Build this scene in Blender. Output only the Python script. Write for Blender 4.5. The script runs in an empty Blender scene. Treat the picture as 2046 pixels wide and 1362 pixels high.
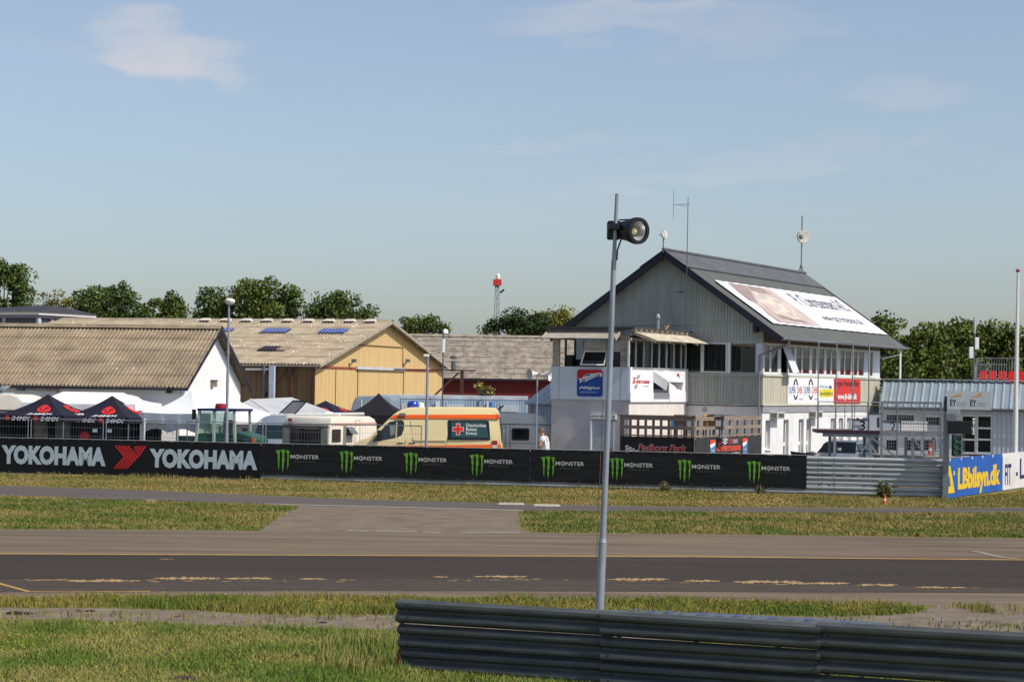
import bpy, bmesh, math, random
import numpy as np
from mathutils import Vector, Matrix

scene = bpy.context.scene
COL = scene.collection
R = math.radians
# ------------------------------------------------------------------ camera
F_PX, CX, CY, PW = 4300.0, 1023.0, 681.0, 2046.0
CAM_H, PITCH, ROLL = 3.5, 0.0207, 0.015
cam_d = bpy.data.cameras.new('camera')
cam = bpy.data.objects.new('camera', cam_d)
COL.objects.link(cam)
CAM_R = Matrix.Rotation(math.pi / 2 + PITCH, 4, 'X') @ Matrix.Rotation(ROLL, 4, 'Z')
CAM_P = Vector((0, 0, CAM_H))
cam.matrix_world = Matrix.Translation(CAM_P) @ CAM_R
cam_d.sensor_width = 36.0
cam_d.lens = 36.0 * F_PX / PW
cam_d.clip_start = 0.5
cam_d.clip_end = 6000
scene.camera = cam
# ------------------------------------------------------------------ light
SUN_AZ, SUN_EL = R(-31.0), R(48.0)          # azimuth from +X, counter-clockwise
sun_vec = Vector((math.cos(SUN_EL) * math.cos(SUN_AZ), math.cos(SUN_EL) * math.sin(SUN_AZ), math.sin(SUN_EL)))
sl = bpy.data.lights.new('sun', 'SUN')
sl.energy = 4.4
sl.angle = R(0.53)
sl.color = (1.0, 0.94, 0.84)
so = bpy.data.objects.new('sun', sl)
COL.objects.link(so)
so.rotation_euler = (-sun_vec).to_track_quat('-Z', 'Y').to_euler()
so.location = (60, -40, 80)
w = bpy.data.worlds.new('World')
scene.world = w
w.use_nodes = True
nt = w.node_tree
nt.nodes.clear()
N = nt.nodes.new
L = nt.links.new
sky = N('ShaderNodeTexSky')
sky.sky_type = 'NISHITA'
sky.sun_disc = False
sky.sun_elevation = SUN_EL
sky.sun_rotation = math.pi / 2 - SUN_AZ
sky.air_density = 0.9
sky.dust_density = 1.45
sky.ozone_density = 2.6
sky.altitude = 30
geo = N('ShaderNodeTexCoord')
mp = N('ShaderNodeMapping')
mp.inputs['Scale'].default_value = (1.6, 1.0, 5.5)
mp.inputs['Rotation'].default_value = (0, R(6), 0)
L(geo.outputs['Generated'], mp.inputs['Vector'])
nz = N('ShaderNodeTexNoise')
nz.inputs['Scale'].default_value = 3.4
nz.inputs['Detail'].default_value = 7
nz.inputs['Roughness'].default_value = 0.56
nz.inputs['Distortion'].default_value = 0.6
L(mp.outputs[0], nz.inputs['Vector'])
cr = N('ShaderNodeMapRange')
cr.interpolation_type = 'SMOOTHSTEP'
cr.inputs[1].default_value = 0.50
cr.inputs[2].default_value = 0.80
cr.inputs[3].default_value = 0.0
cr.inputs[4].default_value = 0.55
L(nz.outputs['Fac'], cr.inputs[0])


def sky_dir(px, py):
    return (CAM_R.to_3x3() @ Vector(((px - CX) / F_PX, (CY - py) / F_PX, -1))).normalized()


# thin streaks of cirrus: soft elongated patches, broken up by the noise
wn_ = N('ShaderNodeTexNoise')
wn_.inputs['Scale'].default_value = 16.0
wn_.inputs['Detail'].default_value = 5
L(mp.outputs[0], wn_.inputs['Vector'])
wv1 = N('ShaderNodeVectorMath'); wv1.operation = 'SUBTRACT'
L(wn_.outputs['Color'], wv1.inputs[0]); wv1.inputs[1].default_value = (.5, .5, .5)
wv2 = N('ShaderNodeVectorMath'); wv2.operation = 'MULTIPLY_ADD'
L(wv1.outputs[0], wv2.inputs[0]); wv2.inputs[1].default_value = (.06, .06, .035); L(geo.outputs['Generated'], wv2.inputs[2])
acc = None
for (px, py, sx, sy, tilt, amt) in ((330, 95, 150, 62, .25, 1.0), (420, 140, 70, 40, .3, .7), (1330, 38, 330, 42, -.02, 1.0),
                                    (1560, 70, 260, 36, -.14, .55), (1700, 165, 230, 40, .1, .45), (1500, 330, 360, 30, -.12, .42),
                                    (1180, 290, 260, 14, -.05, .3), (100, 95, 120, 26, .1, .2)):
    d0 = sky_dir(px, py)
    ex = (CAM_R.to_3x3() @ Vector((math.cos(tilt), -math.sin(tilt), 0))) * (F_PX / sx)
    ey = (CAM_R.to_3x3() @ Vector((math.sin(tilt), math.cos(tilt), 0))) * (F_PX / sy)
    sub = N('ShaderNodeVectorMath'); sub.operation = 'SUBTRACT'
    L(wv2.outputs[0], sub.inputs[0]); sub.inputs[1].default_value = d0
    da = N('ShaderNodeVectorMath'); da.operation = 'DOT_PRODUCT'
    L(sub.outputs[0], da.inputs[0]); da.inputs[1].default_value = ex
    db = N('ShaderNodeVectorMath'); db.operation = 'DOT_PRODUCT'
    L(sub.outputs[0], db.inputs[0]); db.inputs[1].default_value = ey
    a2 = N('ShaderNodeMath'); a2.operation = 'MULTIPLY'; L(da.outputs['Value'], a2.inputs[0]); L(da.outputs['Value'], a2.inputs[1])
    b2 = N('ShaderNodeMath'); b2.operation = 'MULTIPLY_ADD'; L(db.outputs['Value'], b2.inputs[0]); L(db.outputs['Value'], b2.inputs[1]); L(a2.outputs[0], b2.inputs[2])
    mr = N('ShaderNodeMapRange'); mr.interpolation_type = 'SMOOTHSTEP'
    L(b2.outputs[0], mr.inputs[0])
    mr.inputs[1].default_value = 1.5; mr.inputs[2].default_value = 0.0
    mr.inputs[3].default_value = 0.0; mr.inputs[4].default_value = amt
    if acc is None:
        acc = mr.outputs[0]
    else:
        mx = N('ShaderNodeMath'); mx.operation = 'MAXIMUM'
        L(acc, mx.inputs[0]); L(mr.outputs[0], mx.inputs[1]); acc = mx.outputs[0]
nzm = N('ShaderNodeMapRange')
nzm.inputs[1].default_value = 0.38; nzm.inputs[2].default_value = 0.66
nzm.inputs[3].default_value = 0.0; nzm.inputs[4].default_value = 0.72
L(nz.outputs['Fac'], nzm.inputs[0])
mu = N('ShaderNodeMath'); mu.operation = 'MULTIPLY'
L(acc, mu.inputs[0]); L(nzm.outputs[0], mu.inputs[1])
ms = N('ShaderNodeMath'); ms.operation = 'MULTIPLY'
L(cr.outputs[0], ms.inputs[0]); ms.inputs[1].default_value = 0.12
ad = N('ShaderNodeMath'); ad.operation = 'ADD'; ad.use_clamp = True
L(mu.outputs[0], ad.inputs[0]); L(ms.outputs[0], ad.inputs[1])
hs = N('ShaderNodeHueSaturation')
hs.inputs['Saturation'].default_value = 0.82
hs.inputs['Value'].default_value = 1.0
L(sky.outputs[0], hs.inputs['Color'])
mixc = N('ShaderNodeMixRGB')
L(ad.outputs[0], mixc.inputs[0])
L(hs.outputs[0], mixc.inputs[1])
mixc.inputs[2].default_value = (5.2, 5.0, 5.2, 1)
bg = N('ShaderNodeBackground')
bg.inputs['Strength'].default_value = 0.13
L(mixc.outputs[0], bg.inputs['Color'])
wo = N('ShaderNodeOutputWorld')
L(bg.outputs[0], wo.inputs['Surface'])
vs = scene.view_settings
vs.view_transform = 'Standard'
vs.look = 'None'
vs.exposure = 0.0
vs.gamma = 1.0
vs.use_curve_mapping = False
random.seed(7)
rng = np.random.default_rng(7)

# ------------------------------------------------------------------ measuring
ZO = dict(A=(0, 760, 6.811), B=(240, 760, 6.81), C=(500, 780, 7.169), D=(680, 780, 6.2), E=(1000, 700, 5.238), F=(1220, 720, 6.19),
          G=(1500, 660, 5.043), H=(1600, 780, 4.587), I=(0, 940, 2.923), J=(680, 960, 2.842), K=(1380, 960, 3.072), L=(1400, 540, 4.871),
          M=(0, 500, 5.115), N=(380, 540, 4.871), O=(760, 540, 4.871), P=(1740, 520, 3.405), Q=(1500, 660, 8.51), R=(1700, 660, 8.515),
          S=(1360, 640, 7.167), T=(1090, 640, 6.81), U=(1240, 640, 6.4875), V=(1590, 520, 6.81), W=(1180, 370, 4.393), X=(1100, 480, 2.8417),
          Y=(760, 1150, 1.591), _=(0, 0, 1.0))


def zp(k, x, y):
    a = ZO[k]
    return (a[0] + x / a[2], a[1] + y / a[2])


def ray(px, py):
    return CAM_R.to_3x3() @ Vector(((px - CX) / F_PX, (CY - py) / F_PX, -1))


def at(px, py, d):
    r = ray(px, py)
    return CAM_P + r * (d / r.y)


def gnd(px, py, z=0.0):
    r = ray(px, py)
    return CAM_P + r * ((z - CAM_H) / r.z)


# ------------------------------------------------------------------ materials
def lin(c):
    out = []
    for v in c[:3]:
        v = v / 255.0
        out.append(v / 12.92 if v <= 0.04045 else ((v + 0.055) / 1.055) ** 2.4)
    return tuple(out) + (1.0,)


MATS = {}


def mat(name, c, rough=0.7, metal=0.0, var=0.12, scale=3.0, bump=0.0, bscale=40.0, spec=0.4, stretch=(1, 1, 1), c2=None, lo=0.35, hi=0.65,
        spots=None, detail=6, coat=0.0, attr=None):
    """principled material with noise-driven colour variation, optional second colour, spots and fine relief"""
    if name in MATS:
        return MATS[name]
    m = bpy.data.materials.new(name)
    m.use_nodes = True
    t = m.node_tree
    b = t.nodes['Principled BSDF']
    b.inputs['Roughness'].default_value = rough
    b.inputs['Metallic'].default_value = metal
    b.inputs['Specular IOR Level'].default_value = spec
    if coat:
        b.inputs['Coat Weight'].default_value = coat
        b.inputs['Coat Roughness'].default_value = 0.08
    base = lin(c)
    other = lin(c2) if c2 else tuple(min(1, v * (1 - 2 * var)) for v in base[:3]) + (1,)
    tc = t.nodes.new('ShaderNodeTexCoord')
    mp = t.nodes.new('ShaderNodeMapping')
    mp.inputs['Scale'].default_value = stretch
    t.links.new(tc.outputs['Object'], mp.inputs['Vector'])
    n = t.nodes.new('ShaderNodeTexNoise')
    n.inputs['Scale'].default_value = scale
    n.inputs['Detail'].default_value = detail
    n.inputs['Roughness'].default_value = 0.62
    t.links.new(mp.outputs[0], n.inputs['Vector'])
    rp = t.nodes.new('ShaderNodeMapRange')
    rp.inputs[1].default_value = lo
    rp.inputs[2].default_value = hi
    t.links.new(n.outputs['Fac'], rp.inputs[0])
    mx = t.nodes.new('ShaderNodeMixRGB')
    t.links.new(rp.outputs[0], mx.inputs[0])
    mx.inputs[1].default_value = base
    mx.inputs[2].default_value = other
    out = mx.outputs[0]
    if attr:
        at_ = t.nodes.new('ShaderNodeAttribute')
        at_.attribute_name = 'rnd'
        m3 = t.nodes.new('ShaderNodeMixRGB')
        m3.blend_type = 'MIX'
        t.links.new(at_.outputs['Fac'], m3.inputs[0])
        t.links.new(out, m3.inputs[1])
        m3.inputs[2].default_value = lin(attr)
        out = m3.outputs[0]
    if spots:
        sc, sz, scol = spots
        vn = t.nodes.new('ShaderNodeTexNoise')
        vn.inputs['Scale'].default_value = sc
        vn.inputs['Detail'].default_value = 3
        t.links.new(tc.outputs['Object'], vn.inputs['Vector'])
        vr = t.nodes.new('ShaderNodeMapRange')
        vr.inputs[1].default_value = sz
        vr.inputs[2].default_value = sz + 0.04
        t.links.new(vn.outputs['Fac'], vr.inputs[0])
        m2 = t.nodes.new('ShaderNodeMixRGB')
        t.links.new(vr.outputs[0], m2.inputs[0])
        t.links.new(out, m2.inputs[1])
        m2.inputs[2].default_value = lin(scol)
        out = m2.outputs[0]
    t.links.new(out, b.inputs['Base Color'])
    if bump:
        bn = t.nodes.new('ShaderNodeTexNoise')
        bn.inputs['Scale'].default_value = bscale
        bn.inputs['Detail'].default_value = 5
        t.links.new(mp.outputs[0], bn.inputs['Vector'])
        bp = t.nodes.new('ShaderNodeBump')
        bp.inputs['Strength'].default_value = bump
        bp.inputs['Distance'].default_value = 0.05
        t.links.new(bn.outputs['Fac'], bp.inputs['Height'])
        t.links.new(bp.outputs[0], b.inputs['Normal'])
    MATS[name] = m
    return m


def glassm(name, c, rough=0.03, spec=0.6):
    return mat(name, c, rough=rough, var=0.2, scale=1.5, spec=spec)


# ------------------------------------------------------------------ mesh building
class MB:
    def __init__(s):
        s.v = []
        s.f = []

    def add(s, vs, fs):
        k = len(s.v)
        s.v += [tuple(p) for p in vs]
        s.f += [tuple(i + k for i in q) for q in fs]
        return s

    def box(s, x0, x1, y0, y1, z0, z1):
        return s.add([(x0, y0, z0), (x1, y0, z0), (x1, y1, z0), (x0, y1, z0), (x0, y0, z1), (x1, y0, z1), (x1, y1, z1), (x0, y1, z1)],
                     [(0, 3, 2, 1), (4, 5, 6, 7), (0, 1, 5, 4), (1, 2, 6, 5), (2, 3, 7, 6), (3, 0, 4, 7)])

    def prism(s, poly, ax, a, b):
        n = len(poly)
        if ax == 'y':
            g = lambda p, t: (p[0], t, p[1])
        elif ax == 'x':
            g = lambda p, t: (t, p[0], p[1])
        else:
            g = lambda p, t: (p[0], p[1], t)
        return s.add([g(p, a) for p in poly] + [g(p, b) for p in poly],
                     [tuple(range(n)), tuple(range(2 * n - 1, n - 1, -1))] + [(i, (i + 1) % n, n + (i + 1) % n, n + i) for i in range(n)])

    def bar(s, p0, p1, wd, ht=None, up=(0, 0, 1)):
        ht = ht or wd
        p0, p1 = Vector(p0), Vector(p1)
        d = (p1 - p0).normalized()
        u = Vector(up)
        if abs(d.dot(u)) > 0.98:
            u = Vector((1, 0, 0))
        a = d.cross(u).normalized() * wd / 2
        b = a.cross(d).normalized() * ht / 2
        vs = [p + sa * a + sb * b for p in (p0, p1) for sa, sb in ((-1, -1), (1, -1), (1, 1), (-1, 1))]
        return s.add(vs, [(0, 1, 2, 3), (7, 6, 5, 4), (0, 4, 5, 1), (1, 5, 6, 2), (2, 6, 7, 3), (3, 7, 4, 0)])

    def tube(s, pts, r, n=8, r1=None, caps=True):
        pts = [Vector(p) for p in pts]
        k = len(pts)
        base = len(s.v)
        pa = None
        for i, p in enumerate(pts):
            d = (pts[min(i + 1, k - 1)] - pts[max(i - 1, 0)]).normalized()
            if pa is None:
                u = Vector((0, 0, 1)) if abs(d.z) < 0.9 else Vector((1, 0, 0))
                a = d.cross(u).normalized()
            else:
                a = (pa - d * pa.dot(d)).normalized()
            pa = a
            b = d.cross(a)
            rr = r if r1 is None else r + (r1 - r) * i / max(1, k - 1)
            if isinstance(r, (list, tuple)):
                rr = r[i]
            for j in range(n):
                q = 2 * math.pi * j / n
                s.v.append(tuple(p + a * math.cos(q) * rr + b * math.sin(q) * rr))
        for i in range(k - 1):
            for j in range(n):
                s.f.append((base + i * n + j, base + i * n + (j + 1) % n, base + (i + 1) * n + (j + 1) % n, base + (i + 1) * n + j))
        if caps:
            s.f.append(tuple(base + j for j in range(n))[::-1])
            s.f.append(tuple(base + (k - 1) * n + j for j in range(n)))
        return s

    def lathe(s, prof, c, d, n=16):
        """profile of (r, t): ring of radius r at c + d * t"""
        d = Vector(d).normalized()
        c = Vector(c)
        u = Vector((0, 0, 1)) if abs(d.z) < 0.9 else Vector((1, 0, 0))
        a = d.cross(u).normalized()
        b = d.cross(a)
        base = len(s.v)
        for r, t in prof:
            for j in range(n):
                q = 2 * math.pi * j / n
                s.v.append(tuple(c + d * t + (a * math.cos(q) + b * math.sin(q)) * max(r, 1e-4)))
        for i in range(len(prof) - 1):
            for j in range(n):
                s.f.append((base + i * n + j, base + i * n + (j + 1) % n, base + (i + 1) * n + (j + 1) % n, base + (i + 1) * n + j))
        return s

    def grid(s, fn, nu, nv):
        base = len(s.v)
        for i in range(nu + 1):
            for j in range(nv + 1):
                s.v.append(tuple(fn(i / nu, j / nv)))
        for i in range(nu):
            for j in range(nv):
                a = base + i * (nv + 1) + j
                s.f.append((a, a + nv + 1, a + nv + 2, a + 1))
        return s

    def poly(s, pts):
        return s.add(pts, [tuple(range(len(pts)))])

    def build(s, name, m, parent=None, smooth=False, bevel=0.0, fix=True, seg=1, kind=None):
        me = bpy.data.meshes.new(name)
        me.from_pydata(s.v, [], s.f)
        if fix or bevel:
            bm = bmesh.new()
            bm.from_mesh(me)
            if bevel:
                bmesh.ops.remove_doubles(bm, verts=bm.verts, dist=1e-4)
            if fix:
                bmesh.ops.recalc_face_normals(bm, faces=bm.faces)
            if bevel:
                ed = [e for e in bm.edges if len(e.link_faces) == 2 and e.calc_face_angle(0) > 0.5]
                bmesh.ops.bevel(bm, geom=ed, offset=bevel, segments=seg, affect='EDGES', profile=0.5, clamp_overlap=True)
            bm.to_mesh(me)
            bm.free()
        if smooth:
            me.polygons.foreach_set('use_smooth', [True] * len(me.polygons))
            try:
                me.set_sharp_from_angle(angle=R(38))
            except Exception:
                pass
        o = bpy.data.objects.new(name, me)
        COL.objects.link(o)
        if m is not None:
            me.materials.append(m)
        if parent is not None:
            o.parent = parent.o if isinstance(parent, Thing) else parent
        if kind:
            o['kind'] = kind
        return o


def _split(s, name, m, parent=None, **kw):
    par = list(range(len(s.v)))

    def find(i):
        while par[i] != i:
            par[i] = par[par[i]]
            i = par[i]
        return i
    for f in s.f:
        for i in f[1:]:
            par[find(i)] = find(f[0])
    gr = {}
    for f in s.f:
        gr.setdefault(find(f[0]), []).append(f)
    for fs in gr.values():
        ix = sorted({i for f in fs for i in f})
        mp_ = {i: k for k, i in enumerate(ix)}
        q = MB()
        q.v = [s.v[i] for i in ix]
        q.f = [tuple(mp_[i] for i in f) for f in fs]
        q.build(name, m, parent, **kw)


MB.split = _split      # each separate piece becomes a part of its own


class Thing:
    def __init__(s, name, label, cat, loc=(0, 0, 0), yaw=0.0, group=None, tilt=0.0, lean=0.0, ground=True):
        s.o = bpy.data.objects.new(name, None)
        COL.objects.link(s.o)
        s.o.empty_display_size = 0.2
        s.o.location = loc
        s.o.rotation_euler = (lean, tilt, yaw)
        s.o['label'] = label
        s.o['category'] = cat
        if group:
            s.o['group'] = group
        s.m = Matrix.Translation(Vector(loc)) @ s.o.rotation_euler.to_matrix().to_4x4()
        s.i = s.m.inverted()

    def plane(s, px, py, p0, n):
        c = s.i @ CAM_P
        d = s.i.to_3x3() @ ray(px, py)
        n = Vector(n)
        return c + d * ((Vector(p0) - c).dot(n) / d.dot(n))

    def h(s, k, x, y, ax, val):
        px, py = zp(k, x, y)
        p0 = [0, 0, 0]
        n = [0, 0, 0]
        i = 'xyz'.index(ax)
        p0[i] = val
        n[i] = 1
        return s.plane(px, py, p0, n)


def tagm(o, label, cat, group=None):
    o['label'] = label
    o['category'] = cat
    if group:
        o['group'] = group
    return o


def structure(o):
    o['kind'] = 'structure'
    return o


def clone(t, loc, yaw, label, group=None):
    """a copy of a thing with copies of its parts and sub-parts"""
    n = Thing(t.o.name.split('.')[0], label, t.o['category'], loc, yaw, group)

    def rec(src, par):
        for ch in src.children:
            c = ch.copy()
            COL.objects.link(c)
            c.parent = par
            rec(ch, c)
    rec(t.o, n.o)
    return n


_tc = {}


def text_mesh(s, bold=0.0, shear=0.0, spacing=1.0, extrude=0.0):
    key = (s, bold, shear, spacing)
    if key in _tc:
        return _tc[key]
    cu = bpy.data.curves.new('lettering', 'FONT')
    cu.body = s
    cu.offset = bold
    cu.shear = shear
    cu.space_character = spacing
    cu.resolution_u = 3
    o = bpy.data.objects.new('lettering', cu)
    COL.objects.link(o)
    dg = bpy.context.evaluated_depsgraph_get()
    dg.update()
    me = bpy.data.meshes.new_from_object(o.evaluated_get(dg))
    co = np.empty(len(me.vertices) * 3)
    me.vertices.foreach_get('co', co)
    co = co.reshape(-1, 3)
    fs = [tuple(p.vertices) for p in me.polygons]
    bpy.data.objects.remove(o)
    bpy.data.meshes.remove(me)
    bpy.data.curves.remove(cu)
    _tc[key] = (co, fs)
    return _tc[key]


def letters(name, s, m, parent, o0, eu, ev, w_, h_, bold=0.0, shear=0.0, spacing=1.0):
    """lettering whose box is fitted to w_ x h_ from corner o0 along eu (reading) and ev (up)"""
    co, fs = text_mesh(s, bold, shear, spacing)
    mn, mxx = co.min(0), co.max(0)
    q = (co - mn) / np.maximum(mxx - mn, 1e-6)
    o0, eu, ev = np.array(o0), np.array(eu), np.array(ev)
    P = o0 + q[:, :1] * w_ * eu + q[:, 1:2] * h_ * ev
    b = MB()
    b.v = [tuple(p) for p in P]
    b.f = fs
    return b.build(name, m, parent, fix=False)


def letters_px(name, s, m, T, k, x0, y0, x1, y1, ax, val, **kw):
    """lettering on a wall of T: box measured in the photograph"""
    a = T.h(k, x0, (y0 + y1) / 2, ax, val)
    b = T.h(k, x1, (y0 + y1) / 2, ax, val)
    c = T.h(k, (x0 + x1) / 2, y0, ax, val).z
    d = T.h(k, (x0 + x1) / 2, y1, ax, val).z
    eu = (1, 0, 0) if ax == 'y' else (0, 1, 0)
    w_ = abs(b.x - a.x) if ax == 'y' else abs(b.y - a.y)
    par = kw.pop('parent', T)
    return letters(name, s, m, par, (a.x, a.y, d), eu, (0, 0, 1), w_, c - d, **kw)


def shape_px(name, pts, m, T, k, ax, val, thick=0.004, parent=None):
    """flat piece on a wall of T, outline measured in the photograph"""
    b = MB()
    if ax == 'y':
        q = [T.h(k, x, y, ax, val) for x, y in pts]
        b.prism([(p.x, p.z) for p in q], 'y', val, val + thick)
    else:
        q = [T.h(k, x, y, ax, val) for x, y in pts]
        b.prism([(p.y, p.z) for p in q], 'x', val, val - thick)
    return b.build(name, m, parent or T)


def holes_wall(b, f3, h0, h1, v0, v1, holes, depth):
    """wall face with real openings: f3(h, v, d) gives the point d behind the face"""
    hs_ = sorted({h0, h1, *[x for q in holes for x in q[:2]]})
    vs_ = sorted({v0, v1, *[x for q in holes for x in q[2:]]})
    for i in range(len(hs_) - 1):
        for j in range(len(vs_) - 1):
            ch, cv = (hs_[i] + hs_[i + 1]) / 2, (vs_[j] + vs_[j + 1]) / 2
            if any(q[0] < ch < q[1] and q[2] < cv < q[3] for q in holes):
                continue
            b.poly([f3(hs_[i], vs_[j], 0), f3(hs_[i + 1], vs_[j], 0), f3(hs_[i + 1], vs_[j + 1], 0), f3(hs_[i], vs_[j + 1], 0)])
    for a, c, d, e in holes:
        r = [(a, d), (c, d), (c, e), (a, e)]
        for q in range(4):
            p, s = r[q], r[(q + 1) % 4]
            b.poly([f3(p[0], p[1], 0), f3(s[0], s[1], 0), f3(s[0], s[1], depth), f3(p[0], p[1], depth)])


# common materials
WHITE = mat('white_paint', (226, 226, 222), 0.55, var=0.04)
GALV = mat('galvanised_steel', (150, 156, 162), 0.45, 0.55, var=0.14, scale=6, bump=0.05)
STEEL = mat('dull_steel', (128, 133, 138), 0.5, 0.4, var=0.15, scale=8)
DARKM = mat('dark_metal', (38, 38, 44), 0.5, var=0.1)
BLACK = mat('black_plastic', (20, 20, 24), 0.45, var=0.1)
GLASS = glassm('window_glass', (28, 34, 36), 0.02, 0.8)
GLASS_T = glassm('tinted_glass', (26, 40, 44), 0.03, 0.6)
PRINT_W = mat('print_white', (222, 222, 224), 0.6, var=0.03)
PRINT_K = mat('print_black', (24, 24, 28), 0.6, var=0.05)
PRINT_R = mat('print_red', (196, 36, 40), 0.6, var=0.06)
PRINT_B = mat('print_blue', (24, 72, 150), 0.6, var=0.06)
PRINT_G = mat('print_grey', (120, 124, 130), 0.6, var=0.05)
RUBBER = mat('rubber', (24, 24, 25), 0.85, var=0.1)
# ================================================================== the ground
M_SOIL = mat('grass_ground', (112, 108, 60), 0.95, scale=0.45, c2=(84, 88, 44), var=.2, bump=0.6, bscale=6, spots=(7.0, .56, (146, 128, 84)), spec=.1)
M_ASPH = mat('worn_asphalt', (124, 110, 95), 0.95, scale=.8, stretch=(.2, 1.6, 1), c2=(98, 87, 76), bump=0.25, bscale=120, spec=.08)
M_APRON = mat('apron_asphalt', (126, 114, 100), 0.95, scale=1.2, c2=(108, 97, 86), bump=0.35, bscale=40, spec=.08, spots=(9, .66, (84, 78, 72)))
M_TRACK = mat('dark_racing_line', (58, 53, 49), 0.92, scale=.7, stretch=(.12, 2.0, 1), c2=(68, 62, 57), bump=0.2, bscale=150, spec=.1, spots=(16, .735, (120, 112, 104)))
M_TRACK2 = mat('scrubbed_asphalt', (82, 74, 67), 0.92, scale=3, stretch=(.2, 2.0, 1), c2=(64, 58, 54), bump=0.4, bscale=60, spec=.1, spots=(22, .6, (104, 98, 92)))
M_PIT = mat('pit_road_asphalt', (100, 94, 90), 0.92, scale=.6, stretch=(.15, 1.5, 1), c2=(84, 79, 77), bump=0.2, bscale=90, spec=.12)
M_GRAV = mat('gravel', (146, 134, 118), 0.95, scale=2.2, c2=(116, 104, 90), bump=0.9, bscale=55, spec=.1, spots=(30, .62, (182, 172, 156)))
M_YLINE = mat('yellow_line_paint', (196, 150, 66), 0.8, scale=9, stretch=(.3, 3, 1), c2=(128, 110, 78), lo=.45, hi=.62)
M_YWORN = mat('worn_yellow_paint', (182, 148, 96), 0.9, scale=5, stretch=(.5, 3, 1), c2=(110, 94, 74), lo=.42, hi=.62)
M_WLINE = mat('white_line_paint', (196, 192, 184), 0.8, scale=6, c2=(150, 146, 140), lo=.5, hi=.7)
M_PADDOCK = mat('paddock_tarmac', (132, 128, 122), 0.9, scale=.6, c2=(112, 108, 104), bump=.2, bscale=30)
M_CONC = mat('concrete_kerb', (176, 168, 156), 0.9, scale=4, c2=(146, 138, 126))


def sheet(name, pts, z, m):
    b = MB()
    b.poly([(p.x, p.y, z) for p in pts])
    return structure(b.build(name, m, fix=False))


def gp(*pp):
    return [gnd(*q) for q in pp]


b = MB()
b.poly([(-900, -60, 0), (900, -60, 0), (900, 1800, 0), (-900, 1800, 0)])
structure(b.build('ground', M_SOIL, fix=False))

# main asphalt: from the near grass strip up to the two grass islands, with the apron between them
NEAR_L = [(-1400, 1212), (-300, 1201), (0, 1198), (240, 1192), (700, 1193), (1030, 1197), (1400, 1200), (1650, 1203), (1770, 1207), (1900, 1210), (2046, 1213), (2500, 1222), (3400, 1240)]
FAR_L = [(-1400, 1046), (-300, 1055), (0, 1057), (260, 1058), (520, 1060)]
FAR_R = [(1064, 1064), (1400, 1067), (1720, 1071), (2046, 1075), (2500, 1080), (3400, 1090)]
sheet('track_asphalt', gp(*NEAR_L) + gp(*(FAR_R[::-1] + FAR_L[::-1])), 0.004, M_ASPH)
PIT_F = [(-1400, 935), (-300, 961), (0, 970), (291, 980), (500, 989), (700, 997), (997, 1005), (1200, 1010), (1400, 1013), (1738, 1015), (2046, 1014), (2500, 1012), (3400, 1005)]
PIT_N = [(-1400, 962), (-300, 983), (0, 990), (291, 1000), (500, 1005.5), (680, 1010), (1045, 1020), (1400, 1022.5), (1738, 1024), (2046, 1024), (2500, 1024), (3400, 1018)]
sheet('apron', gp((520, 1060.5), (590, 1009), (700, 1011), (1045, 1020), (1042, 1024), (1038, 1037), (1039, 1057), (1064, 1064.5), (1064, 1068), (520, 1064)), 0.003, M_APRON)
sheet('pit_road', gp(*PIT_N) + gp(*PIT_F[::-1]), 0.008, M_PIT)
# dark strip of the racing line and the scrubbed near side of it
YL = [(-1400, 1095), (-300, 1105), (0, 1107.5), (700, 1110.5), (1400, 1113.5), (2046, 1119.5), (2500, 1123), (3400, 1131)]
TN = [(-1400, 1205), (-300, 1186), (58, 1182), (300, 1181), (700, 1180), (1400, 1182), (2046, 1185), (2500, 1187), (3400, 1193)]
TM = [(-1400, 1162), (-300, 1157), (0, 1157), (300, 1158), (700, 1157), (1030, 1155), (1400, 1161), (2046, 1176), (2500, 1178), (3400, 1184)]
sheet('racing_line', gp(*TM) + gp(*YL[::-1]), 0.008, M_TRACK)
sheet('racing_line_edge', gp(*TN) + gp(*[(x, y + .02) for x, y in TM[::-1]]), 0.0079, M_TRACK2)


def stripe(name, pts, wd, z, m):
    P = [gnd(*q) for q in pts]
    b = MB()
    for i in range(len(P) - 1):
        d = (P[i + 1] - P[i]).normalized()
        n = Vector((-d.y, d.x, 0)) * wd / 2
        b.poly([P[i] - n + Vector((0, 0, z)), P[i + 1] - n + Vector((0, 0, z)), P[i + 1] + n + Vector((0, 0, z)), P[i] + n + Vector((0, 0, z))])
    return structure(b.build(name, m, fix=False))


stripe('yellow_edge_line', [(x, y - .7) for x, y in YL], 0.17, 0.012, M_YLINE)
stripe('yellow_edge_line', [(-400, 1060 + 45), (-60, 1151), (0, 1166.5), (58, 1182.5), (130, 1183), (300, 1181.5)], 0.09, 0.0125, M_YLINE)
stripe('white_edge_line', [(530, 1006.5), (600, 1008.5), (680, 1010.3), (1045, 1019.6)], 0.16, 0.013, M_WLINE)
stripe('white_edge_line', [(40, 993), (180, 997)], 0.12, 0.013, M_WLINE)
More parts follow.
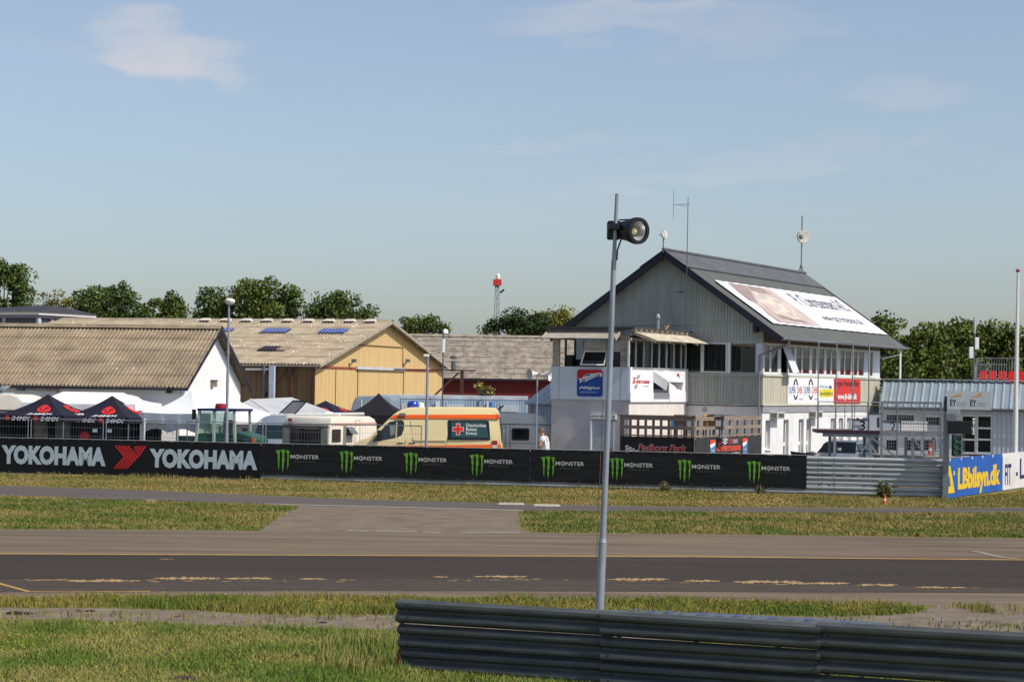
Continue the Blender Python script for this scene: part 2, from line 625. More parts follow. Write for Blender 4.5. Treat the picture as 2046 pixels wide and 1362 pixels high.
# worn remains of the old yellow line, ragged pieces
for (x0, x1, yc, hh) in ((52, 130, 1159.5, 2.2), (128, 282, 1161, 6.5), (306, 442, 1156, 6), (446, 545, 1156, 5), (598, 650, 1157, 3.5), (864, 896, 1153, 3.2),
                         (945, 1054, 1152.5, 5.5), (1210, 1338, 1158, 6.5), (1366, 1440, 1161, 5), (1464, 1600, 1163, 7), (1570, 1700, 1166, 6),
                         (1708, 1794, 1169, 5), (1828, 1900, 1174, 4), (1894, 1932, 1174.5, 3.5), (318, 348, 1117.5, 1.2)):
    top, bot = [], []
    n = max(10, int((x1 - x0) / 3.2))
    for i in range(n + 1):
        t = i / n
        e = min(1, 4 * t * (1 - t) * 1.6) ** 0.7
        top.append((x0 + (x1 - x0) * t, yc - hh / 2 * e * random.uniform(.05, 1) - .1))
        bot.append((x0 + (x1 - x0) * t, yc + hh / 2 * e * random.uniform(.05, 1) + .1))
    o = sheet('worn_line_patch', gp(*bot) + gp(*top[::-1]), 0.0128, M_YWORN)
for i in range(46):
    x0 = random.choice((random.uniform(40, 700), random.uniform(830, 1960)))
    yc = 1158 + max(0, x0 - 1200) * .021 + random.uniform(-1, 5)
    ln = random.uniform(5, 34)
    sheet('worn_line_patch', gp((x0, yc + random.uniform(.2, .9)), (x0 + ln * .6, yc + random.uniform(.3, 1.1)), (x0 + ln, yc + .2), (x0 + ln * .7, yc - random.uniform(.2, .6)), (x0 + ln * .2, yc - .3)), 0.0131, M_YWORN)
# pale seam between apron and track
for x0, x1, y0, y1 in ((692, 735, 1059.5, 1061), (750, 835, 1060.5, 1062), (845, 880, 1062.5, 1063.5), (920, 1040, 1063.6, 1064)):
    stripe('worn_seam', [(x0, y0), (x1, y1)], 0.1, 0.0105, M_WLINE)
# pale half-circle skid on the far right of the asphalt
stripe('skid_mark', [(1943, 1101), (1958, 1103), (1975, 1108), (2005, 1114), (2035, 1117)], 0.22, 0.0122, mat('pale_skid', (140, 130, 118), .9))
# low concrete kerb pieces at the far side of the pit road
for x0, x1, y in ((993, 1048, 1006.5), (1064, 1120, 1009.5), (290, 312, 1001)):
    q = [gnd(x0, y), gnd(x1, y + (x1 - x0) * .018)]
    d = (q[1] - q[0]).normalized()
    n = Vector((-d.y, d.x, 0))
    b = MB()
    hgt = 0.035 if x1 < 1130 else .012
    pr = [(-.28, 0), (-.2, hgt), (.2, hgt * 1.1), (.28, 0)]
    e = .25
    P0 = [q[0] + n * a + Vector((0, 0, c)) for a, c in pr]
    P1 = [q[0] + d * e + n * a + Vector((0, 0, c)) for a, c in pr]
    vs_ = []
    for t in (0, .08, .92, 1):
        for a, c in pr:
            vs_.append(q[0].lerp(q[1], t) + n * a * (0.5 if t in (0, 1) else 1) + Vector((0, 0, .004 + (c if 0 < t < 1 else c * .3))))
    fs_ = []
    for i in range(3):
        for j in range(3):
            fs_.append((i * 4 + j, i * 4 + j + 1, (i + 1) * 4 + j + 1, (i + 1) * 4 + j))
    b.add(vs_, fs_)
    structure(b.build('kerb', M_CONC))
# gravel path in front of the near grass strip
GR = [(-900, 1252), (0, 1241), (240, 1243), (420, 1250), (620, 1254), (800, 1262), (1100, 1268), (1600, 1290), (2046, 1300), (2700, 1320)]
GF = [(-900, 1216), (0, 1213), (200, 1215), (400, 1220), (500, 1227), (700, 1229), (800, 1226), (1100, 1229), (1400, 1231), (1700, 1229), (1790, 1226), (1850, 1219),
      (1870, 1209), (2046, 1212), (2700, 1226)]
sheet('gravel_path', gp(*GR) + gp(*GF[::-1]), 0.0025, M_GRAV)
# paddock behind the far barrier
A0, B0 = gnd(-520, 931.5), gnd(1884, 995)
dirb = (B0 - A0).normalized()
pa = A0 - dirb * 120
pb = B0 + dirb * 0.4
b = MB()
b.poly([(pa.x, pa.y + .3, .004), (pb.x, pb.y + .3, .004), (pb.x + 9, pb.y + 20, .004), (pb.x + 60, pb.y + 70, .004), (60, 165, .004), (-160, 165, .004)])
structure(b.build('paddock', M_PADDOCK, fix=False))


# ------------------------------------------------------------------ grass
def inside(P, poly):
    x, y = P[:, 0], P[:, 1]
    r = np.zeros(len(P), bool)
    n = len(poly)
    for i in range(n):
        x0, y0 = poly[i].x, poly[i].y
        x1, y1 = poly[(i + 1) % n].x, poly[(i + 1) % n].y
        c = (y0 > y) != (y1 > y)
        t = (x1 - x0) * (y - y0) / ((y1 - y0) if abs(y1 - y0) > 1e-9 else 1e-9) + x0
        r ^= c & (x < t)
    return r


def value_noise(P, s, seed):
    g = np.random.default_rng(seed).random((64, 64))
    q = P[:, :2] * s
    i = np.floor(q).astype(int)
    f = q - i
    f = f * f * (3 - 2 * f)
    a = g[i[:, 0] % 64, i[:, 1] % 64]; b_ = g[(i[:, 0] + 1) % 64, i[:, 1] % 64]
    c = g[i[:, 0] % 64, (i[:, 1] + 1) % 64]; d = g[(i[:, 0] + 1) % 64, (i[:, 1] + 1) % 64]
    return (a * (1 - f[:, 0]) + b_ * f[:, 0]) * (1 - f[:, 1]) + (c * (1 - f[:, 0]) + d * f[:, 0]) * f[:, 1]


def strew(poly, dens, seed, clump=0.0, cs=1.2, fringe=0.0):
    g = np.random.default_rng(seed)
    xs = [p.x for p in poly]; ys = [p.y for p in poly]
    x0, x1, y0, y1 = min(xs), max(xs), min(ys), max(ys)
    n = int((x1 - x0) * (y1 - y0) * dens)
    P = np.column_stack([g.uniform(x0, x1, n), g.uniform(y0, y1, n)])
    Q = P + (g.normal(0, fringe, P.shape) if fringe else 0)
    P = P[inside(Q, poly)]
    if clump:
        v = value_noise(P, cs, seed + 1) * .6 + value_noise(P, cs * 3.1, seed + 2) * .4
        P = P[g.random(len(P)) < np.clip((v - .5) * clump + .55, .03, 1)]
    return P


def blades(name, P, h0, h1, wd, m, label, seed, hs=0.9, lean=.5, dry=.5, ds=.35, cat='grass'):
    """one mesh of bent grass blades; attribute rnd carries how dry each blade is"""
    g = np.random.default_rng(seed)
    n = len(P)
    v = value_noise(P, hs, seed + 5)
    H = (h0 + (h1 - h0) * g.random(n)) * (.55 + .9 * v)
    a = g.uniform(0, 2 * np.pi, n)
    fx, fy = np.cos(a) * wd / 2, np.sin(a) * wd / 2
    la = g.uniform(0, 2 * np.pi, n)
    lm = H * lean * g.random(n)
    lx, ly = np.cos(la) * lm, np.sin(la) * lm
    V = np.zeros((n, 5, 3), np.float32)
    V[:, 0, 0] = P[:, 0] - fx; V[:, 0, 1] = P[:, 1] - fy
    V[:, 1, 0] = P[:, 0] + fx; V[:, 1, 1] = P[:, 1] + fy
    V[:, 2, 0] = P[:, 0] + fx * .8 + lx * .35; V[:, 2, 1] = P[:, 1] + fy * .8 + ly * .35; V[:, 2, 2] = H * .55
    V[:, 3, 0] = P[:, 0] - fx * .8 + lx * .35; V[:, 3, 1] = P[:, 1] - fy * .8 + ly * .35; V[:, 3, 2] = H * .55
    V[:, 4, 0] = P[:, 0] + lx; V[:, 4, 1] = P[:, 1] + ly; V[:, 4, 2] = H
    me = bpy.data.meshes.new(name)
    me.vertices.add(n * 5)
    me.vertices.foreach_set('co', V.ravel())
    base = (np.arange(n) * 5)[:, None]
    idx = np.concatenate([base + np.array([[0, 1, 2, 3]]), base + np.array([[3, 2, 4]])], 1).astype(np.int32).ravel()
    me.loops.add(n * 7)
    me.loops.foreach_set('vertex_index', idx)
    me.polygons.add(n * 2)
    st = np.empty(n * 2, np.int32); st[0::2] = np.arange(n) * 7; st[1::2] = np.arange(n) * 7 + 4
    me.polygons.foreach_set('loop_start', st)
    me.update(calc_edges=True)
    dn = value_noise(P, ds, seed + 9) * .55 + value_noise(P, ds * 4, seed + 10) * .25 + g.random(n) * .35
    dn = np.clip((dn - .575) * 2.9 + dry, 0, 1)
    at_ = me.attributes.new('rnd', 'FLOAT', 'POINT')
    at_.data.foreach_set('value', np.repeat(dn, 5).astype(np.float32))
    me.validate()
    o = bpy.data.objects.new(name, me)
    COL.objects.link(o)
    me.materials.append(m)
    o['kind'] = 'stuff'
    o['label'] = label
    o['category'] = cat
    return o


def bladem(name, green, dry, g2):
    return mat(name, green, .75, scale=.8, c2=g2, attr=dry, spec=.15)


BG_N = bladem('grass_near', (88, 112, 46), (150, 142, 84), (108, 124, 54))
BG_S = bladem('grass_strip', (88, 106, 42), (140, 128, 68), (104, 116, 50))
BG_M = bladem('grass_island', (78, 102, 42), (148, 130, 80), (98, 112, 52))
BG_F = bladem('grass_far', (100, 106, 52), (152, 132, 82), (116, 114, 60))
fore = gp((-250, 1243), (0, 1241), (240, 1244), (420, 1251), (620, 1256), (800, 1264), (1000, 1290), (1300, 1310), (1700, 1345), (2046, 1362), (2350, 1375), (2350, 1420), (-250, 1420))
blades('foreground_grass', strew(fore, 4200, 11, .5, .9, .05), .025, .085, .011, BG_N, 'green grass with dry straw in the near foreground', 12, dry=.27, ds=1.1, hs=1.6, lean=1.1)
tall = gp((640, 1290), (770, 1283), (806, 1300), (818, 1345), (760, 1356), (660, 1338))
blades('tall_grass', strew(tall, 900, 15, 2.2, 1.4, .1), .08, .24, .011, BG_N, 'taller straw tufts at left end of near guard rail', 16, dry=.5, ds=1.1, lean=.6)
strip1 = gp((-300, 1203), (0, 1200), (240, 1195), (700, 1196), (1030, 1199), (1400, 1201), (1700, 1206), (1800, 1210), (1850, 1219), (1790, 1227), (1700, 1230), (1400, 1233), (1100, 1231), (800, 1227),
            (700, 1228), (500, 1226), (400, 1218), (200, 1213), (0, 1212), (-300, 1216))
blades('grass_verge', strew(strip1, 3000, 21, 1.4, 1.3, .1), .03, .13, .012, BG_S, 'yellow green grass verge between near track edge and gravel path', 22, dry=.36, ds=.9, hs=1.7, lean=.9)
gr2 = gp((1855, 1213), (1930, 1205), (2046, 1213), (2300, 1222), (2300, 1240), (2046, 1232), (1950, 1222))
blades('grass_tuft_patch', strew(gr2, 700, 26, 2.8, 1.6, .06), .05, .13, .014, BG_S, 'sparse grass patch in gravel at far right', 27, dry=.45)
gr3 = gp((-300, 1222), (2300, 1240), (2300, 1300), (1600, 1275), (800, 1255), (-300, 1240))
blades('gravel_weeds', strew(gr3, 110, 28, 3.0, 1.3), .03, .1, .02, BG_S, 'scattered weeds growing in the gravel path', 29, dry=.6)
isl = gp((-400, 1055), (0, 1056), (260, 1057), (518, 1060), (545, 1042), (588, 1012), (500, 1007), (291, 1001.5), (0, 991.5), (-400, 978))
blades('grass_island', strew(isl, 1100, 31, .7, .5, .12), .02, .085, .02, BG_M, 'weedy grass island left of the asphalt apron', 32, dry=.46, ds=.8, hs=1.3, lean=1.2)
isr = gp((1042, 1024), (1038, 1037), (1039, 1057), (1064, 1063), (1400, 1066), (1720, 1070), (2046, 1074), (2600, 1082), (2600, 1026), (2046, 1026), (1738, 1026), (1400, 1024), (1060, 1021))
blades('grass_island', strew(isr, 1000, 41, .7, .5, .12), .02, .085, .02, BG_M, 'long weedy grass island right of the asphalt apron', 42, dry=.5, ds=.8, hs=1.3, lean=1.2)
far = gp(*[(x, y - 1) for x, y in PIT_F[1:-1]]) + [pb + Vector((26, 20, 0)), pb + Vector((5, 8.5, 0)), pb + Vector((0, -.15, 0)), A0 - dirb * 6 + Vector((0, -.15, 0))]
blades('far_grass', strew(far, 600, 51, .5, .4, .05), .015, .06, .024, BG_F, 'dry mown grass strip in front of the banner barrier', 52, dry=.6, ds=.5, hs=1.2, lean=1.2)
# taller tufts along the foot of the far barrier and the near one
edge = [A0 - dirb * 4 + Vector((0, -.5, 0)), B0 + Vector((0, -.5, 0)), B0 + Vector((0, -.16, 0)), A0 - dirb * 4 + Vector((0, -.16, 0))]
blades('barrier_foot_grass', strew(edge, 420, 61, 2.8, .7), .04, .18, .02, BG_F, 'tall straw grass along foot of far barrier', 62, dry=.7, lean=.35)


def dots(name, P, z0, z1, r, m, label, seed, cat):
    g = np.random.default_rng(seed)
    b = MB()
    for x, y in P:
        z = g.uniform(z0, z1)
        a = g.uniform(.6, 1.3) * r
        b.add([(x - a, y, z), (x, y - a, z + a * .3), (x + a, y, z), (x, y + a, z + a * .3), (x, y, z + a)], [(0, 1, 4), (1, 2, 4), (2, 3, 4), (3, 0, 4)])
    o = b.build(name, m, fix=False, kind='stuff')
    o['label'] = label
    o['category'] = cat
    return o


M_YF = mat('yellow_flower', (214, 170, 40), .7)
M_WF = mat('white_flower', (210, 206, 190), .7)
fl1 = gp((-100, 1262), (560, 1275), (540, 1345), (0, 1362), (-100, 1362))
dots('yellow_flowers', strew(fl1, 70, 71, 2.6, .7), .05, .09, .009, M_YF, 'small yellow flowers in foreground grass at lower left', 72, 'flowers')
dots('yellow_flowers', strew(strip1, 46, 73, 1.2, .7), .08, .15, .009, M_YF, 'small yellow flowers on verge beside near track edge', 74, 'flowers')
dots('white_flowers', strew(far, 1.0, 75, 1.5, .4), .04, .07, .018, M_WF, 'small white flowers in dry grass before far barrier', 76, 'flowers')
dots('white_flowers', strew(isl, .4, 77, 1.5, .4), .05, .09, .018, M_WF, 'small white flowers in left grass island', 78, 'flowers')

M_CLOD = mat('dark_soil', (62, 50, 42), .95, scale=8, c2=(44, 36, 32), bump=.5, bscale=20)
for px, py, r in ((30, 1226, .1), (44, 1227, .09), (58, 1226, .05), (158, 1220, .035), (180, 1221, .06), (352, 1232, .03), (372, 1360, .13), (584, 1348, .09), (540, 1350, .05), (645, 1244, .05)):
    q = gnd(px, py)
    g_ = np.random.default_rng(int(px))
    b = MB()
    n_ = 12
    for k_ in range(4):
        t_ = k_ / 3
        for j_ in range(n_):
            rr_ = r * math.cos(t_ * 1.5) * g_.uniform(.7, 1.15)
            b.v.append((rr_ * 1.5 * math.cos(2 * math.pi * j_ / n_), rr_ * math.sin(2 * math.pi * j_ / n_), r * .45 * math.sin(t_ * 1.5) + .003))
    for k_ in range(3):
        for j_ in range(n_):
            b.f.append((k_ * n_ + j_, k_ * n_ + (j_ + 1) % n_, (k_ + 1) * n_ + (j_ + 1) % n_, (k_ + 1) * n_ + j_))
    o = b.build('soil_clod', M_CLOD, fix=False)
    o.location = (q.x, q.y, 0)
    structure(o)
# ================================================================== barriers and banners
RAILP = [(0, 0), (-.075, .035), (-.08, .06), (-.075, .095), (-.004, .13), (-.004, .16), (-.075, .195), (-.08, .22), (-.075, .255), (0, .29)]


def wrail(length, sag=0.0):
    b = MB()
    poly = RAILP + [(y + .006, z) for y, z in RAILP[::-1]]
    b.prism(poly, 'x', 0, length)
    return b


M_RAILN = mat('old_guard_rail', (92, 97, 98), 0.62, 0.12, scale=3, stretch=(.4, 1, 3), c2=(66, 70, 72), bump=.08, bscale=14, spots=(10, .68, (58, 62, 68)))
M_RAILF = mat('far_guard_rail', (178, 182, 184), 0.55, 0.1, scale=2, stretch=(.4, 1, 3), c2=(156, 160, 164), bump=.05, spots=(6, .7, (104, 108, 114)))
M_BOLT = mat('bolt_steel', (70, 72, 76), .5, .4)
# --- near barrier
p0 = gnd(812, 1338)
dN = 23.0
p1 = at(2046, 1265, dN)
top0 = at(797, 1195, p0.y)
zt0, zt1 = top0.z, p1.z
run = math.hypot(p1.x - top0.x, p1.y - top0.y)
yawN = math.atan2(p1.y - top0.y, p1.x - top0.x)
tiltN = -math.atan2(zt1 - zt0, run)
NB = Thing('guard_rail', 'dark weathered steel guard rail standing in the near foreground grass', 'guard rail', (top0.x, top0.y, zt0 - .93), yawN, tilt=tiltN)
j1 = NB.h('_', 1208, 1215, 'y', -.06).x
j2 = NB.h('_', 1641, 1243, 'y', -.06).x
segs = [(0, j1), (j1, j2), (j2, j2 + 3.0), (j2 + 3.0, j2 + 6.0)]
for si, (a, c) in enumerate(segs):
    for row in range(3):
        o = wrail(c - a - .004 + (.05 if si else 0)).build('rail', M_RAILN, NB)
        zz = .64 - row * .299
        x = a - (.05 if si else 0)
        if row == 1 and si == 0:
            x += .03
        if row == 2 and si == 0:
            x += .07
        o.location = (x, (-.012 if si % 2 else 0) + (.01 * row), zz + random.uniform(-.008, .008) + (.012 if si >= 2 else 0))
        o.rotation_euler = (random.uniform(-.05, .05), random.uniform(-.003, .003), 0)
    for row in range(3):
        bb = MB()
        for dx in (.07, .2):
            for dz in (.08, .155, .23):
                y = -.075 if dz != .155 else -.012
                bb.lathe([(.014, 0), (.014, .012), (0, .016)], (a + dx - (.14 if si else .02), y, .64 - row * .299 + dz), (0, -1, 0), 6)
        bb.build('bolt_set', M_BOLT, NB, kind='stuff')
    bb = MB()
    bb.box(a + .01, a + .075, .02, .13, -.9, .9)
    bb.build('post', mat('rusty_post', (120, 104, 92), .7, .2, var=.2), NB)
bb = MB()
bb.tube([(.03, -.02, -.1), (.02, -.03, .25), (.05, -.03, .33)], .012, 6)
bb.build('red_stake', mat('red_stake_paint', (150, 40, 32), .6), NB)
# printed sheet laid over the rear of the near barrier
q0, q1 = NB.h('_', 1236, 1214, 'z', .9), NB.h('_', 1800, 1240, 'z', .9)
SB = Thing('advertising_sheet', 'pale grey sheet with blue lettering laid behind the near guard rail', 'banner', NB.m @ Vector((q0.x - .2, .10, .905)), yawN, tilt=tiltN)
Lsh = q1.x - q0.x + .2
depth_sh = .46
b = MB()
b.grid(lambda u, v: (u * Lsh, .02 + v * depth_sh * (.25 + .75 * min(1, u * 2.2)), .002 * math.sin(u * 37) * v), 60, 2)
sh = b.build('sheet', mat('sheet_grey', (94, 102, 112), .9, var=.06, spec=.1), SB)
k = 0
for i in range(13):
    u = .5 + i * (Lsh - .8) / 13
    s = ('ET', 'mo', 'MT', 'I')[i % 4]
    letters('lettering', s, PRINT_B, SB, (u, .1, .024), (1, 0, 0), (0, 1, 0), .11 if s != 'I' else .03, .16 if i % 2 == 0 else .1, bold=.02)
b = MB()
for i in range(4):
    x = .3 + i * (Lsh - .6) / 3
    b.box(x, x + .06, depth_sh * .35, depth_sh * .35 + .06, -1.2, -.02)
b.split('post', GALV, SB)

# --- far barrier
yawF = math.atan2(dirb.y, dirb.x)
FB = Thing('guard_rail', 'long galvanised guard rail of four stacked beams carrying the black banners', 'guard rail', A0, yawF)
LF = (B0 - A0).length
sp = LF / 11
rail_me = wrail(sp - .01).build('rail', M_RAILF, FB)
first = True
for i in range(11):
    for row in range(4):
        o = rail_me if first else bpy.data.objects.new('rail', rail_me.data)
        if not first:
            COL.objects.link(o)
            o.parent = FB.o
        first = False
        o.location = (i * sp + .005, random.uniform(-.008, .008), .03 + row * .322)
        o.rotation_euler = (random.uniform(-.02, .02), 0, random.uniform(-.001, .001))
post_me = None
for i in range(12):
    if post_me is None:
        post_me = MB().box(-.04, .04, .02, .12, 0, 1.3).build('post', GALV, FB)
        o = post_me
    else:
        o = bpy.data.objects.new('post', post_me.data)
        COL.objects.link(o)
        o.parent = FB.o
    o.location = (min(i * sp, LF - .06) + .01, 0, 0)
bb = MB()
for i in (9, 10):
    for row in range(4):
        for dx in (.1, .5):
            for dz in (.08, .23):
                bb.lathe([(.02, 0), (.02, .014), (0, .02)], (i * sp + dx, -.074, .03 + row * .322 + dz), (0, -1, 0), 6)
bb.build('bolt_set', M_BOLT, FB, kind='stuff')

M_VINYL = mat('black_vinyl', (21, 21, 24), 0.42, var=.1, scale=.9, stretch=(.6, 1, 2), bump=.7, bscale=1.6, spec=.35)
M_VINYLB = mat('black_board', (14, 14, 22), 0.4, var=.1, scale=1.5, spec=.35, bump=.05, bscale=2)
M_GREEN = mat('claw_green', (112, 168, 40), .6, scale=9, c2=(64, 128, 44))
M_LETW = mat('silver_lettering', (186, 188, 186), .6, var=.05)
M_LETS = mat('steel_blue_lettering', (158, 176, 188), .6, scale=5, c2=(182, 192, 198))
M_LETD = mat('dim_lettering', (92, 96, 92), .6)
M_TRIM = mat('banner_hem', (150, 150, 150), .6)


def banner(name, label, x0p, x1p, ytop, zb, zt, m, group=None, y=-.105, hem=True):
    xa = FB.h('_', x0p, ytop, 'y', y).x
    xb = FB.h('_', x1p, ytop, 'y', y).x
    org = FB.m @ Vector((xa, y, zb))
    T = Thing(name, label, 'banner', org, yawF, group)
    w_, h_ = xb - xa, zt - zb
    b = MB()
    nx = int(w_ / .35)

    def fr(u, v):
        return (u * w_, .004 * math.sin(u * w_ * 2.1) * math.sin(v * 3.1) * (1 - v), v * h_ + (0.008 * math.sin(u * nx * math.pi) if v > .99 else 0) + (.012 * math.sin(u * w_ * 1.7) if v < .01 else 0))
    b.grid(fr, nx * 2, 6)
    k0 = len(b.v)
    b.grid(lambda u, v: tuple(np.array(fr(u, v)) + np.array((0, .014, 0))), nx * 2, 6)
    n1, n2 = nx * 2, 6
    ring = [i * (n2 + 1) for i in range(n1 + 1)] + [n1 * (n2 + 1) + j for j in range(1, n2 + 1)] + [i * (n2 + 1) + n2 for i in range(n1 - 1, -1, -1)] + [j for j in range(n2 - 1, 0, -1)]
    for i in range(len(ring)):
        a, c = ring[i], ring[(i + 1) % len(ring)]
        b.f.append((a, c, c + k0, a + k0))
    b.build('panel', m, T, smooth=False)
    if hem:
        b = MB()
        b.tube([(0, -.006, h_ + .012), (w_, -.006, h_ + .012)], .014, 6)
        b.build('top_hem', M_TRIM, T)
        b = MB()
        for i in range(int(w_ / .55)):
            for z in (.035, h_ - .04):
                b.lathe([(.013, 0), (.013, .004), (0, .006)], (.1 + i * .55, -.004, z), (0, -1, 0), 6)
        b.build('eyelet_row', M_TRIM, T, kind='stuff')
    return T


TB = banner('tyre_banner', 'black board with large silver capital lettering and red chevron mark', -150, 521, 885, .06, 1.31, M_VINYLB)
letters_px('lettering', 'YOKOHAMA', M_LETS, TB, 'A', 18, 890, 1440, 1150, 'y', -.012, bold=.06)
letters_px('lettering', 'YOKOHAMA', M_LETS, TB, 'B', 398, 938, 1868, 1202, 'y', -.012, bold=.06)
# red mark: parallel strokes bending at mid height, with a right arm
for i in range(5):
    x = 229 + i * 6.2
    shape_px('chevron_stroke', [(x, 889.5 + .1 * i), (x + 3.6, 889.6 + .1 * i), (x + 19.5 + 3.0, 912.5), (x - 3 + 3.4, 936), (x - 3, 936), (x + 18.0, 912.5)], PRINT_R, TB, '_', 'y', -.012)
for i in range(4):
    x = 289 - i * 6.0
    ln = 16 - i * 3.9
    shape_px('chevron_stroke', [(x, 890.5), (x + 3.8, 890.6), (x + 3.8 - ln, 890.6 + ln * 1.42), (x - ln, 890.6 + ln * 1.42)], PRINT_R, TB, '_', 'y', -.0125)

CLAW = ([(355, 866), (385, 858), (412, 850), (425, 862), (420, 890), (416, 930), (419, 970), (411, 1010), (415, 1050), (409, 1090), (410, 1137), (401, 1110), (394, 1060), (398, 1010), (388, 975), (392, 935), (385, 900), (375, 882)],
        [(428, 860), (455, 845), (480, 848), (493, 862), (486, 900), (483, 950), (486, 990), (475, 1030), (477, 1070), (469, 1110), (463, 1167), (456, 1120), (451, 1070), (456, 1030), (449, 990), (456, 940), (452, 890), (440, 874)],
        [(500, 872), (530, 855), (551, 862), (557, 880), (548, 905), (545, 945), (549, 985), (540, 1020), (543, 1060), (531, 1095), (524, 1132), (521, 1090), (527, 1040), (521, 1000), (529, 960), (524, 915), (517, 888)])


def energy(T, dx, dy, sc=1.0):
    """claw mark with lettering; measured once, shifted along the banner"""
    bx, by = zp('C', 355, 850)
    for st in CLAW:
        q = []
        for x, y in st:
            X, Y = zp('C', x, y)
            q.append((bx + dx + (X - bx) * sc, by + dy + (Y - by) * sc))
        shape_px('claw_stroke', q, M_GREEN, T, '_', 'y', -.010)

    def tr(x, y):
        X, Y = zp('C', x, y)
        return (bx + dx + (X - bx) * sc, by + dy + (Y - by) * sc)
    a, c = tr(568, 922), tr(965, 978)
    letters_px('lettering', 'MONSTER', M_LETW, T, '_', a[0], a[1], c[0], c[1], 'y', -.010, bold=.012)
    a, c = tr(668, 910), tr(673, 990)
    shape_px('lettering_bar', [a, (c[0], a[1]), c, (a[0], c[1])], M_LETW, T, '_', 'y', -.0105)
    a, c = tr(628, 1003), tr(910, 1026)
    letters_px('lettering', 'ENERGY', M_LETD, T, '_', a[0], a[1], c[0], c[1], 'y', -.010, spacing=1.5)


G_B = 'energy drink banners on the far barrier'
EB1 = banner('drink_banner', 'black banner with four green claw marks in front of caravan and ambulance', 522, 1059, 893, .2, 1.31, M_VINYL, G_B)
EB2 = banner('drink_banner', 'black banner with four green claw marks in front of tower and deck', 1060, 1612, 905, .2, 1.31, M_VINYL, G_B)
for T, xs in ((EB1, ((549.5, 898), (676.5, 901), (805.5, 904), (937, 907.5))), (EB2, ((1079.5, 911.5), (1217, 914.5), (1352, 918), (1491, 921)))):
    for X, Y in xs:
        energy(T, X - zp('C', 355, 850)[0], Y - zp('C', 355, 850)[1], 1.03)

# --- steel post at the end of the barrier, board wall beyond it
EP = gnd(1889, 996)
PT = Thing('steel_post', 'tall galvanised steel column at right end of far barrier', 'post', (EP.x, EP.y, 0), yawF)
zt = PT.h('_', 1891, 800, 'y', 0).z
b = MB()
b.box(-.09, .09, -.1, -.086, 0, zt)
b.box(-.09, .09, .086, .1, 0, zt)
b.box(-.006, .006, -.086, .086, 0, zt)
b.build('column', GALV, PT)
b = MB()
b.box(-.13, .13, -.14, .14, 0, .02)
b.build('base_plate', GALV, PT)
b = MB()
b.box(-.06, .06, -.115, -.1, zt - .35, zt + .14)
b.build('top_bracket', mat('dark_bracket', (58, 60, 92), .6), PT)
WP0 = gnd(1893, 996)
WP1 = gnd(2003, 980)
yawW = math.atan2(WP1.y - WP0.y, WP1.x - WP0.x)
LW = (WP1 - WP0).length
BW = Thing('ad_board', 'torn blue board with yellow lettering beside the steel column', 'sign board', WP0, yawW)
b = MB()
b.box(0.05, LW, 0, .06, .02, 1.32)
b.build('panel', mat('blue_board', (30, 92, 176), .5, scale=1.5, c2=(24, 78, 156), spots=(5, .74, (176, 190, 206))), BW)
YEL = mat('yellow_lettering', (224, 190, 40), .55, scale=6, c2=(206, 168, 40))
letters_px('lettering', 'LBbilsyn.dk', YEL, BW, 'H', 1440, 690, 1826, 938, 'y', -.008, bold=.05)
shape_px('triangle_mark', [(1356, 690), (1372, 690), (1412, 935), (1350, 942), (1356, 880), (1372, 876), (1366, 800), (1352, 770)], YEL, BW, 'H', 'y', -.008)
letters_px('lettering', 'B', YEL, BW, 'H', 1398, 735, 1416, 775, 'y', -.008, bold=.03)
b = MB()
for i in range(6):
    x = .2 + i * (LW - .3) / 5
    b.prism([(x, 1.322), (x + .14, 1.322), (x + .09, 1.24), (x + .05, 1.2)], 'y', -.006, -.001)
b.build('flaked_edge', WHITE, BW)
WW = Thing('board_wall', 'white board wall with dark letters behind the flagpole foot', 'wall', WP1, yawW)
b = MB()
b.box(0.01, 14, 0, .08, .02, 1.33)
b.build('panel', mat('white_board', (214, 214, 218), .6, scale=1.2, c2=(196, 192, 190)), WW)
DKL = mat('dark_blue_lettering', (40, 40, 88), .6)
letters_px('lettering', 'FIT', DKL, WW, 'H', 1872, 672, 1930, 862, 'y', -.006, bold=.02)
letters_px('lettering', '-', DKL, WW, 'H', 1974, 745, 1990, 780, 'y', -.006)
a = WW.h('H', 2008, 750, 'y', -.006)
letters('lettering', 'LE', DKL, WW, (a.x, -.006, .35), (1, 0, 0), (0, 0, 1), 1.5, .75, bold=.02)
# ================================================================== the race control building
TH = R(26)
O = at(1523.5, 760, 86.0)
HB = Thing('control_building', 'two storey building with steep dark roof carrying a white banner', 'building', (O.x, O.y, 0), -TH)
M_CLAD = mat('beige_cladding', (196, 192, 176), .6, scale=1.5, stretch=(3, 3, .4), c2=(180, 176, 160), bump=.03)
M_CLAD_SHADE = mat('beige_cladding_shaded', (168, 174, 168), .6, scale=1.5, stretch=(3, 3, .4), c2=(150, 156, 150), bump=.03)  # same beige cladding, the gable's shade put into a greyer colour
M_PLAST = mat('white_plaster', (222, 222, 222), .85, scale=1.2, c2=(206, 206, 208), bump=.1, bscale=20)
M_ROOF = mat('dark_metal_roof', (92, 96, 94), .55, .1, scale=.9, c2=(82, 86, 84), spec=.4)
M_RIDGE = mat('ridge_sheet', (98, 100, 104), .5, .1, scale=2, c2=(84, 86, 90))
M_FASC = mat('navy_fascia', (34, 34, 52), .55)
M_PANEL = mat('pale_blue_panel', (206, 214, 222), .6, scale=2, c2=(194, 202, 212))
M_SOFF = mat('brown_soffit', (112, 96, 80), .75, scale=3, c2=(92, 78, 66))
W2 = 4.1
zb = (HB.h('Q', 200, 1268, 'x', 0).z)           # floor of the upper storey
zs = (HB.h('Q', 230, 745, 'x', 0).z)            # sill
zh = (HB.h('Q', 215, 205, 'x', 0).z)            # window head
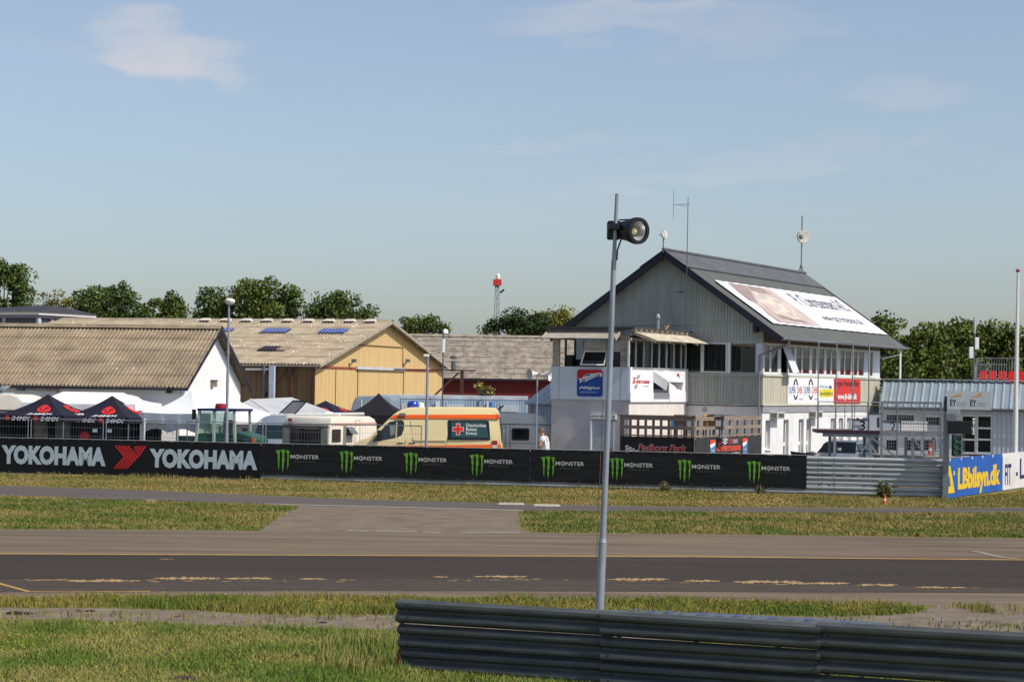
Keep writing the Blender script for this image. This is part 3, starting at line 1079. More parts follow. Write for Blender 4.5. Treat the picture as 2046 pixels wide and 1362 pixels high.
YL_ = HB.h('R', 484, 600, 'x', 0).y             # far end of the long side
eave = HB.h('Q', 575, 118, 'x', .92)
ez = eave.z
yf0 = -.55
yf1 = HB.h('R', 940, 272, 'x', .92).y
rid = HB.plane(*zp('W', 676, 585), (-W2, 0, 0), (1, 0, 0))
rz = rid.z
sl_ = (rz - ez) / (W2 + .92)


def roofz(x):
    return rz - abs(x + W2) * sl_


# lower storey: plaster, real openings on the long side
b = MB()
lows = []
for (x0, x1, y0, y1) in ((148, 196, 903, 1197), (329, 381, 898, 1262), (483, 532, 893, 1262), (561, 608, 891, 1262), (804, 849, 884, 1262), (887, 931, 882, 1262), (968, 1009, 881, 1262),
                         (1060, 1092, 878, 1262), (1124, 1160, 876, 1262)):
    p, q = HB.h('G', x0, (y0 + y1) / 2, 'x', 0), HB.h('G', x1, (y0 + y1) / 2, 'x', 0)
    za, zc = HB.h('G', (x0 + x1) / 2, y0, 'x', 0).z, HB.h('G', (x0 + x1) / 2, y1, 'x', 0).z
    lows.append((p.y, q.y, max(.15, zc if y1 < 1200 else .2), za))
holes_wall(b, lambda h, v, d: (-d, h, v), 0, YL_, 0, zb - .06, lows, .22)
b.poly([(-2 * W2, 0, 0), (0, 0, 0), (0, 0, zb - .06), (-2 * W2, 0, zb - .06)])
b.poly([(-2 * W2, 0, 0), (-2 * W2, YL_, 0), (-2 * W2, YL_, zb - .06), (-2 * W2, 0, zb - .06)])
b.poly([(-2 * W2, YL_, 0), (0, YL_, 0), (0, YL_, zb - .06), (-2 * W2, YL_, zb - .06)])
b.build('ground_floor_wall', M_PLAST, HB, fix=False)
M_ROOM = mat('dim_interior', (70, 68, 64), .9)
for i, (a, c, d, e) in enumerate(lows):
    b = MB()
    t = .06
    b.box(-.2, -.14, a, a + t, d, e); b.box(-.2, -.14, c - t, c, d, e)
    b.box(-.2, -.14, a + t, c - t, d, d + t); b.box(-.2, -.14, a + t, c - t, e - t, e)
    if e - d > 1.6:
        b.box(-.2, -.14, a + t, c - t, (d + e) / 2 - .05, (d + e) / 2 + .09)
    f = b.build('window', WHITE, HB)
    b = MB()
    b.box(-.185, -.17, a + t + .002, c - t - .002, d + t + .002, e - t - .002)
    b.build('pane', GLASS, f)
    if i == 0:
        MB().box(-.1, .07, a - .04, c + .04, d - .05, d - .002).build('sill', WHITE, f)
# upper storey core
b = MB()
wins = [(75, 290), (325, 670), (712, 1078)]
gh = []
for x0, x1 in wins:
    gh.append((HB.h('S', x0, 530, 'y', 0).x, HB.h('S', x1, 530, 'y', 0).x, zs + .04, zh - .02))
holes_wall(b, lambda h, v, d: (h, -.03 + d, v), -2 * W2, .03, zb, zh + .001, gh, .12)
b.poly([(-2 * W2, -.03, zh + .001), (.03, -.03, zh + .001), (.03, -.03, roofz(.03) - .02), (-W2, -.03, rz - .02), (-2 * W2, -.03, roofz(-2 * W2) - .02)])
b.poly([(-2 * W2, YL_, zb), (.03, YL_, zb), (.03, YL_, roofz(.03) - .02), (-W2, YL_, rz - .02), (-2 * W2, YL_, roofz(-2 * W2) - .02)])
b.poly([(-2 * W2, -.03, zb), (-2 * W2, YL_, zb), (-2 * W2, YL_, roofz(-2 * W2) - .02), (-2 * W2, -.03, roofz(-2 * W2) - .02)])
b.poly([(-2 * W2, -.03, zb), (.03, -.03, zb), (.03, YL_, zb), (-2 * W2, YL_, zb)])
b.build('gable_wall', M_CLAD_SHADE, HB, fix=False)
b = MB()
panes = [(140, 197), (205, 280), (305, 380), (385, 440), (460, 518), (523, 597), (618, 665), (672, 745), (762, 812), (818, 875), (903, 948), (953, 1015), (1038, 1080), (1088, 1145), (1203, 1234)]
lh = []
for x0, x1 in panes:
    lh.append((HB.h('G', x0, 300, 'x', .03).y, HB.h('G', x1, 300, 'x', .03).y, zs + .05, zh - .04))
holes_wall(b, lambda h, v, d: (.03 - d, h, v), -.03, YL_, zs, zh, lh, .1)
b.build('window_wall', M_PANEL, HB, fix=False)
b = MB()
b.poly([(.03, -.03, zh), (.03, YL_, zh), (.03, YL_, roofz(.03)), (.03, -.03, roofz(.03))])
b.build('eave_board', M_SOFF, HB, fix=False)
b = MB()
b.poly([(.03, -.03, zb), (.03, YL_, zb), (.03, YL_, zs), (.03, -.03, zs)])
b.build('parapet_wall', M_CLAD, HB, fix=False)
b = MB()
b.box(-2 * W2 + .2, -.45, .45, YL_ - .3, zb + .05, zb + .1)
b.box(-5.9, -5.8, .5, YL_ - .4, zb + .1, zh + .4)
b.box(-2 * W2 + .2, -.3, 5.4, 5.5, zb + .1, zh + .4)
b.build('interior', M_ROOM, HB)
# vertical ribs of the cladding (gable and long side), joined per band
b = MB()
x = -2 * W2 + .06
tower_x = -3.3
while x < .0:
    if x > tower_x - .4:
        b.box(x - .02, x + .02, -.05, -.0305, zb + .03, zs - .1)
    b.box(x - .02, x + .02, -.05, -.0305, zh + .09, min(zh + .68, roofz(x) - .1))
    if roofz(x) - .15 > zh + .78:
        b.box(x - .02, x + .02, -.05, -.0305, zh + .76, roofz(x) - .12)
    x += .135
b.build('cladding_ribs', M_CLAD_SHADE, HB, kind='stuff')
b = MB()
y = .1
while y < YL_:
    b.box(.031, .045, y - .015, y + .015, zb + .03, zs - .1)
    y += .2
b.build('cladding_ribs', M_CLAD, HB, kind='stuff')
b = MB()
b.box(-2 * W2, .06, -.07, -.031, zh + .69, zh + .75)
b.box(-2 * W2, .07, -.075, -.031, zb - .03, zb + .028)
b.box(-2 * W2, .06, -.085, -.031, zs - .09, zs)
b.build('gable_trim', M_CLAD_SHADE, HB)
b = MB()
b.box(.031, .075, -.03, YL_, zb - .03, zb + .028)
b.box(.031, .09, -.02, YL_, zs - .07, zs + .0)
b.build('side_trim', M_CLAD, HB)
MB().box(.0, .04, -.028, YL_, zb - .3, zb - .062).build('under_storey_band', mat('grey_band', (150, 150, 158), .7), HB)  # plain grey band on the plaster below the upper storey
# gable windows
for (a, c, d, e), fr in zip(gh, (0, 1, 0)):
    b = MB()
    t = .05 if fr else .025
    y0, y1 = (-.075, -.02) if fr else (.0, .06)
    b.box(a, a + t, y0, y1, d, e); b.box(c - t, c, y0, y1, d, e); b.box(a + t, c - t, y0, y1, d, d + t); b.box(a + t, c - t, y0, y1, e - t, e)
    f = b.build('window', WHITE if fr else M_PANEL, HB)
    MB().box(a + t + .001, c - t - .001, y0 + .02, y0 + .032, d + t + .001, e - t - .001).build('pane', GLASS, f)
a = gh[2][1]
MB().box(a + .03, -.0, -.06, -.031, zs + .02, zh - .02).build('corner_panel', M_PANEL, HB)
for x0, x1 in ((290, 325), (670, 712)):
    p, q = HB.h('S', x0, 530, 'y', -.05), HB.h('S', x1, 530, 'y', -.05)
    MB().box(p.x, q.x, -.06, -.031, zs + .02, zh + .0).build('mullion', WHITE, HB)
# long side windows
for i, (a, c, d, e) in enumerate(lh):
    b = MB()
    t = .045
    b.box(-.03, .02, a, a + t, d, e); b.box(-.03, .02, c - t, c, d, e); b.box(-.03, .02, a + t, c - t, d, d + t); b.box(-.03, .02, a + t, c - t, e - t, e)
    f = b.build('window', WHITE, HB)
    pn = MB()
    if i == 2:      # tilted open casement
        h_ = e - d
        vs_ = []
        for off in (0, .03):
            vs_ += [(.06 + off, a + .05, e - .05), (.06 + off, c - .05, e - .05), (.5 + off, c - .05, d + .06), (.5 + off, a + .05, d + .06)]
        pn.add(vs_, [(0, 1, 2, 3), (7, 6, 5, 4), (0, 4, 5, 1), (1, 5, 6, 2), (2, 6, 7, 3), (3, 7, 4, 0)])
        pn.build('open_casement', M_PANEL, f)
    else:
        pn.box(-.012, 0, a + t + .001, c - t - .001, d + t + .001, e - t - .001)
        pn.build('pane', GLASS, f)
    if i in (12, 13, 14):
        MB().box(.03, .12, a - .03, c + .05, zs, zs + .05).build('sill', WHITE, f)
# roof: two corrugated slopes
def corr_slope(b, side, y0, y1, pitch, amp, xr, x_e, lift=0.0, thick=.035):
    n = int((y1 - y0) / pitch * 6)
    for lay in (0, 1):
        base = len(b.v)
        for i in range(n + 1):
            y = y0 + (y1 - y0) * i / n
            dz = amp * math.cos((y - y0) / pitch * 2 * math.pi) + lift - lay * thick
            for x in (xr, x_e):
                b.v.append((x, y, roofz(x) + dz))
        for i in range(n):
            q = base + i * 2
            b.f.append((q, q + 1, q + 3, q + 2) if (side > 0) != bool(lay) else (q, q + 2, q + 3, q + 1))


for side, xe in ((1, .92), (-1, -2 * W2 - .92)):
    b = MB()
    corr_slope(b, side, yf0, yf1, .19, .018, -W2, xe)
    b.build('roof_slope', M_ROOF, HB, fix=False)
    b = MB()
    corr_slope(b, side, yf0 - .06, yf1 + .1, .24, .02, -W2 + side * -.02, -W2 + side * 1.02, .07, .03)
    b.build('ridge_sheet', M_RIDGE, HB, fix=False)
b = MB()
b.tube([(-W2, yf0 - .08, rz + .09), (-W2, yf1 + .1, rz + .09)], .06, 8)
b.build('ridge_cap', M_RIDGE, HB)
for yy in (yf0, yf1):
    for xe in (.95, -2 * W2 - .95):
        b = MB()
        b.bar((-W2, yy, rz - .1), (xe, yy, roofz(xe) - .1), .05, .26)
        b.build('barge_board', M_FASC, HB)
b = MB()
for xe, s in ((.9, 1), (-2 * W2 - .9, -1)):
    for y0, y1 in ((yf0 + .03, -.05), (YL_ + .02, yf1 - .03)):
        b.poly([(-W2, y0, rz - .16), (xe, y0, roofz(xe) - .16), (xe, y1, roofz(xe) - .16), (-W2, y1, rz - .16)])
    b.poly([(.04 if s > 0 else -2 * W2, -.05, roofz(.03) - .1), (xe, -.05, roofz(xe) - .12), (xe, YL_ + .02, roofz(xe) - .12), (.04 if s > 0 else -2 * W2, YL_ + .02, roofz(.03) - .1)])
b.build('soffit', M_SOFF, HB, fix=False)
b = MB()
b.tube([(1.0, yf0 + .02, ez - .06), (1.0, yf1, ez - .06)], .06, 8)
b.build('gutter', mat('zinc_gutter', (120, 120, 126), .5, .3), HB)
b = MB()
yy = .35
b.tube([(.98, yy, ez - .1), (.96, yy, ez - .25), (.1, .1, zh - .42), (-.1, -.1, zh - .5), (-.1, -.1, zs - .1)], .045, 8)
b.tube([(-.1, -.1, zs - .1), (-.1, -.1, zb - .1)], .04, 8)
b.tube([(-.1, -.1, zb - .1), (-.1, -.1, .1)], .035, 8)
b.build('downpipe', mat('pipe_grey', (136, 134, 136), .5, .2), HB)
b = MB()
pb_ = HB.h('R', 842, 330, 'x', .85)
b.tube([(.85, pb_.y, 0), (.85, pb_.y, ez - .1)], .05, 8)
b.tube([(.1, YL_ + .05, zh - .35), (.85, pb_.y, ez - .35)], .035, 6)
b.build('veranda_post', WHITE, HB)
# air conditioners on the plaster wall
for x0, x1, y0, y1 in ((262, 352, 822, 890), (652, 738, 812, 880)):
    p, q = HB.h('G', x0, (y0 + y1) / 2, 'x', .3), HB.h('G', x1, (y0 + y1) / 2, 'x', .3)
    z1, z0 = HB.h('G', (x0 + x1) / 2, y0, 'x', .3).z, HB.h('G', (x0 + x1) / 2, y1, 'x', .3).z
    ac = MB().box(.002, .34, p.y, p.y + .9, z0, z1).build('air_conditioner', mat('ac_case', (196, 194, 186), .6), HB, bevel=.015)
    b = MB()
    for i in range(9):
        y = p.y + .12 + i * .075
        b.box(.341, .352, y, y + .035, z0 + .05, z1 - .05)
    b.build('grille', mat('ac_grille', (96, 92, 88), .6), ac)
    b = MB()
    for i in range(4):
        x = .06 + i * .06
        b.box(x, x + .03, p.y - .01, p.y - .001, z0 + .06, z1 - .06)
    b.build('grille', mat('ac_grille', (96, 92, 88), .6), ac)
MB().lathe([(.09, 0), (.09, .06), (.05, .1), (0, .11)], HB.h('S', 340, 1270, 'y', -.0), (0, -1, 0), 12).build('wall_lamp', mat('lamp_cover', (170, 172, 174), .5), HB)
# floodlight under the eave at the corner
p = HB.h('S', 1085, 75, 'y', -.3)
b = MB()
b.box(p.x - .12, p.x + .02, p.y - .05, p.y + .26, p.z - .25, p.z + .2)
b.bar((p.x - .15, p.y, p.z - .3), (p.x + .5, p.y + .1, p.z - .12), .03)
b.build('eave_floodlight', DARKM, HB)

# --- advertising signs on the long side
XS = .05


def side_sign(label, x0, x1, y0, y1, m, cat='sign board'):
    p, q = HB.h('G', x0, (y0 + y1) / 2, 'x', XS), HB.h('G', x1, (y0 + y1) / 2, 'x', XS)
    z1, z0 = HB.h('G', (x0 + x1) / 2, y0, 'x', XS).z, HB.h('G', (x0 + x1) / 2, y1, 'x', XS).z
    T = Thing('wall_sign', label, cat, HB.m @ Vector((XS, p.y, z0)), -TH)
    MB().box(0, .02, 0, q.y - p.y - .004, 0, z1 - z0).build('panel', m, T)
    return T


M_SIGNW = mat('sign_white', (232, 232, 234), .5, var=.03)
for i, (x0, x1, lab) in enumerate(((368, 526, 'white sign with tyre emblem left of its twin on upper storey'), (526, 680, 'white sign with tyre emblem right of its twin on upper storey'))):
    T = side_sign(lab, x0, x1, 466, 742, M_SIGNW)
    X = T.h('G', (x0 + x1) / 2, 600, 'x', 0)
    cx_ = x0 + 86 if i == 0 else x0 + 80
    # tyre ring: tall ellipse
    for ro, ri, m in ((1, .42, PRINT_K),):
        b = MB()
        n = 24
        vs_ = []
        for j in range(n):
            t = 2 * math.pi * j / n
            for r in (ro, ri):
                pq = T.h('G', cx_ + 26 * r * math.cos(t), 593 + 108 * (r if r == 1 else .8) * math.sin(t), 'x', .024)
                vs_.append((.024, pq.y, pq.z))
        b.add(vs_, [(2 * j, 2 * ((j + 1) % n), 2 * ((j + 1) % n) + 1, 2 * j + 1) for j in range(n)])
        b.build('tyre_emblem', mat('emblem_purple', (66, 54, 96), .6), T, fix=False)
    shape_px('name_plate', [(cx_ - 70, 553), (cx_ + 74, 553), (cx_ + 74, 645), (cx_ + 16, 648), (cx_, 672), (cx_ - 16, 648), (cx_ - 70, 648)], M_SIGNW, T, 'G', 'x', .032)
    letters_px('lettering', 'SUPER', PRINT_B, T, 'G', cx_ - 64, 566, cx_ - 2, 634, 'x', .036, bold=.01)
    letters_px('lettering', 'D\u00c6K', PRINT_R, T, 'G', cx_ + 14, 566, cx_ + 70, 634, 'x', .036, bold=.01)
    letters_px('lettering', 'www.sd.dk', PRINT_G, T, 'G', cx_ + 32, 678, cx_ + 72, 700, 'x', .024)
T = side_sign('white and yellow sign with blue cap emblem on upper storey', 680, 832, 470, 742, M_SIGNW)
shape_px('yellow_field', [(696, 592), (828, 588), (828, 668), (696, 672)], mat('print_yellow', (226, 214, 60), .6), T, 'G', 'x', .024)
letters_px('lettering', 'Motor Sport', PRINT_B, T, 'G', 698, 546, 782, 590, 'x', .024)
letters_px('lettering', 'S\u00f8nderjylland', PRINT_K, T, 'G', 696, 612, 826, 664, 'x', .028)
shape_px('cap_emblem', [(788, 584), (790, 562), (803, 552), (815, 562), (819, 584)], PRINT_B, T, 'G', 'x', .024)
T = side_sign('red sign with white and dark lettering on upper storey', 832, 1100, 480, 736, mat('sign_red', (204, 46, 44), .5, var=.05))
letters_px('lettering', 'J\u00f8rgen Hansen Biler', PRINT_K, T, 'G', 845, 502, 1094, 580, 'x', .024, bold=.012)
letters_px('lettering', 'www.jh-biler.dk', PRINT_W, T, 'G', 876, 634, 1070, 712, 'x', .024, bold=.035)

# --- banner on the roof
nrm = Vector((sl_, 0, 1)).normalized()
dn = Vector((1, 0, -sl_)).normalized()
RB = Thing('roof_banner', 'large white banner with sepia racing car picture on dark roof', 'banner', HB.m @ Vector((-W2, 0, rz)), -TH)
lift = .075


def rp(k, x, y):
    p = RB.plane(*zp(k, x, y), nrm * lift, nrm)
    return p


def rq(y, t, up=0.0):
    return Vector((0, y, 0)) + dn * t + nrm * (lift + up)


cs = [rp('L', 140, 92), rp('L', 1330, 268), rp('L', 1810, 625), rp('L', 700, 510)]
ya, yb = (cs[0].y + cs[3].y) / 2, (cs[1].y + cs[2].y) / 2
ta, tb = (cs[0].dot(dn) + cs[1].dot(dn)) / 2, (cs[2].dot(dn) + cs[3].dot(dn)) / 2
b = MB()
nn = 40
b.grid(lambda u, v: rq(ya + (yb - ya) * u, ta + (tb - ta) * v, .008 * math.sin(u * 90)), nn * 3, 3)
b.grid(lambda u, v: rq(ya + (yb - ya) * u, ta + (tb - ta) * v, -.02 + .008 * math.sin(u * 90)), nn * 3, 3)
b.build('sheet', mat('banner_white', (232, 232, 236), .5, var=.03), RB, fix=False)


def rshape(name, uv, m, up=.016):
    b = MB()
    b.poly([rq(ya + (yb - ya) * u, ta + (tb - ta) * v, up) for u, v in uv])
    return b.build(name, m, RB, fix=False)


rshape('picture', [(.075, .035), (.40, .035), (.40, .965), (.075, .965)], mat('sepia_ground', (172, 154, 152), .6, scale=.9, c2=(196, 182, 174)))
SEP4 = mat('sepia_soft', (190, 174, 164), .6, scale=3, c2=(174, 158, 150))
SEP1, SEP2, SEP3 = mat('sepia_light', (214, 200, 186), .6, scale=2.2, c2=(184, 168, 160), lo=.42, hi=.6), mat('sepia_dark', (146, 128, 124), .6, scale=3), mat('sepia_mid', (158, 138, 134), .6, scale=3)
def rpoly(name, pts, m, up):
    b = MB()
    b.poly([rp('L', x, y) + nrm * up for x, y in pts])
    return b.build(name, m, RB, fix=False)


rpoly('dark_backdrop', [(262, 122), (430, 152), (480, 205), (560, 330), (470, 290), (360, 205)], SEP3, .019)
rpoly('dark_backdrop', [(440, 152), (600, 178), (690, 240), (560, 220), (485, 195)], SEP3, .0195)
rpoly('road', [(560, 335), (650, 370), (740, 440), (860, 500), (1060, 530), (770, 508), (660, 430)], mat('sepia_road', (190, 166, 162), .6, scale=3), .019)
rpoly('car_body', [(485, 200), (530, 212), (600, 256), (690, 268), (790, 308), (822, 350), (862, 368), (908, 395), (925, 440), (985, 485), (900, 478), (800, 442), (740, 425), (650, 362), (590, 320), (540, 270)], SEP1, .022)
rpoly('car_window', [(545, 228), (590, 250), (650, 268), (612, 282), (565, 268)], SEP4, .025)
rpoly('car_window', [(692, 280), (765, 300), (790, 325), (735, 322)], SEP4, .025)
rpoly('car_wheel', [(598, 318), (640, 340), (662, 372), (632, 362), (605, 338)], SEP4, .025)
rpoly('car_wheel', [(850, 410), (890, 425), (905, 455), (868, 445)], SEP4, .025)
rpoly('car_shadow', [(735, 430), (830, 455), (1000, 495), (1040, 518), (900, 498), (790, 468)], SEP2, .0205)


def rtext(s, u0, u1, v0, v1, **kw):
    letters('lettering', s, mat('banner_ink', (70, 74, 90), .6), RB, rq(ya + (yb - ya) * u0, ta + (tb - ta) * v1, .02), (0, 1, 0), -dn, (yb - ya) * (u1 - u0), (tb - ta) * (v1 - v0), **kw)


rtext('P. Christensen A/S', .50, .95, .10, .42)
rtext('www.pchristensen.dk', .53, .90, .60, .84)

# --- aerials on the roof and the gable
b = Thing('radio_mast', 'slim whip mast with side dipole rising in front of the gable', 'antenna', HB.m @ Vector((HB.h('W', 835, 1260, 'y', -.8).x, -.8, 5.7)), -TH)
zt = b.h('W', 856, 108, 'y', 0).z
MB().tube([(0, 0, 0), (0.01, 0, zt * .4), (.03, 0, zt)], .022, 6, .014).build('mast', mat('mast_grey', (96, 96, 108), .5, .3), b)
za = b.h('W', 850, 168, 'y', 0).z
q = MB()
xl = b.h('W', 728, 168, 'y', 0).x
q.bar((.1, 0, za), (xl, 0, za), .02)
q.bar((.02, 0, za - .1), (xl * .6, 0, za - .02), .012)
q.tube([(xl, 0, za - .62), (xl, 0, za + .58)], .009, 5)
q.build('dipole', STEEL, b)
zc = b.h('W', 835, 938, 'y', 0).z
q = MB()
q.bar((0, 0, zc), (b.h('W', 718, 938, 'y', 0).x, 0, zc), .016)
q.bar((-.3, 0, zc + .02), (-.12, 0, zc + .02), .03)
q.build('stub_aerial', DARKM, b)
for z in (1.2, 2.6, 4.0):
    pass
b = Thing('dish_mast', 'white dish aerial on thin mast at far end of ridge', 'antenna', HB.m @ Vector((-W2, HB.plane(*zp('W', 1848, 770), (-W2, 0, 0), (1, 0, 0)).y, rz + .1)), -TH)
zt, zm, zd = b.h('W', 1864, 185, 'y', 0).z, b.h('W', 1858, 268, 'y', 0).z, b.h('W', 1852, 452, 'y', 0).z
q = MB()
q.tube([(0, 0, 0), (0.02, 0, zm)], .03, 6)
q.bar((-.12, 0, 0), (0, 0, .4), .03)
q.bar((.12, 0, 0), (0, 0, .4), .03)
q.build('mast', STEEL, b)
MB().tube([(.02, 0, zm), (.03, 0, zt)], .014, 6, .008).build('whip', WHITE, b)
fd = (b.i.to_3x3() @ Vector((-.25, 1, .05))).normalized()
q = MB()
q.lathe([(0.0, .0), (.12, 0), (.25, .02), (.31, .07), (.32, .2), (.3, .22), (.15, .2), (0, .2)], Vector((0.0, .1, zd)), -fd, 20)
q.build('dish', mat('dish_white', (206, 204, 196), .5), b, smooth=True)
MB().lathe([(.1, -.08), (.12, .05), (.06, .1), (0, .1)], Vector((0, -.12, zd)), -fd, 10).build('feed_unit', STEEL, b)
b = Thing('link_dish', 'small white link dish on bracket at front ridge peak', 'antenna', HB.m @ Vector((-W2, yf0 - .05, rz - .05)), -TH)
MB().tube([(0, 0, 0), (0, 0, .75)], .025, 6).build('bracket', STEEL, b)
MB().lathe([(0, 0), (.17, .01), (.19, .05), (.17, .09), (0, .1)], (-.0, -.02, .72), (.9, -.3, .1), 12).build('dish', mat('dish_white', (206, 204, 196), .5), b, smooth=True)
MB().bar((-.2, 0, .72), (0, 0, .72), .025).build('arm', STEEL, b)
# ================================================================== marshal tower and deck
P_ = HB.m @ Vector((HB.h('_', 1372, 770, 'y', 0).x, 0, 0))
av = Vector((math.sin(TH), math.cos(TH), 0))


def back_to(P, px, py=770.0):
    """distance to go back from P along the building axis until it shows at column px"""
    lo, hi = 0.0, 14.0
    u = ray(px, py)
    u = u.x / u.y
    for _ in range(50):
        m = (lo + hi) / 2
        q = P - av * m
        if q.x / q.y > u:
            lo = m
        else:
            hi = m
    return lo


tl = back_to(P_, 1256.5)
C_ = P_ - av * tl
TW = Thing('marshal_tower', 'square marshal tower with white upper band and glazed lookout cabin', 'tower', (C_.x, C_.y, 0), -TH)
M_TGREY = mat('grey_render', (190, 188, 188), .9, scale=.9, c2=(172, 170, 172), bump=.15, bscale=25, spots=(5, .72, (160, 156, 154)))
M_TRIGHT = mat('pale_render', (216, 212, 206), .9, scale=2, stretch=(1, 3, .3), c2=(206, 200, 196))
M_TBAND = mat('pale_blue_sheet', (204, 212, 222), .5, scale=1, c2=(192, 200, 212))
M_OLDW = mat('weathered_board', (186, 178, 164), .85, scale=4, stretch=(.4, .4, 4), c2=(140, 132, 120), bump=.1)
wl = TW.h('T', 85, 900, 'y', 0).x
z1 = TW.h('T', 1122, 1085, 'y', 0).z
z2 = TW.h('T', 1122, 634, 'y', 0).z
z3 = TW.h('U', 100, 262, 'x', 0).z - .12
ztop = TW.h('T', 1180, 88, 'y', -.2).z
MB().box(wl, -.002, 0, tl - .06, 0, z1 - .002).build('base_wall', M_TGREY, TW)
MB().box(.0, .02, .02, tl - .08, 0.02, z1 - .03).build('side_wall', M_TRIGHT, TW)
MB().box(wl - .03, .0, -.05, -.0, z1, z2).build('band_panel', M_TBAND, TW)
MB().box(wl - .03, wl, .0, tl - .06, z1, z2).build('band_panel', M_TBAND, TW)
for x in ('T', 180), ('T', 1020):
    p = TW.h(x[0], x[1], 900, 'y', -.055)
    MB().box(p.x - .008, p.x + .008, -.054, -.0502, z1 + .01, z2 - .01).build('panel_joint', PRINT_G, TW)
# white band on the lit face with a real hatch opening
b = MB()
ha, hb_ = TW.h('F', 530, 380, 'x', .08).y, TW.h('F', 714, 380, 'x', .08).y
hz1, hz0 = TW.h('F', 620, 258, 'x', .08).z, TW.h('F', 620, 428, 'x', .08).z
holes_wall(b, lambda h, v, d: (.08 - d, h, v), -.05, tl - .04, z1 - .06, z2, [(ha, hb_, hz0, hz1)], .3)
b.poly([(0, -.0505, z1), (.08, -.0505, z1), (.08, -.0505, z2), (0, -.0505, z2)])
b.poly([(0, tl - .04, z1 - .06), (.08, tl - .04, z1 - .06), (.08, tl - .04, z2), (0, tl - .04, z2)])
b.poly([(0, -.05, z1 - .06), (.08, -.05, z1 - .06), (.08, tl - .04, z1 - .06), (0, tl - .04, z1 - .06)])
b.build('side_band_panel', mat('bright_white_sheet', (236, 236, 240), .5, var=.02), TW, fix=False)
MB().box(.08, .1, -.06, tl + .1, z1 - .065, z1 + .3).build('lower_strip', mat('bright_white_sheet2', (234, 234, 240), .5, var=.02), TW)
# awning flap propped open over the hatch
zk = (hz1 + hz0) / 2 + .5
oz = .62
p1_ = (.1, ha - .02, hz1 + .42)
p2_ = (.1, hb_ + .02, hz1 + .42)
b = MB()
b.add([(.09, ha - .05, hz1 + .4), (.09, hb_ + .05, hz1 + .4), (.09 + oz, hb_ + .05, hz1 + .02), (.09 + oz, ha - .05, hz1 + .02),
       (.09, ha - .05, hz1 + .36), (.09, hb_ + .05, hz1 + .36), (.09 + oz, hb_ + .05, hz1 - .02), (.09 + oz, ha - .05, hz1 - .02)],
      [(0, 1, 2, 3), (7, 6, 5, 4), (0, 4, 5, 1), (1, 5, 6, 2), (2, 6, 7, 3), (3, 7, 4, 0)])
for y in (ha - .05, hb_ + .02):
    b.add([(.09, y, hz1 + .36), (.09 + oz, y, hz1 - .02), (.09 + oz * .86, y, hz1 - .36), (.09, y, hz1 - .02),
           (.09, y + .03, hz1 + .36), (.09 + oz, y + .03, hz1 - .02), (.09 + oz * .86, y + .03, hz1 - .36), (.09, y + .03, hz1 - .02)],
          [(0, 1, 2, 3), (7, 6, 5, 4), (0, 4, 5, 1), (1, 5, 6, 2), (2, 6, 7, 3), (3, 7, 4, 0)])
b.build('hatch_awning', mat('bright_white_sheet', (236, 236, 240), .5), TW)
MB().box(-.2, -.15, ha, hb_, hz0, hz1).build('hatch_shutter', mat('hatch_dark', (40, 36, 70), .6), TW)
MB().box(-.13, .06, ha + .01, hb_ - .01, hz0 + .002, hz0 + (hz1 - hz0) * .42).build('hatch_counter', mat('hatch_grey', (150, 156, 166), .6), TW)
# cabin: floor, posts, rear frames, roof, awnings
b = MB()
for (x, y) in ((wl + .08, .08), (-.08, .08), (wl + .08, tl - .2), (-.08, tl - .2)):
    b.box(x - .07, x + .07, y - .07, y + .07, z2, z3 + .25)
b.split('corner_post', M_OLDW, TW)
MB().box(wl, -.001, -.0, tl - .06, z2 - .12, z2 - .001).build('cabin_floor', M_OLDW, TW)
b = MB()
b.box(wl - .02, wl + .04, .0, tl - .1, z2, z2 + .02)
for i in range(7):
    y = .3 + i * (tl - .7) / 6
    b.box(wl, wl + .06, y - .05, y + .05, z2 + .02, z3 + .2)
b.split('rear_mullion', mat('cabin_frame', (112, 118, 126), .7, var=.15), TW)
# far wall of the cabin seen through the front
b = MB()
cw = [(wl + .35, wl + .95, z2 + .3, z3 - .1), (wl + 1.1, wl + 1.65, z2 + .3, z3 - .1), (wl + 1.95, -.5, z2 + .3, z3 - .2)]
holes_wall(b, lambda h, v, d: (h, tl - .1 + d, v), wl, 0, z2, z3 + .25, cw, .05)
b.build('rear_wall', mat('cabin_wall', (178, 182, 180), .8), TW, fix=False)
# posts of the front opening
b = MB()
for zx0, zx1 in ((100, 190), (820, 870), (1020, 1110)):
    a, c = TW.h('T', zx0, 430, 'y', 0).x, TW.h('T', zx1, 430, 'y', 0).x
    b.box(a, c, .0, .08, z2, z3 + .2)
b.split('front_post', M_OLDW, TW)
a, c = TW.h('T', 505, 500, 'y', -.1).x, TW.h('T', 820, 500, 'y', -.1).x
zz1, zz0 = TW.h('T', 660, 400, 'y', 0).z, TW.h('T', 660, 610, 'y', -.3).z
b = MB()
b.add([(a, .02, zz1 - .03), (c, .02, zz1 - .03), (c + .03, -.28, zz0), (a - .03, -.28, zz0), (a + .05, .03, zz1 - .08), (c - .05, .03, zz1 - .08), (c - .03, -.25, zz0 + .05), (a + .03, -.25, zz0 + .05)],
      [(0, 1, 5, 4), (1, 2, 6, 5), (2, 3, 7, 6), (3, 0, 4, 7)])
f = b.build('tilted_window', WHITE, TW, fix=False)
b = MB()
b.poly([(a + .05, .03, zz1 - .08), (c - .05, .03, zz1 - .08), (c - .03, -.25, zz0 + .05), (a + .03, -.25, zz0 + .05)])
b.build('pane', GLASS, f, fix=False)
MB().box(a - .02, c + .02, .0, .06, zz1 - .02, zz1 + .08).build('window_head', M_OLDW, TW)
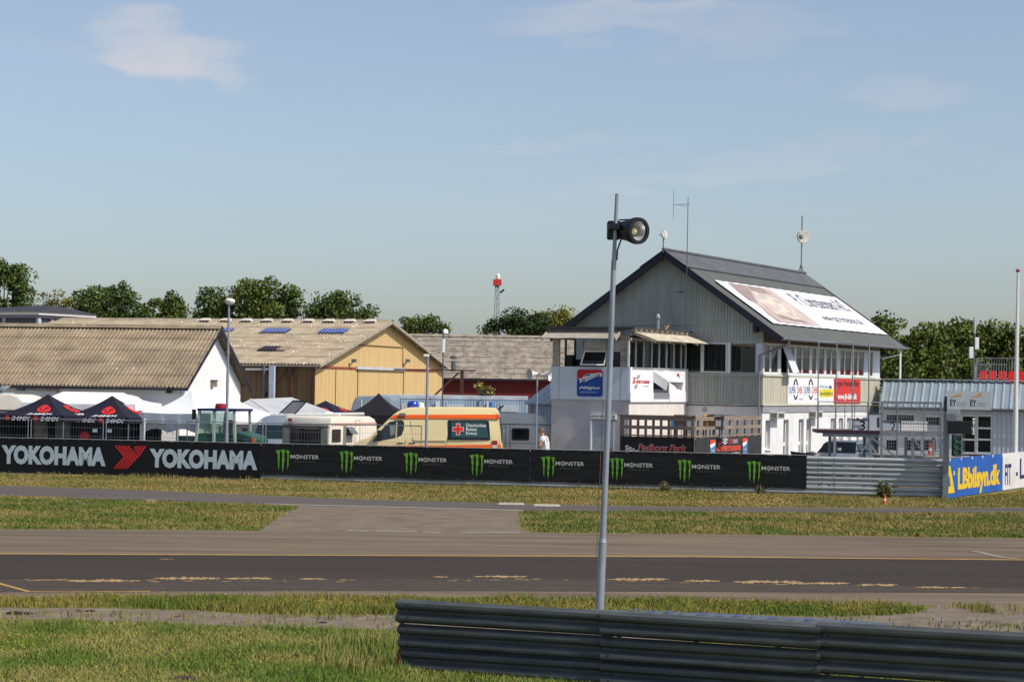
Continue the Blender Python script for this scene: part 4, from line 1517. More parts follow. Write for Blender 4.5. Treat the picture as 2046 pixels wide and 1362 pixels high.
MB().box(a - .0, c + .02, .0, .05, zz1 + .081, z3 + .1).build('infill_panel', mat('cabin_wall', (178, 182, 180), .8), TW)
b = MB()
b.box(wl + .3, -.3, .5, 1.1, z2 + .02, z2 + .28)
b.box(wl + .45, wl + .75, .25, .5, z2, z2 + .45)
b.box(wl + 1.0, wl + 1.3, .9, 1.2, z2 + .3, z2 + .62)
b.box(wl + 1.5, wl + 1.65, .9, 1.2, z2 + .3, z2 + .72)
b.build('desk_equipment', BLACK, TW)
c0, c1 = TW.h('T', 925, 530, 'y', 0).x, TW.h('T', 1020, 530, 'y', 0).x
MB().box(c0, c1, .03, .06, z2, TW.h('T', 970, 428, 'y', 0).z).build('dark_infill', DARKM, TW)
MB().box(c0, c1, .03, .06, TW.h('T', 970, 426, 'y', 0).z, z3 + .15).build('infill_panel', mat('cabin_wall', (178, 182, 180), .8), TW)
# glazed side: eight mullions
ml = [100, 190, 292, 396, 492, 588, 684, 778, 836]
ys_ = [TW.h('U', x, 450, 'x', .03).y for x in ml]
for i, y in enumerate(ys_):
    b = MB()
    b.box(.0, .07, y - .035, y + .035, z2, z3 + .12)
    o = b.build('mullion', mat('mullion_paint', (206, 208, 208), .6, var=.1), TW)
    b = MB()
    for k in range(6):
        zz = z2 + .5 + k * (z3 - z2 - .55) / 6
        b.lathe([(.03, 0), (.03, .012), (0, .02)], (.071, y, zz), (1, 0, 0), 6)
    b.build('clip_row', WHITE, o, kind='stuff')
for i in range(len(ys_) - 1):
    MB().box(.02, .032, ys_[i] + .036, ys_[i + 1] - .036, z2 + .03, z3 + .1).build('pane', GLASS_T, TW)
b = MB()
b.box(-.02, .06, -.02, tl - .1, z3 + .121, z3 + .24)
b.box(wl - .02, -.021, -.02, .06, z3 + .2, z3 + .32)
b.build('head_beam', M_OLDW, TW)
b = MB()
b.box(wl - .3, .28, -.25, tl - .1, ztop - .07, ztop)
rf = b.build('roof', mat('felt_roof', (70, 66, 66), .9, var=.15), TW)
MB().box(wl - .05, .08, -.05, tl - .15, z3 + .325, ztop - .071).build('roof_fascia', mat('fascia_grey', (128, 136, 148), .7, var=.1), TW)
b = MB()
for i in range(12):
    y = -.1 + i * (tl - .2) / 11
    b.box(.1, .34, y - .03, y + .03, ztop - .16, ztop - .072)
b.split('rafter_end', M_OLDW, rf)
# awnings of old boards
b = MB()
nb = 5
x0, x1 = wl - .12, -.35
o_ = .55
za_, zb_ = TW.h('T', 600, 150, 'y', -.06).z, TW.h('T', 600, 247, 'y', -.6).z
def slab(b, P, t):
    n = (Vector(P[1]) - Vector(P[0])).cross(Vector(P[3]) - Vector(P[0])).normalized() * t
    q = [Vector(p) for p in P] + [Vector(p) - n for p in P]
    b.add(q, [(0, 1, 2, 3), (7, 6, 5, 4), (0, 4, 5, 1), (1, 5, 6, 2), (2, 6, 7, 3), (3, 7, 4, 0)])
for i in range(2):
    t0, t1 = i / 2, (i + 1) / 2
    b = MB()
    slab(b, [(x0, -.06 - o_ * t0, za_ - (za_ - zb_) * t0), (x1, -.06 - o_ * t0, za_ - (za_ - zb_) * t0), (x1, -.06 - o_ * t1 + .01, za_ - (za_ - zb_) * t1 - .0), (x0, -.06 - o_ * t1 + .01, za_ - (za_ - zb_) * t1)], .025)
    b.build('awning_board', M_OLDW, TW)
for x in (x0 - .03, x1 + .03):
    b = MB()
    b.bar((x, -.02, za_ + .03), (x, -.06 - o_ - .04, zb_ - .02), .06, .12)
    b.build('awning_bracket', M_OLDW, TW)
ny = 4
o_ = .95
zc_, zd_ = TW.h('U', 500, 172, 'x', .1).z, TW.h('U', 700, 276, 'x', 1.05).z
for i in range(ny):
    for r in range(2):
        t0, t1 = r / 2, (r + 1) / 2
        ya_, yb_ = .1 + i * (tl - .1) / ny, .1 + (i + 1) * (tl - .1) / ny - .03
        b = MB()
        slab(b, [(.1 + o_ * t0, ya_, zc_ - (zc_ - zd_) * t0), (.1 + o_ * t1 + .02, ya_, zc_ - (zc_ - zd_) * t1 - .01), (.1 + o_ * t1 + .02, yb_, zc_ - (zc_ - zd_) * t1 - .01), (.1 + o_ * t0, yb_, zc_ - (zc_ - zd_) * t0)], -.03)
        b.build('awning_board', mat('bleached_board', (214, 204, 184), .85, scale=4, stretch=(2, .3, 2), c2=(166, 154, 134)), TW)
b = MB()
for i in range(ny + 1):
    y = .1 + i * (tl - .1) / ny - .01
    b.bar((.08, y, zc_ - .05), (.1 + o_, y, zd_ - .06), .05, .07)
b.split('awning_rafter', M_OLDW, TW)
# roof stack and clutter
p = TW.h('W', 588, 1240, 'x', -.6)
b = MB()
b.tube([(p.x, p.y, ztop - .1), (p.x, p.y, ztop + .45)], .085, 10)
b.lathe([(.09, 0), (.12, .02), (.11, .12), (.05, .2), (0, .21)], (p.x, p.y, ztop + .45), (0, 0, 1), 10)
b.build('flue', GALV, rf)
b = MB()
b.bar((p.x + .1, p.y + .5, ztop), (p.x + .15, p.y + .8, ztop + .22), .05)
b.bar((p.x + .1, p.y + .75, ztop), (p.x + .1, p.y + .5, ztop + .18), .05)
b.build('loose_timber', mat('loose_timber', (170, 130, 96), .8), rf)
# door and nameplate on the shaded face
p, q = TW.h('E', 963, 880, 'y', 0), TW.h('E', 1190, 880, 'y', 0)
zd = TW.h('E', 1075, 737, 'y', 0).z
d_ = MB().box(p.x, q.x, -.05, -.002, .05, zd).build('door', mat('door_grey', (176, 182, 190), .6), TW)
MB().box(p.x - .07, p.x - .001, -.1, -.002, .05, zd + .02).build('frame', WHITE, d_)
MB().box(q.x - .12, q.x - .06, -.09, -.051, .95, 1.15).build('handle', DARKM, d_)
p, q = TW.h('E', 945, 690, 'y', -.1), TW.h('E', 1205, 690, 'y', -.1)
za2, zb2 = TW.h('E', 1075, 667, 'y', -.1).z, TW.h('E', 1075, 716, 'y', -.1).z
NS = Thing('name_plate', 'white nameplate above tower door with dark capitals', 'sign', TW.m @ Vector((p.x, -.003, zb2)), -TH)
MB().box(0, q.x - p.x, -.1, 0, 0, za2 - zb2).build('panel', WHITE, NS)
letters_px('lettering', 'MILJ\u00d8 BER', PRINT_K, NS, 'E', 952, 677, 1092, 701, 'y', -.104, bold=.015)
letters_px('lettering', 'AB', PRINT_K, NS, 'E', 1164, 680, 1200, 704, 'y', -.104, bold=.015)
# emblem sign
p, q = TW.h('E', 800, 340, 'y', -.07), TW.h('E', 1068, 340, 'y', -.07)
za2, zb2 = TW.h('E', 934, 199, 'y', -.07).z, TW.h('E', 934, 481, 'y', -.07).z
ES = Thing('emblem_sign', 'red and blue square sign with white car outline on tower', 'sign', TW.m @ Vector((p.x, -.052, zb2)), -TH)
w_, h_ = q.x - p.x, za2 - zb2


def rrect(x0, x1, y0, y1, r, n=4):
    out = []
    for cx_, cy_, a0 in ((x1 - r, y0 + r, -90), (x1 - r, y1 - r, 0), (x0 + r, y1 - r, 90), (x0 + r, y0 + r, 180)):
        for i in range(n + 1):
            a = R(a0 + 90 * i / n)
            out.append((cx_ + r * math.cos(a), cy_ + r * math.sin(a)))
    return out


MB().prism(rrect(0, w_, 0, h_, .1), 'y', -.015, 0).build('panel', PRINT_B, ES)
red = [(0, h_ * .66)] + [(0, h_ - .1), (.03, h_ - .03), (.1, h_), (w_ - .1, h_), (w_ - .03, h_ - .03), (w_, h_ - .1), (w_, h_ * .86), (w_ * .8, h_ * .85), (w_ * .5, h_ * .82), (w_ * .3, h_ * .72), (w_ * .16, h_ * .66)]
MB().prism(red, 'y', -.018, -.0155).build('red_field', PRINT_R, ES)
car = [(.02, .68), (.10, .66), (.18, .66), (.28, .78), (.40, .84), (.55, .85), (.70, .86), (.82, .89), (.95, .88), (.99, .80), (.94, .74), (.86, .73), (.74, .74), (.40, .58), (.30, .53), (.24, .52), (.20, .56), (.14, .48), (.11, .55), (.10, .62)]
MB().prism([(x * w_, y * h_) for x, y in car], 'y', -.022, -.0185).build('car_outline', PRINT_W, ES)
MB().prism([(x * w_, y * h_) for x, y in ((.25, .74), (.34, .80), (.46, .83), (.55, .83), (.50, .78), (.36, .76))], 'y', -.025, -.0225).build('car_window', PRINT_B, ES)
MB().prism([(x * w_, y * h_) for x, y in ((.34, .62), (.72, .77), (.72, .79), (.34, .65))], 'y', -.025, -.0225).build('car_stripe', PRINT_G, ES)
for cx_, cy_ in ((.255, .585), (.835, .785)):
    b = MB()
    b.prism([((cx_ + .07 * math.cos(t)) * w_, (cy_ + .067 * math.sin(t)) * h_) for t in [2 * math.pi * i / 12 for i in range(12)]], 'y', -.0255, -.0225)
    o = b.build('wheel', PRINT_K, ES)
    b = MB()
    for k in range(5):
        a = 2 * math.pi * k / 5
        b.bar((cx_ * w_, -.027, cy_ * h_), ((cx_ + .055 * math.cos(a)) * w_, -.027, (cy_ + .055 * math.sin(a)) * h_), .014, .002, (0, 1, 0))
    b.build('spokes', PRINT_W, o)
letters('lettering', 'Mitjet', PRINT_W, ES, (.08 * w_, -.018, .24 * h_), (1, 0, 0), (0, 0, 1), .84 * w_, .14 * h_, bold=.02, shear=.35)
letters('lettering', 'MOTORSPORT', PRINT_W, ES, (.13 * w_, -.018, .14 * h_), (1, 0, 0), (0, 0, 1), .70 * w_, .045 * h_, shear=.3, spacing=1.2)
# race-series print on the lit face
XR = .085
SG = Thing('series_print', 'red and black racing print left of hatch on white band', 'sign', TW.m @ Vector((XR, TW.h('F', 265, 260, 'x', XR).y, TW.h('F', 370, 350, 'x', XR).z)), -TH)
letters_px('lettering', 'S', PRINT_R, SG, 'F', 272, 205, 312, 286, 'x', .002, bold=.05, shear=.3)
letters_px('lettering', 'UPERTOURISME', PRINT_R, SG, 'F', 312, 245, 482, 286, 'x', .002, bold=.04, shear=.1)
letters_px('lettering', 'by Mitjet', PRINT_K, SG, 'F', 408, 308, 474, 328, 'x', .002)
for (cx_, cy_) in ((345, 205), (316, 325)):
    for i in range(3):
        for j in range(4):
            if (i + j) % 2 == 0:
                x, y = cx_ - 20 + i * 13 - (j - 1.5) * 4, cy_ - 26 + j * 13
                shape_px('flag_square', [(x, y), (x + 12, y), (x + 9, y + 12), (x - 3, y + 12)], PRINT_K, SG, 'F', 'x', .003)
EM = Thing('club_badge', 'oval red and blue badge right of hatch on white band', 'sign', TW.m @ Vector((XR, TW.h('F', 835, 260, 'x', XR).y, TW.h('F', 835, 350, 'x', XR).z)), -TH)


def oval(cx_, cy_, rx, ry, n=20):
    return [(cx_ + rx * math.cos(2 * math.pi * i / n), cy_ + ry * math.sin(2 * math.pi * i / n)) for i in range(n)]


shape_px('crown', [(818, 190), (824, 168), (836, 156), (848, 168), (853, 190)], PRINT_R, EM, 'F', 'x', .004)
shape_px('ring', oval(838, 290, 36, 64), PRINT_R, EM, 'F', 'x', .004)
shape_px('field', oval(838, 290, 29, 52), PRINT_W, EM, 'F', 'x', .007)
shape_px('centre', oval(838, 290, 20, 38), PRINT_B, EM, 'F', 'x', .010)
shape_px('upper_ring', oval(837, 213, 20, 20), PRINT_B, EM, 'F', 'x', .004)
shape_px('upper_field', oval(837, 213, 13, 13), PRINT_W, EM, 'F', 'x', .007)
SC = Thing('print_script', 'small script lettering above the hatch awning', 'sign', TW.m @ Vector((XR, TW.h('F', 570, 130, 'x', XR).y, TW.h('F', 600, 150, 'x', XR).z)), -TH)
letters_px('lettering', 'Padborg Park', PRINT_K, SC, 'F', 590, 118, 656, 140, 'x', .002, shear=.2)
letters_px('swoosh', '~', PRINT_R, SC, 'F', 568, 132, 606, 156, 'x', .002)

# --- lean-to shed left of the tower
q = at(1052, 830, 91.0)
SH = Thing('lean_to_shed', 'low shed with grey ribbed metal roof left of tower', 'shed', (q.x, q.y, 0), -TH)
M_RIB = mat('ribbed_roof', (196, 204, 208), .5, .15, scale=2, c2=(180, 188, 194))
za2 = SH.h('E', 270, 545, 'y', -.15).z
zb2 = SH.h('E', 415, 280, 'y', 3.2).z
MB().box(.1, 5.5, 0, 6, 0, za2 - .05).build('wall', mat('shed_wall', (186, 196, 206), .7, var=.08), SH)
b = MB()
n = 80
for i in range(n + 1):
    x = 5.8 * i / n
    rib = .04 if i % 5 == 0 else 0
    for y, z in ((-.15, za2), (3.2, zb2)):
        b.v.append((x, y, z + rib))
for i in range(n):
    b.f.append((2 * i, 2 * i + 2, 2 * i + 3, 2 * i + 1))
b.build('roof', M_RIB, SH, fix=False)
b = MB()
b.poly([(.1, 0, za2 - .05), (.1, 3.2, zb2 - .05), (.1, 6, za2 - .05)])
b.poly([(0, 3.2, zb2), (5.8, 3.2, zb2), (5.8, 6.5, za2), (0, 6.5, za2)])
b.build('gable', mat('shed_wall', (186, 196, 206), .7, var=.08), SH, fix=False)
b = MB()
b.tube([(.25, -.12, za2 - .05), (.25, -.12, za2 - .2), (.15, -.05, za2 - .5), (.15, -.05, .1)], .04, 6)
b.tube([(0, -.2, za2 - .03), (5.8, -.2, za2 - .03)], .05, 6)
b.build('gutter', mat('pipe_pale', (182, 188, 194), .5), SH)
b = MB()
x = .3
while x < 5.4:
    b.box(x, x + .04, -.015, -.001, .1, za2 - .08)
    x += .15
b.build('wall_ribs', mat('shed_wall', (186, 196, 206), .7, var=.08), SH, kind='stuff')

# --- timber deck in front
K_ = O - av * back_to(O, 1388.5)
K_.z = 0
tk = (O - K_).dot(av)
DK = Thing('timber_deck', 'raised timber deck with plank railings between tower and building', 'deck', (K_.x, K_.y, 0), -TH)
M_WOOD = mat('grey_timber', (146, 132, 118), .85, scale=3, stretch=(.4, .4, 3), c2=(116, 104, 94), bump=.15, bscale=12)
M_WOODR = mat('brown_timber', (150, 112, 82), .85, scale=3, stretch=(3, 3, .4), c2=(116, 84, 62), bump=.1)
xl = DK.h('F', 115, 800, 'y', 0).x
r_top = (DK.h('F', 1040, 697, 'y', 0).z, DK.h('F', 1040, 748, 'y', 0).z)
r_mid = (DK.h('F', 1040, 818, 'y', 0).z, DK.h('F', 1040, 860, 'y', 0).z)
r_bot = (DK.h('F', 1040, 932, 'y', 0).z, DK.h('F', 1040, 950, 'y', 0).z)
zf = r_bot[1] - .05
yr = tk - .06
for z1_, z0_ in (r_top, r_mid, r_bot):
    MB().box(xl, -.05, -.03, .0, z0_, z1_).build('rail_board', M_WOOD, DK)
    MB().box(-.0, .03, .03, yr, z0_, z1_).build('rail_board', M_WOOD, DK)
MB().box(xl - .05, .06, -.08, .07, r_top[0] + .002, r_top[0] + .035).build('hand_rail', M_WOODR, DK)
for x in np.linspace(xl + .1, -.1, 10):
    MB().box(x - .04, x + .04, .005, .08, zf, r_top[0] - .01).build('baluster', M_WOODR, DK)
MB().box(-.11, .0, .002, .11, 0, r_top[0] + .06).build('corner_post', M_WOOD, DK)
MB().box(xl, xl + .09, .002, .09, 0, r_top[0] - .01).build('corner_post', M_WOOD, DK)
for y in np.linspace(.5, yr - .1, 9):
    MB().box(-.08, -.005, y - .035, y + .035, zf, r_top[0] - .01).build('baluster', M_WOOD, DK)
nf = 14
for i in range(nf):
    y0, y1 = .02 + i * (yr - .02) / nf, .02 + (i + 1) * (yr - .02) / nf - .012
    MB().box(xl + .02, -.01, y0, y1, zf - .05, zf).build('floor_plank', M_WOOD, DK)
b = MB()
for x in np.linspace(xl + .1, -.1, 4):
    for y in (.15, yr * .5, yr - .2):
        b.box(x - .05, x + .05, y - .05, y + .05, 0, zf - .051)
b.split('stilt', M_WOODR, DK)
# deck furniture: round table, stool frames, sloping handrail, blue chair
p = DK.h('F', 1385, 675, 'y', 2.5)
RT = Thing('bistro_table', 'round metal table top showing above the deck railing', 'table', DK.m @ Vector((p.x, 2.5, zf)), 0)
zt = p.z - zf + .02
MB().lathe([(0, -.04), (.55, -.03), (.56, 0), (.5, .02), (0, .025)], (0, 0, zt), (0, 0, 1), 20).build('table_top', GALV, RT)
MB().tube([(0, 0, 0), (0, 0, zt - .03)], .03, 8).build('stem', STEEL, RT)
MB().lathe([(.3, 0), (.3, .02), (.04, .05), (0, .05)], (0, 0, 0), (0, 0, 1), 14).build('foot', STEEL, RT)
BC = Thing('folding_chair', 'blue backed chair leaning behind the deck railing', 'chair', DK.m @ Vector((xl + 1.75, 1.3, zf)), .2)
MB().box(-.22, .22, .0, .03, .42, .74).build('backrest', mat('blue_fabric', (70, 120, 176), .7), BC, bevel=.01)
MB().box(-.22, .22, -.42, .0, .42, .45).build('seat', mat('blue_fabric', (70, 120, 176), .7), BC)
for x, y in ((-.2, -.4), (.2, -.4), (-.2, 0), (.2, 0)):
    MB().box(x - .015, x + .015, y - .015, y + .015, 0, .42).build('leg', STEEL, BC)
for i, (xx, c, lab) in enumerate(((-.65, (60, 56, 58), 'dark chair at near corner of the deck'), (.0, (196, 142, 70), 'tan chair just past the deck corner post'))):
    BC = Thing('deck_chair', lab, 'chair', DK.m @ Vector((xx - .35, 1.1 + i * 1.3, zf)), .5 * i)
    m_ = mat('chair_cloth_%d' % i, c, .8)
    MB().box(-.24, .24, .0, .04, .42, .86).build('backrest', m_, BC, bevel=.01)
    MB().box(-.24, .24, -.44, .0, .40, .44).build('seat', m_, BC)
    for x, y in ((-.22, -.42), (.22, -.42), (-.22, .02), (.22, .02)):
        MB().box(x - .02, x + .02, y - .02, y + .02, 0, .42).build('leg', DARKM, BC)
# banners hung below the deck
p, q = DK.h('F', 122, 1040, 'y', -.05), DK.h('F', 1035, 1040, 'y', -.05)
B1 = Thing('deck_banner', 'black banner with red lettering and checkered flag under deck railing', 'banner', DK.m @ Vector((p.x, -.045, .1)), -TH)
MB().grid(lambda u, v: (u * (q.x - p.x), -.006 * math.sin(u * 14), v * (r_bot[1] - .12)), 20, 3).build('sheet', M_VINYL, B1, fix=False)
letters_px('lettering', 'Padborg Park', mat('print_dark_red', (172, 40, 44), .6), B1, 'F', 345, 1042, 938, 1140, 'y', -.014, bold=.03, shear=.2)
co = text_mesh('Padborg Park', .05, .2)
letters_px('lettering_outline', 'Padborg Park', PRINT_W, B1, 'F', 340, 1038, 942, 1143, 'y', -.0105, bold=.045, shear=.2)
nfx = 0
for i in range(9):
    for j in range(7):
        x0_, x1_ = 182 + i * 19, 182 + (i + 1) * 19
        y0_, y1_ = 1034 + j * 17 + i * 9.5, 1034 + (j + 1) * 17 + i * 9.5
        if y1_ > 1180:
            continue
        shape_px('flag_square', [(x0_, y0_), (x1_, y0_ + 9.5), (x1_, y1_ + 9.5), (x0_, y1_)], PRINT_W if (i + j) % 2 else PRINT_K, B1, 'F', 'y', -.012)
ym = yr
B2 = Thing('deck_banner', 'charcoal banner with orange racing print under right deck railing', 'banner', DK.m @ Vector((.035, .05, .1)), -TH)
MB().grid(lambda u, v: (.008 * math.sin(u * 17), u * (yr - .1), v * (r_bot[1] - .14)), 24, 3).build('sheet', mat('charcoal_vinyl', (58, 56, 58), .6, scale=2, c2=(44, 42, 46), bump=.3, bscale=2), B2, fix=False)
PR_O = mat('print_orange', (224, 84, 60), .6)
for x0_, x1_, y0_ in ((1232, 1300, 980), (1634, 1694, 960)):
    shape_px('side_emblem', [(x0_, y0_), (x1_, y0_), (x1_ - 3, y0_ + 200), (x0_ + 3, y0_ + 200)], mat('emblem_blue', (90, 130, 180), .6), B2, 'F', 'x', .012)
    shape_px('emblem_red', [(x0_, y0_), (x1_, y0_), (x1_, y0_ + 30), (x0_, y0_ + 55)], PR_O, B2, 'F', 'x', .015)
    shape_px('emblem_white', [(x0_, y0_ + 58), (x1_, y0_ + 33), (x1_ - 15, y0_ + 75), (x0_ + 4, y0_ + 105)], PRINT_W, B2, 'F', 'x', .015)
    letters_px('lettering', 'Mitjet', PRINT_W, B2, 'F', x0_ + 12, y0_ + 125, x1_ - 10, y0_ + 148, 'x', .016, shear=.3)
for i in range(3):
    for j in range(5):
        x, y = 1395 + i * 18 - j * 2, 952 + j * 17
        shape_px('flag_square', [(x, y), (x + 18, y), (x + 17, y + 17), (x - 1, y + 17)], PRINT_W if (i + j) % 2 else PRINT_K, B2, 'F', 'x', .012)
letters_px('lettering', 'DTC', PR_O, B2, 'F', 1462, 970, 1500, 1026, 'x', .012, bold=.02)
letters_px('lettering', 'DANMARK', mat('print_pink_grey', (206, 170, 170), .6), B2, 'F', 1506, 968, 1574, 1022, 'x', .012, bold=.02)
letters_px('lettering', 'S', PR_O, B2, 'F', 1312, 1003, 1376, 1122, 'x', .012, bold=.06, shear=.3)
letters_px('lettering', 'UPERTOURISME', PR_O, B2, 'F', 1370, 1050, 1608, 1116, 'x', .012, bold=.05, shear=.1)
letters_px('lettering', 'by Mitjet', PRINT_W, B2, 'F', 1505, 1128, 1596, 1155, 'x', .012)
# ================================================================== halls behind the paddock
M_FIBRE = mat('old_fibre_roof', (150, 136, 114), .95, scale=.9, stretch=(1, 1, 1), c2=(118, 106, 90), bump=.2, bscale=8, spots=(3.4, .69, (186, 178, 160)), spec=.15)
M_FIBRE2 = mat('grey_fibre_roof', (166, 154, 134), .95, scale=1.1, c2=(136, 124, 106), bump=.3, bscale=5, spots=(2.6, .64, (196, 188, 172)), spec=.15)
M_FIBRE3 = mat('mossy_fibre_roof', (158, 149, 136), .95, scale=1.6, c2=(122, 113, 102), bump=.5, bscale=5, spots=(3, .6, (104, 98, 92)), spec=.15)


def hall(name, label, front_px, d, yaw, width, length, ez, rz, wall_m, roof_m, pitch=.18, amp=.03, over=.45, gable_m=None, courses=5, fascia=None):
    """local frame: origin at the front corner of the visible gable, X runs along the building (leftwards is negative), Y goes back"""
    q = at(front_px[0], front_px[1], d)
    T = Thing(name, label, 'building', (q.x, q.y, 0), yaw)
    W = width / 2
    sl = (rz - ez) / (W + over)
    gm = gable_m or wall_m
    b = MB()
    b.poly([(0, 0, 0), (0, width, 0), (0, width, ez + over * sl), (0, W, rz - .03), (0, 0, ez + over * sl)])
    b.build('gable_wall', gm, T, fix=False)
    b = MB()
    zt = ez + over * sl - .04
    b.poly([(-length, 0, 0), (-.001, 0, 0), (-.001, 0, zt), (-length, 0, zt)])
    b.poly([(-length, width, 0), (-.001, width, 0), (-.001, width, zt), (-length, width, zt)])
    b.poly([(-length, 0, 0), (-length, width, 0), (-length, width, zt), (-length, W, rz - .03), (-length, 0, zt)])
    b.build('side_wall', wall_m, T, fix=False)
    for side in (0, 1):
        b = MB()
        x0, x1 = -length - .3, over
        n = int((x1 - x0) / pitch * 6)
        for c in range(courses):
            t0, t1 = c / courses, min(1, (c + 1.05) / courses)
            for lay in (0, 1):
                base = len(b.v)
                for i in range(n + 1):
                    x = x0 + (x1 - x0) * i / n
                    dz = amp * math.cos(x / pitch * 2 * math.pi) - lay * .02
                    for t, up in ((t0, .0), (t1, .028)):
                        yy = W - (W + over) * t if side == 0 else W + (W + over) * t
                        b.v.append((x, yy, rz - (rz - ez) * t + dz + up + .02))
                for i in range(n):
                    k = base + 2 * i
                    b.f.append((k, k + 1, k + 3, k + 2) if side == 0 else (k, k + 2, k + 3, k + 1))
                if courses > 3 and side == 1:
                    break
        b.build('roof_slope', roof_m, T, fix=False)
    b = MB()
    b.grid(lambda u, v: (-length - .3 + (length + .3 + over) * u, W + .32 * (v - .5) * 2, rz + .12 - abs(v - .5) * .34), 2, 4)
    b.build('ridge_cap', roof_m, T, fix=False)
    for s in (0, 1):
        b = MB()
        ye = -over if s == 0 else width + over
        b.bar((over - .02, W, rz - .06), (over - .02, ye, ez - .06), .05, .16)
        b.build('barge_board', fascia or M_FASC, T)
    b = MB()
    b.box(-length - .3, over - .05, -over - .02, -over + .03, ez - .1, ez - .01)
    b.build('fascia', fascia or M_FASC, T)
    return T, sl


# white workshop on the left
M_WCLAD = mat('white_cladding', (243, 243, 241), .6, scale=2, c2=(236, 236, 236))
z_e = at(358, 775, 95).z
wyaw = -R(9)
WB, slw = hall('workshop', 'white gabled workshop with brown corrugated roof at left', (360, 800), 95.0, wyaw, 9.4, 34, z_e, at(437, 655, 99.8).z, M_WCLAD, M_FIBRE, .185, .035)
b = MB()
y = .05
W = 4.7
zt0 = z_e + .45 * slw
while y < 9.4:
    z = zt0 + (W - abs(y - W)) * slw * 1.0
    b.box(.001, .018, y, y + .05, 1.5, z - .1)
    y += .16
b.build('cladding_ribs', M_WCLAD, WB, kind='stuff')
b = MB()
x = -33.8
while x < -.1:
    b.box(x, x + .05, -.018, -.001, 1.2, zt0 - .1)
    x += .25
b.build('cladding_ribs', M_WCLAD, WB, kind='stuff')
p = WB.h('B', 1265, 50, 'x', .1)
b = MB()
b.box(.02, .26, p.y - .12, p.y + .14, p.z - .12, p.z + .16)
l_ = b.build('wall_lamp', mat('lamp_bronze', (150, 140, 116), .5), WB)
MB().box(.02, .3, p.y - .16, p.y + .18, p.z + .161, p.z + .2).build('lamp_hood', DARKM, l_)
letters_px('lettering', 'TEAM', PRINT_K, WB, 'A', 206, 96, 350, 140, 'y', -.03, bold=.02, shear=.15)
letters_px('lettering', 'PREGO', PRINT_G, WB, 'A', 372, 100, 640, 138, 'y', -.03)
letters_px('lettering', 'Racing', mat('print_dull_red', (160, 70, 74), .6), WB, 'A', 622, 88, 812, 160, 'y', -.032, shear=.3)
p, q = WB.h('B', 640, 115, 'y', -.05), WB.h('B', 700, 140, 'y', -.05)
MB().box(p.x, q.x, -.2, -.02, q.z - .1, p.z + .1).build('vent_box', DARKM, WB)

# sand coloured hangar
hyaw = -R(17)
dH = 118.0
q1, q2 = at(630, 760, dH), None
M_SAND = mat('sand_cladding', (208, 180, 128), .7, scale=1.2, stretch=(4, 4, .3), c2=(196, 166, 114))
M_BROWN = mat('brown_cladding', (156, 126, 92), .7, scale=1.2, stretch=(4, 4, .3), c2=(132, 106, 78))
wH = .0
# width so that the far eave shows at column 884
ch, shn = math.cos(hyaw), math.sin(hyaw)
for i in range(4000):
    wH = i * .01
    X, Y = q1.x - shn * wH, q1.y + ch * wH
    if X / Y > (884 - CX) / F_PX + .0003:
        break
eH = at(635, 729, dH).z
mid = Vector((q1.x - shn * wH / 2, q1.y + ch * wH / 2, 0))
rH = at(768, 642, mid.y).z
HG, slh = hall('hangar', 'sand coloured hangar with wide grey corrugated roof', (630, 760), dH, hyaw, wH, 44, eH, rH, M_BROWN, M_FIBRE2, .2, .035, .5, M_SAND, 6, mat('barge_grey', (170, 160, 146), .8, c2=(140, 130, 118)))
ztH = eH + .5 * slh
b = MB()
y = .05
while y < wH:
    z = ztH + (wH / 2 - abs(y - wH / 2)) * slh
    b.box(.001, .014, y, y + .12, .5, z - .12)
    y += .3
b.build('cladding_ribs', M_SAND, HG, kind='stuff')
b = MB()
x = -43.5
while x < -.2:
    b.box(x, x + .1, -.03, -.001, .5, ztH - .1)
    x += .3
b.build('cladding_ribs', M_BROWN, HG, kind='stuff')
# door rails, door panels and lamps on the gable
y0 = HG.h('_', 636, 735, 'x', .04).y


def gx(zx, zy):
    return HG.h('N', zx, zy, 'x', .05)


Z2K = (380, 540, 3.242)
ZO['a'] = Z2K
rz_ = HG.h('a', 1000, 632, 'x', .05).z
M_RRAIL = mat('red_rail', (150, 76, 52), .7)
p, q = HG.h('a', 830, 630, 'x', .05), HG.h('a', 1605, 645, 'x', .05)
MB().box(.032, .1, p.y, q.y, rz_ - .06, rz_ + .06).build('door_rail', M_RRAIL, HG)
p, q = HG.h('a', 1070, 630, 'x', .05), HG.h('a', 1380, 640, 'x', .05)
MB().box(.101, .2, p.y, q.y, rz_ - .05, rz_ + .12).build('door_track_hood', mat('track_hood', (196, 196, 200), .6), HG)
ys_d = [HG.h('a', x, 730, 'x', .05).y for x in (800, 940, 1083, 1380, 1600)]
for i in range(4):
    b = MB()
    yy = ys_d[i] + .03
    b.box(.032, .05, yy, ys_d[i + 1] - .03, .1, rz_ - .065)
    while yy < ys_d[i + 1] - .15:
        b.box(.051, .063, yy, yy + .12, .12, rz_ - .08)
        yy += .3
    b.build('sliding_door', M_SAND, HG)
    b = MB()
    b.box(.05, .09, ys_d[i] - .04, ys_d[i] + .028, .1, rz_ - .07)
    b.build('door_edge', mat('door_edge', (120, 90, 60), .7), HG)
zz = HG.h('a', 1220, 490, 'x', .05).z
p, q = HG.h('a', 1070, 490, 'x', .05), HG.h('a', 1380, 495, 'x', .05)
MB().box(.031, .05, p.y, q.y, zz - .03, zz + .03).build('panel_joint', mat('door_edge', (120, 90, 60), .7), HG)
MB().box(.031, .05, q.y - .02, q.y + .03, rz_ + .1, zz).build('panel_joint', mat('door_edge', (120, 90, 60), .7), HG)
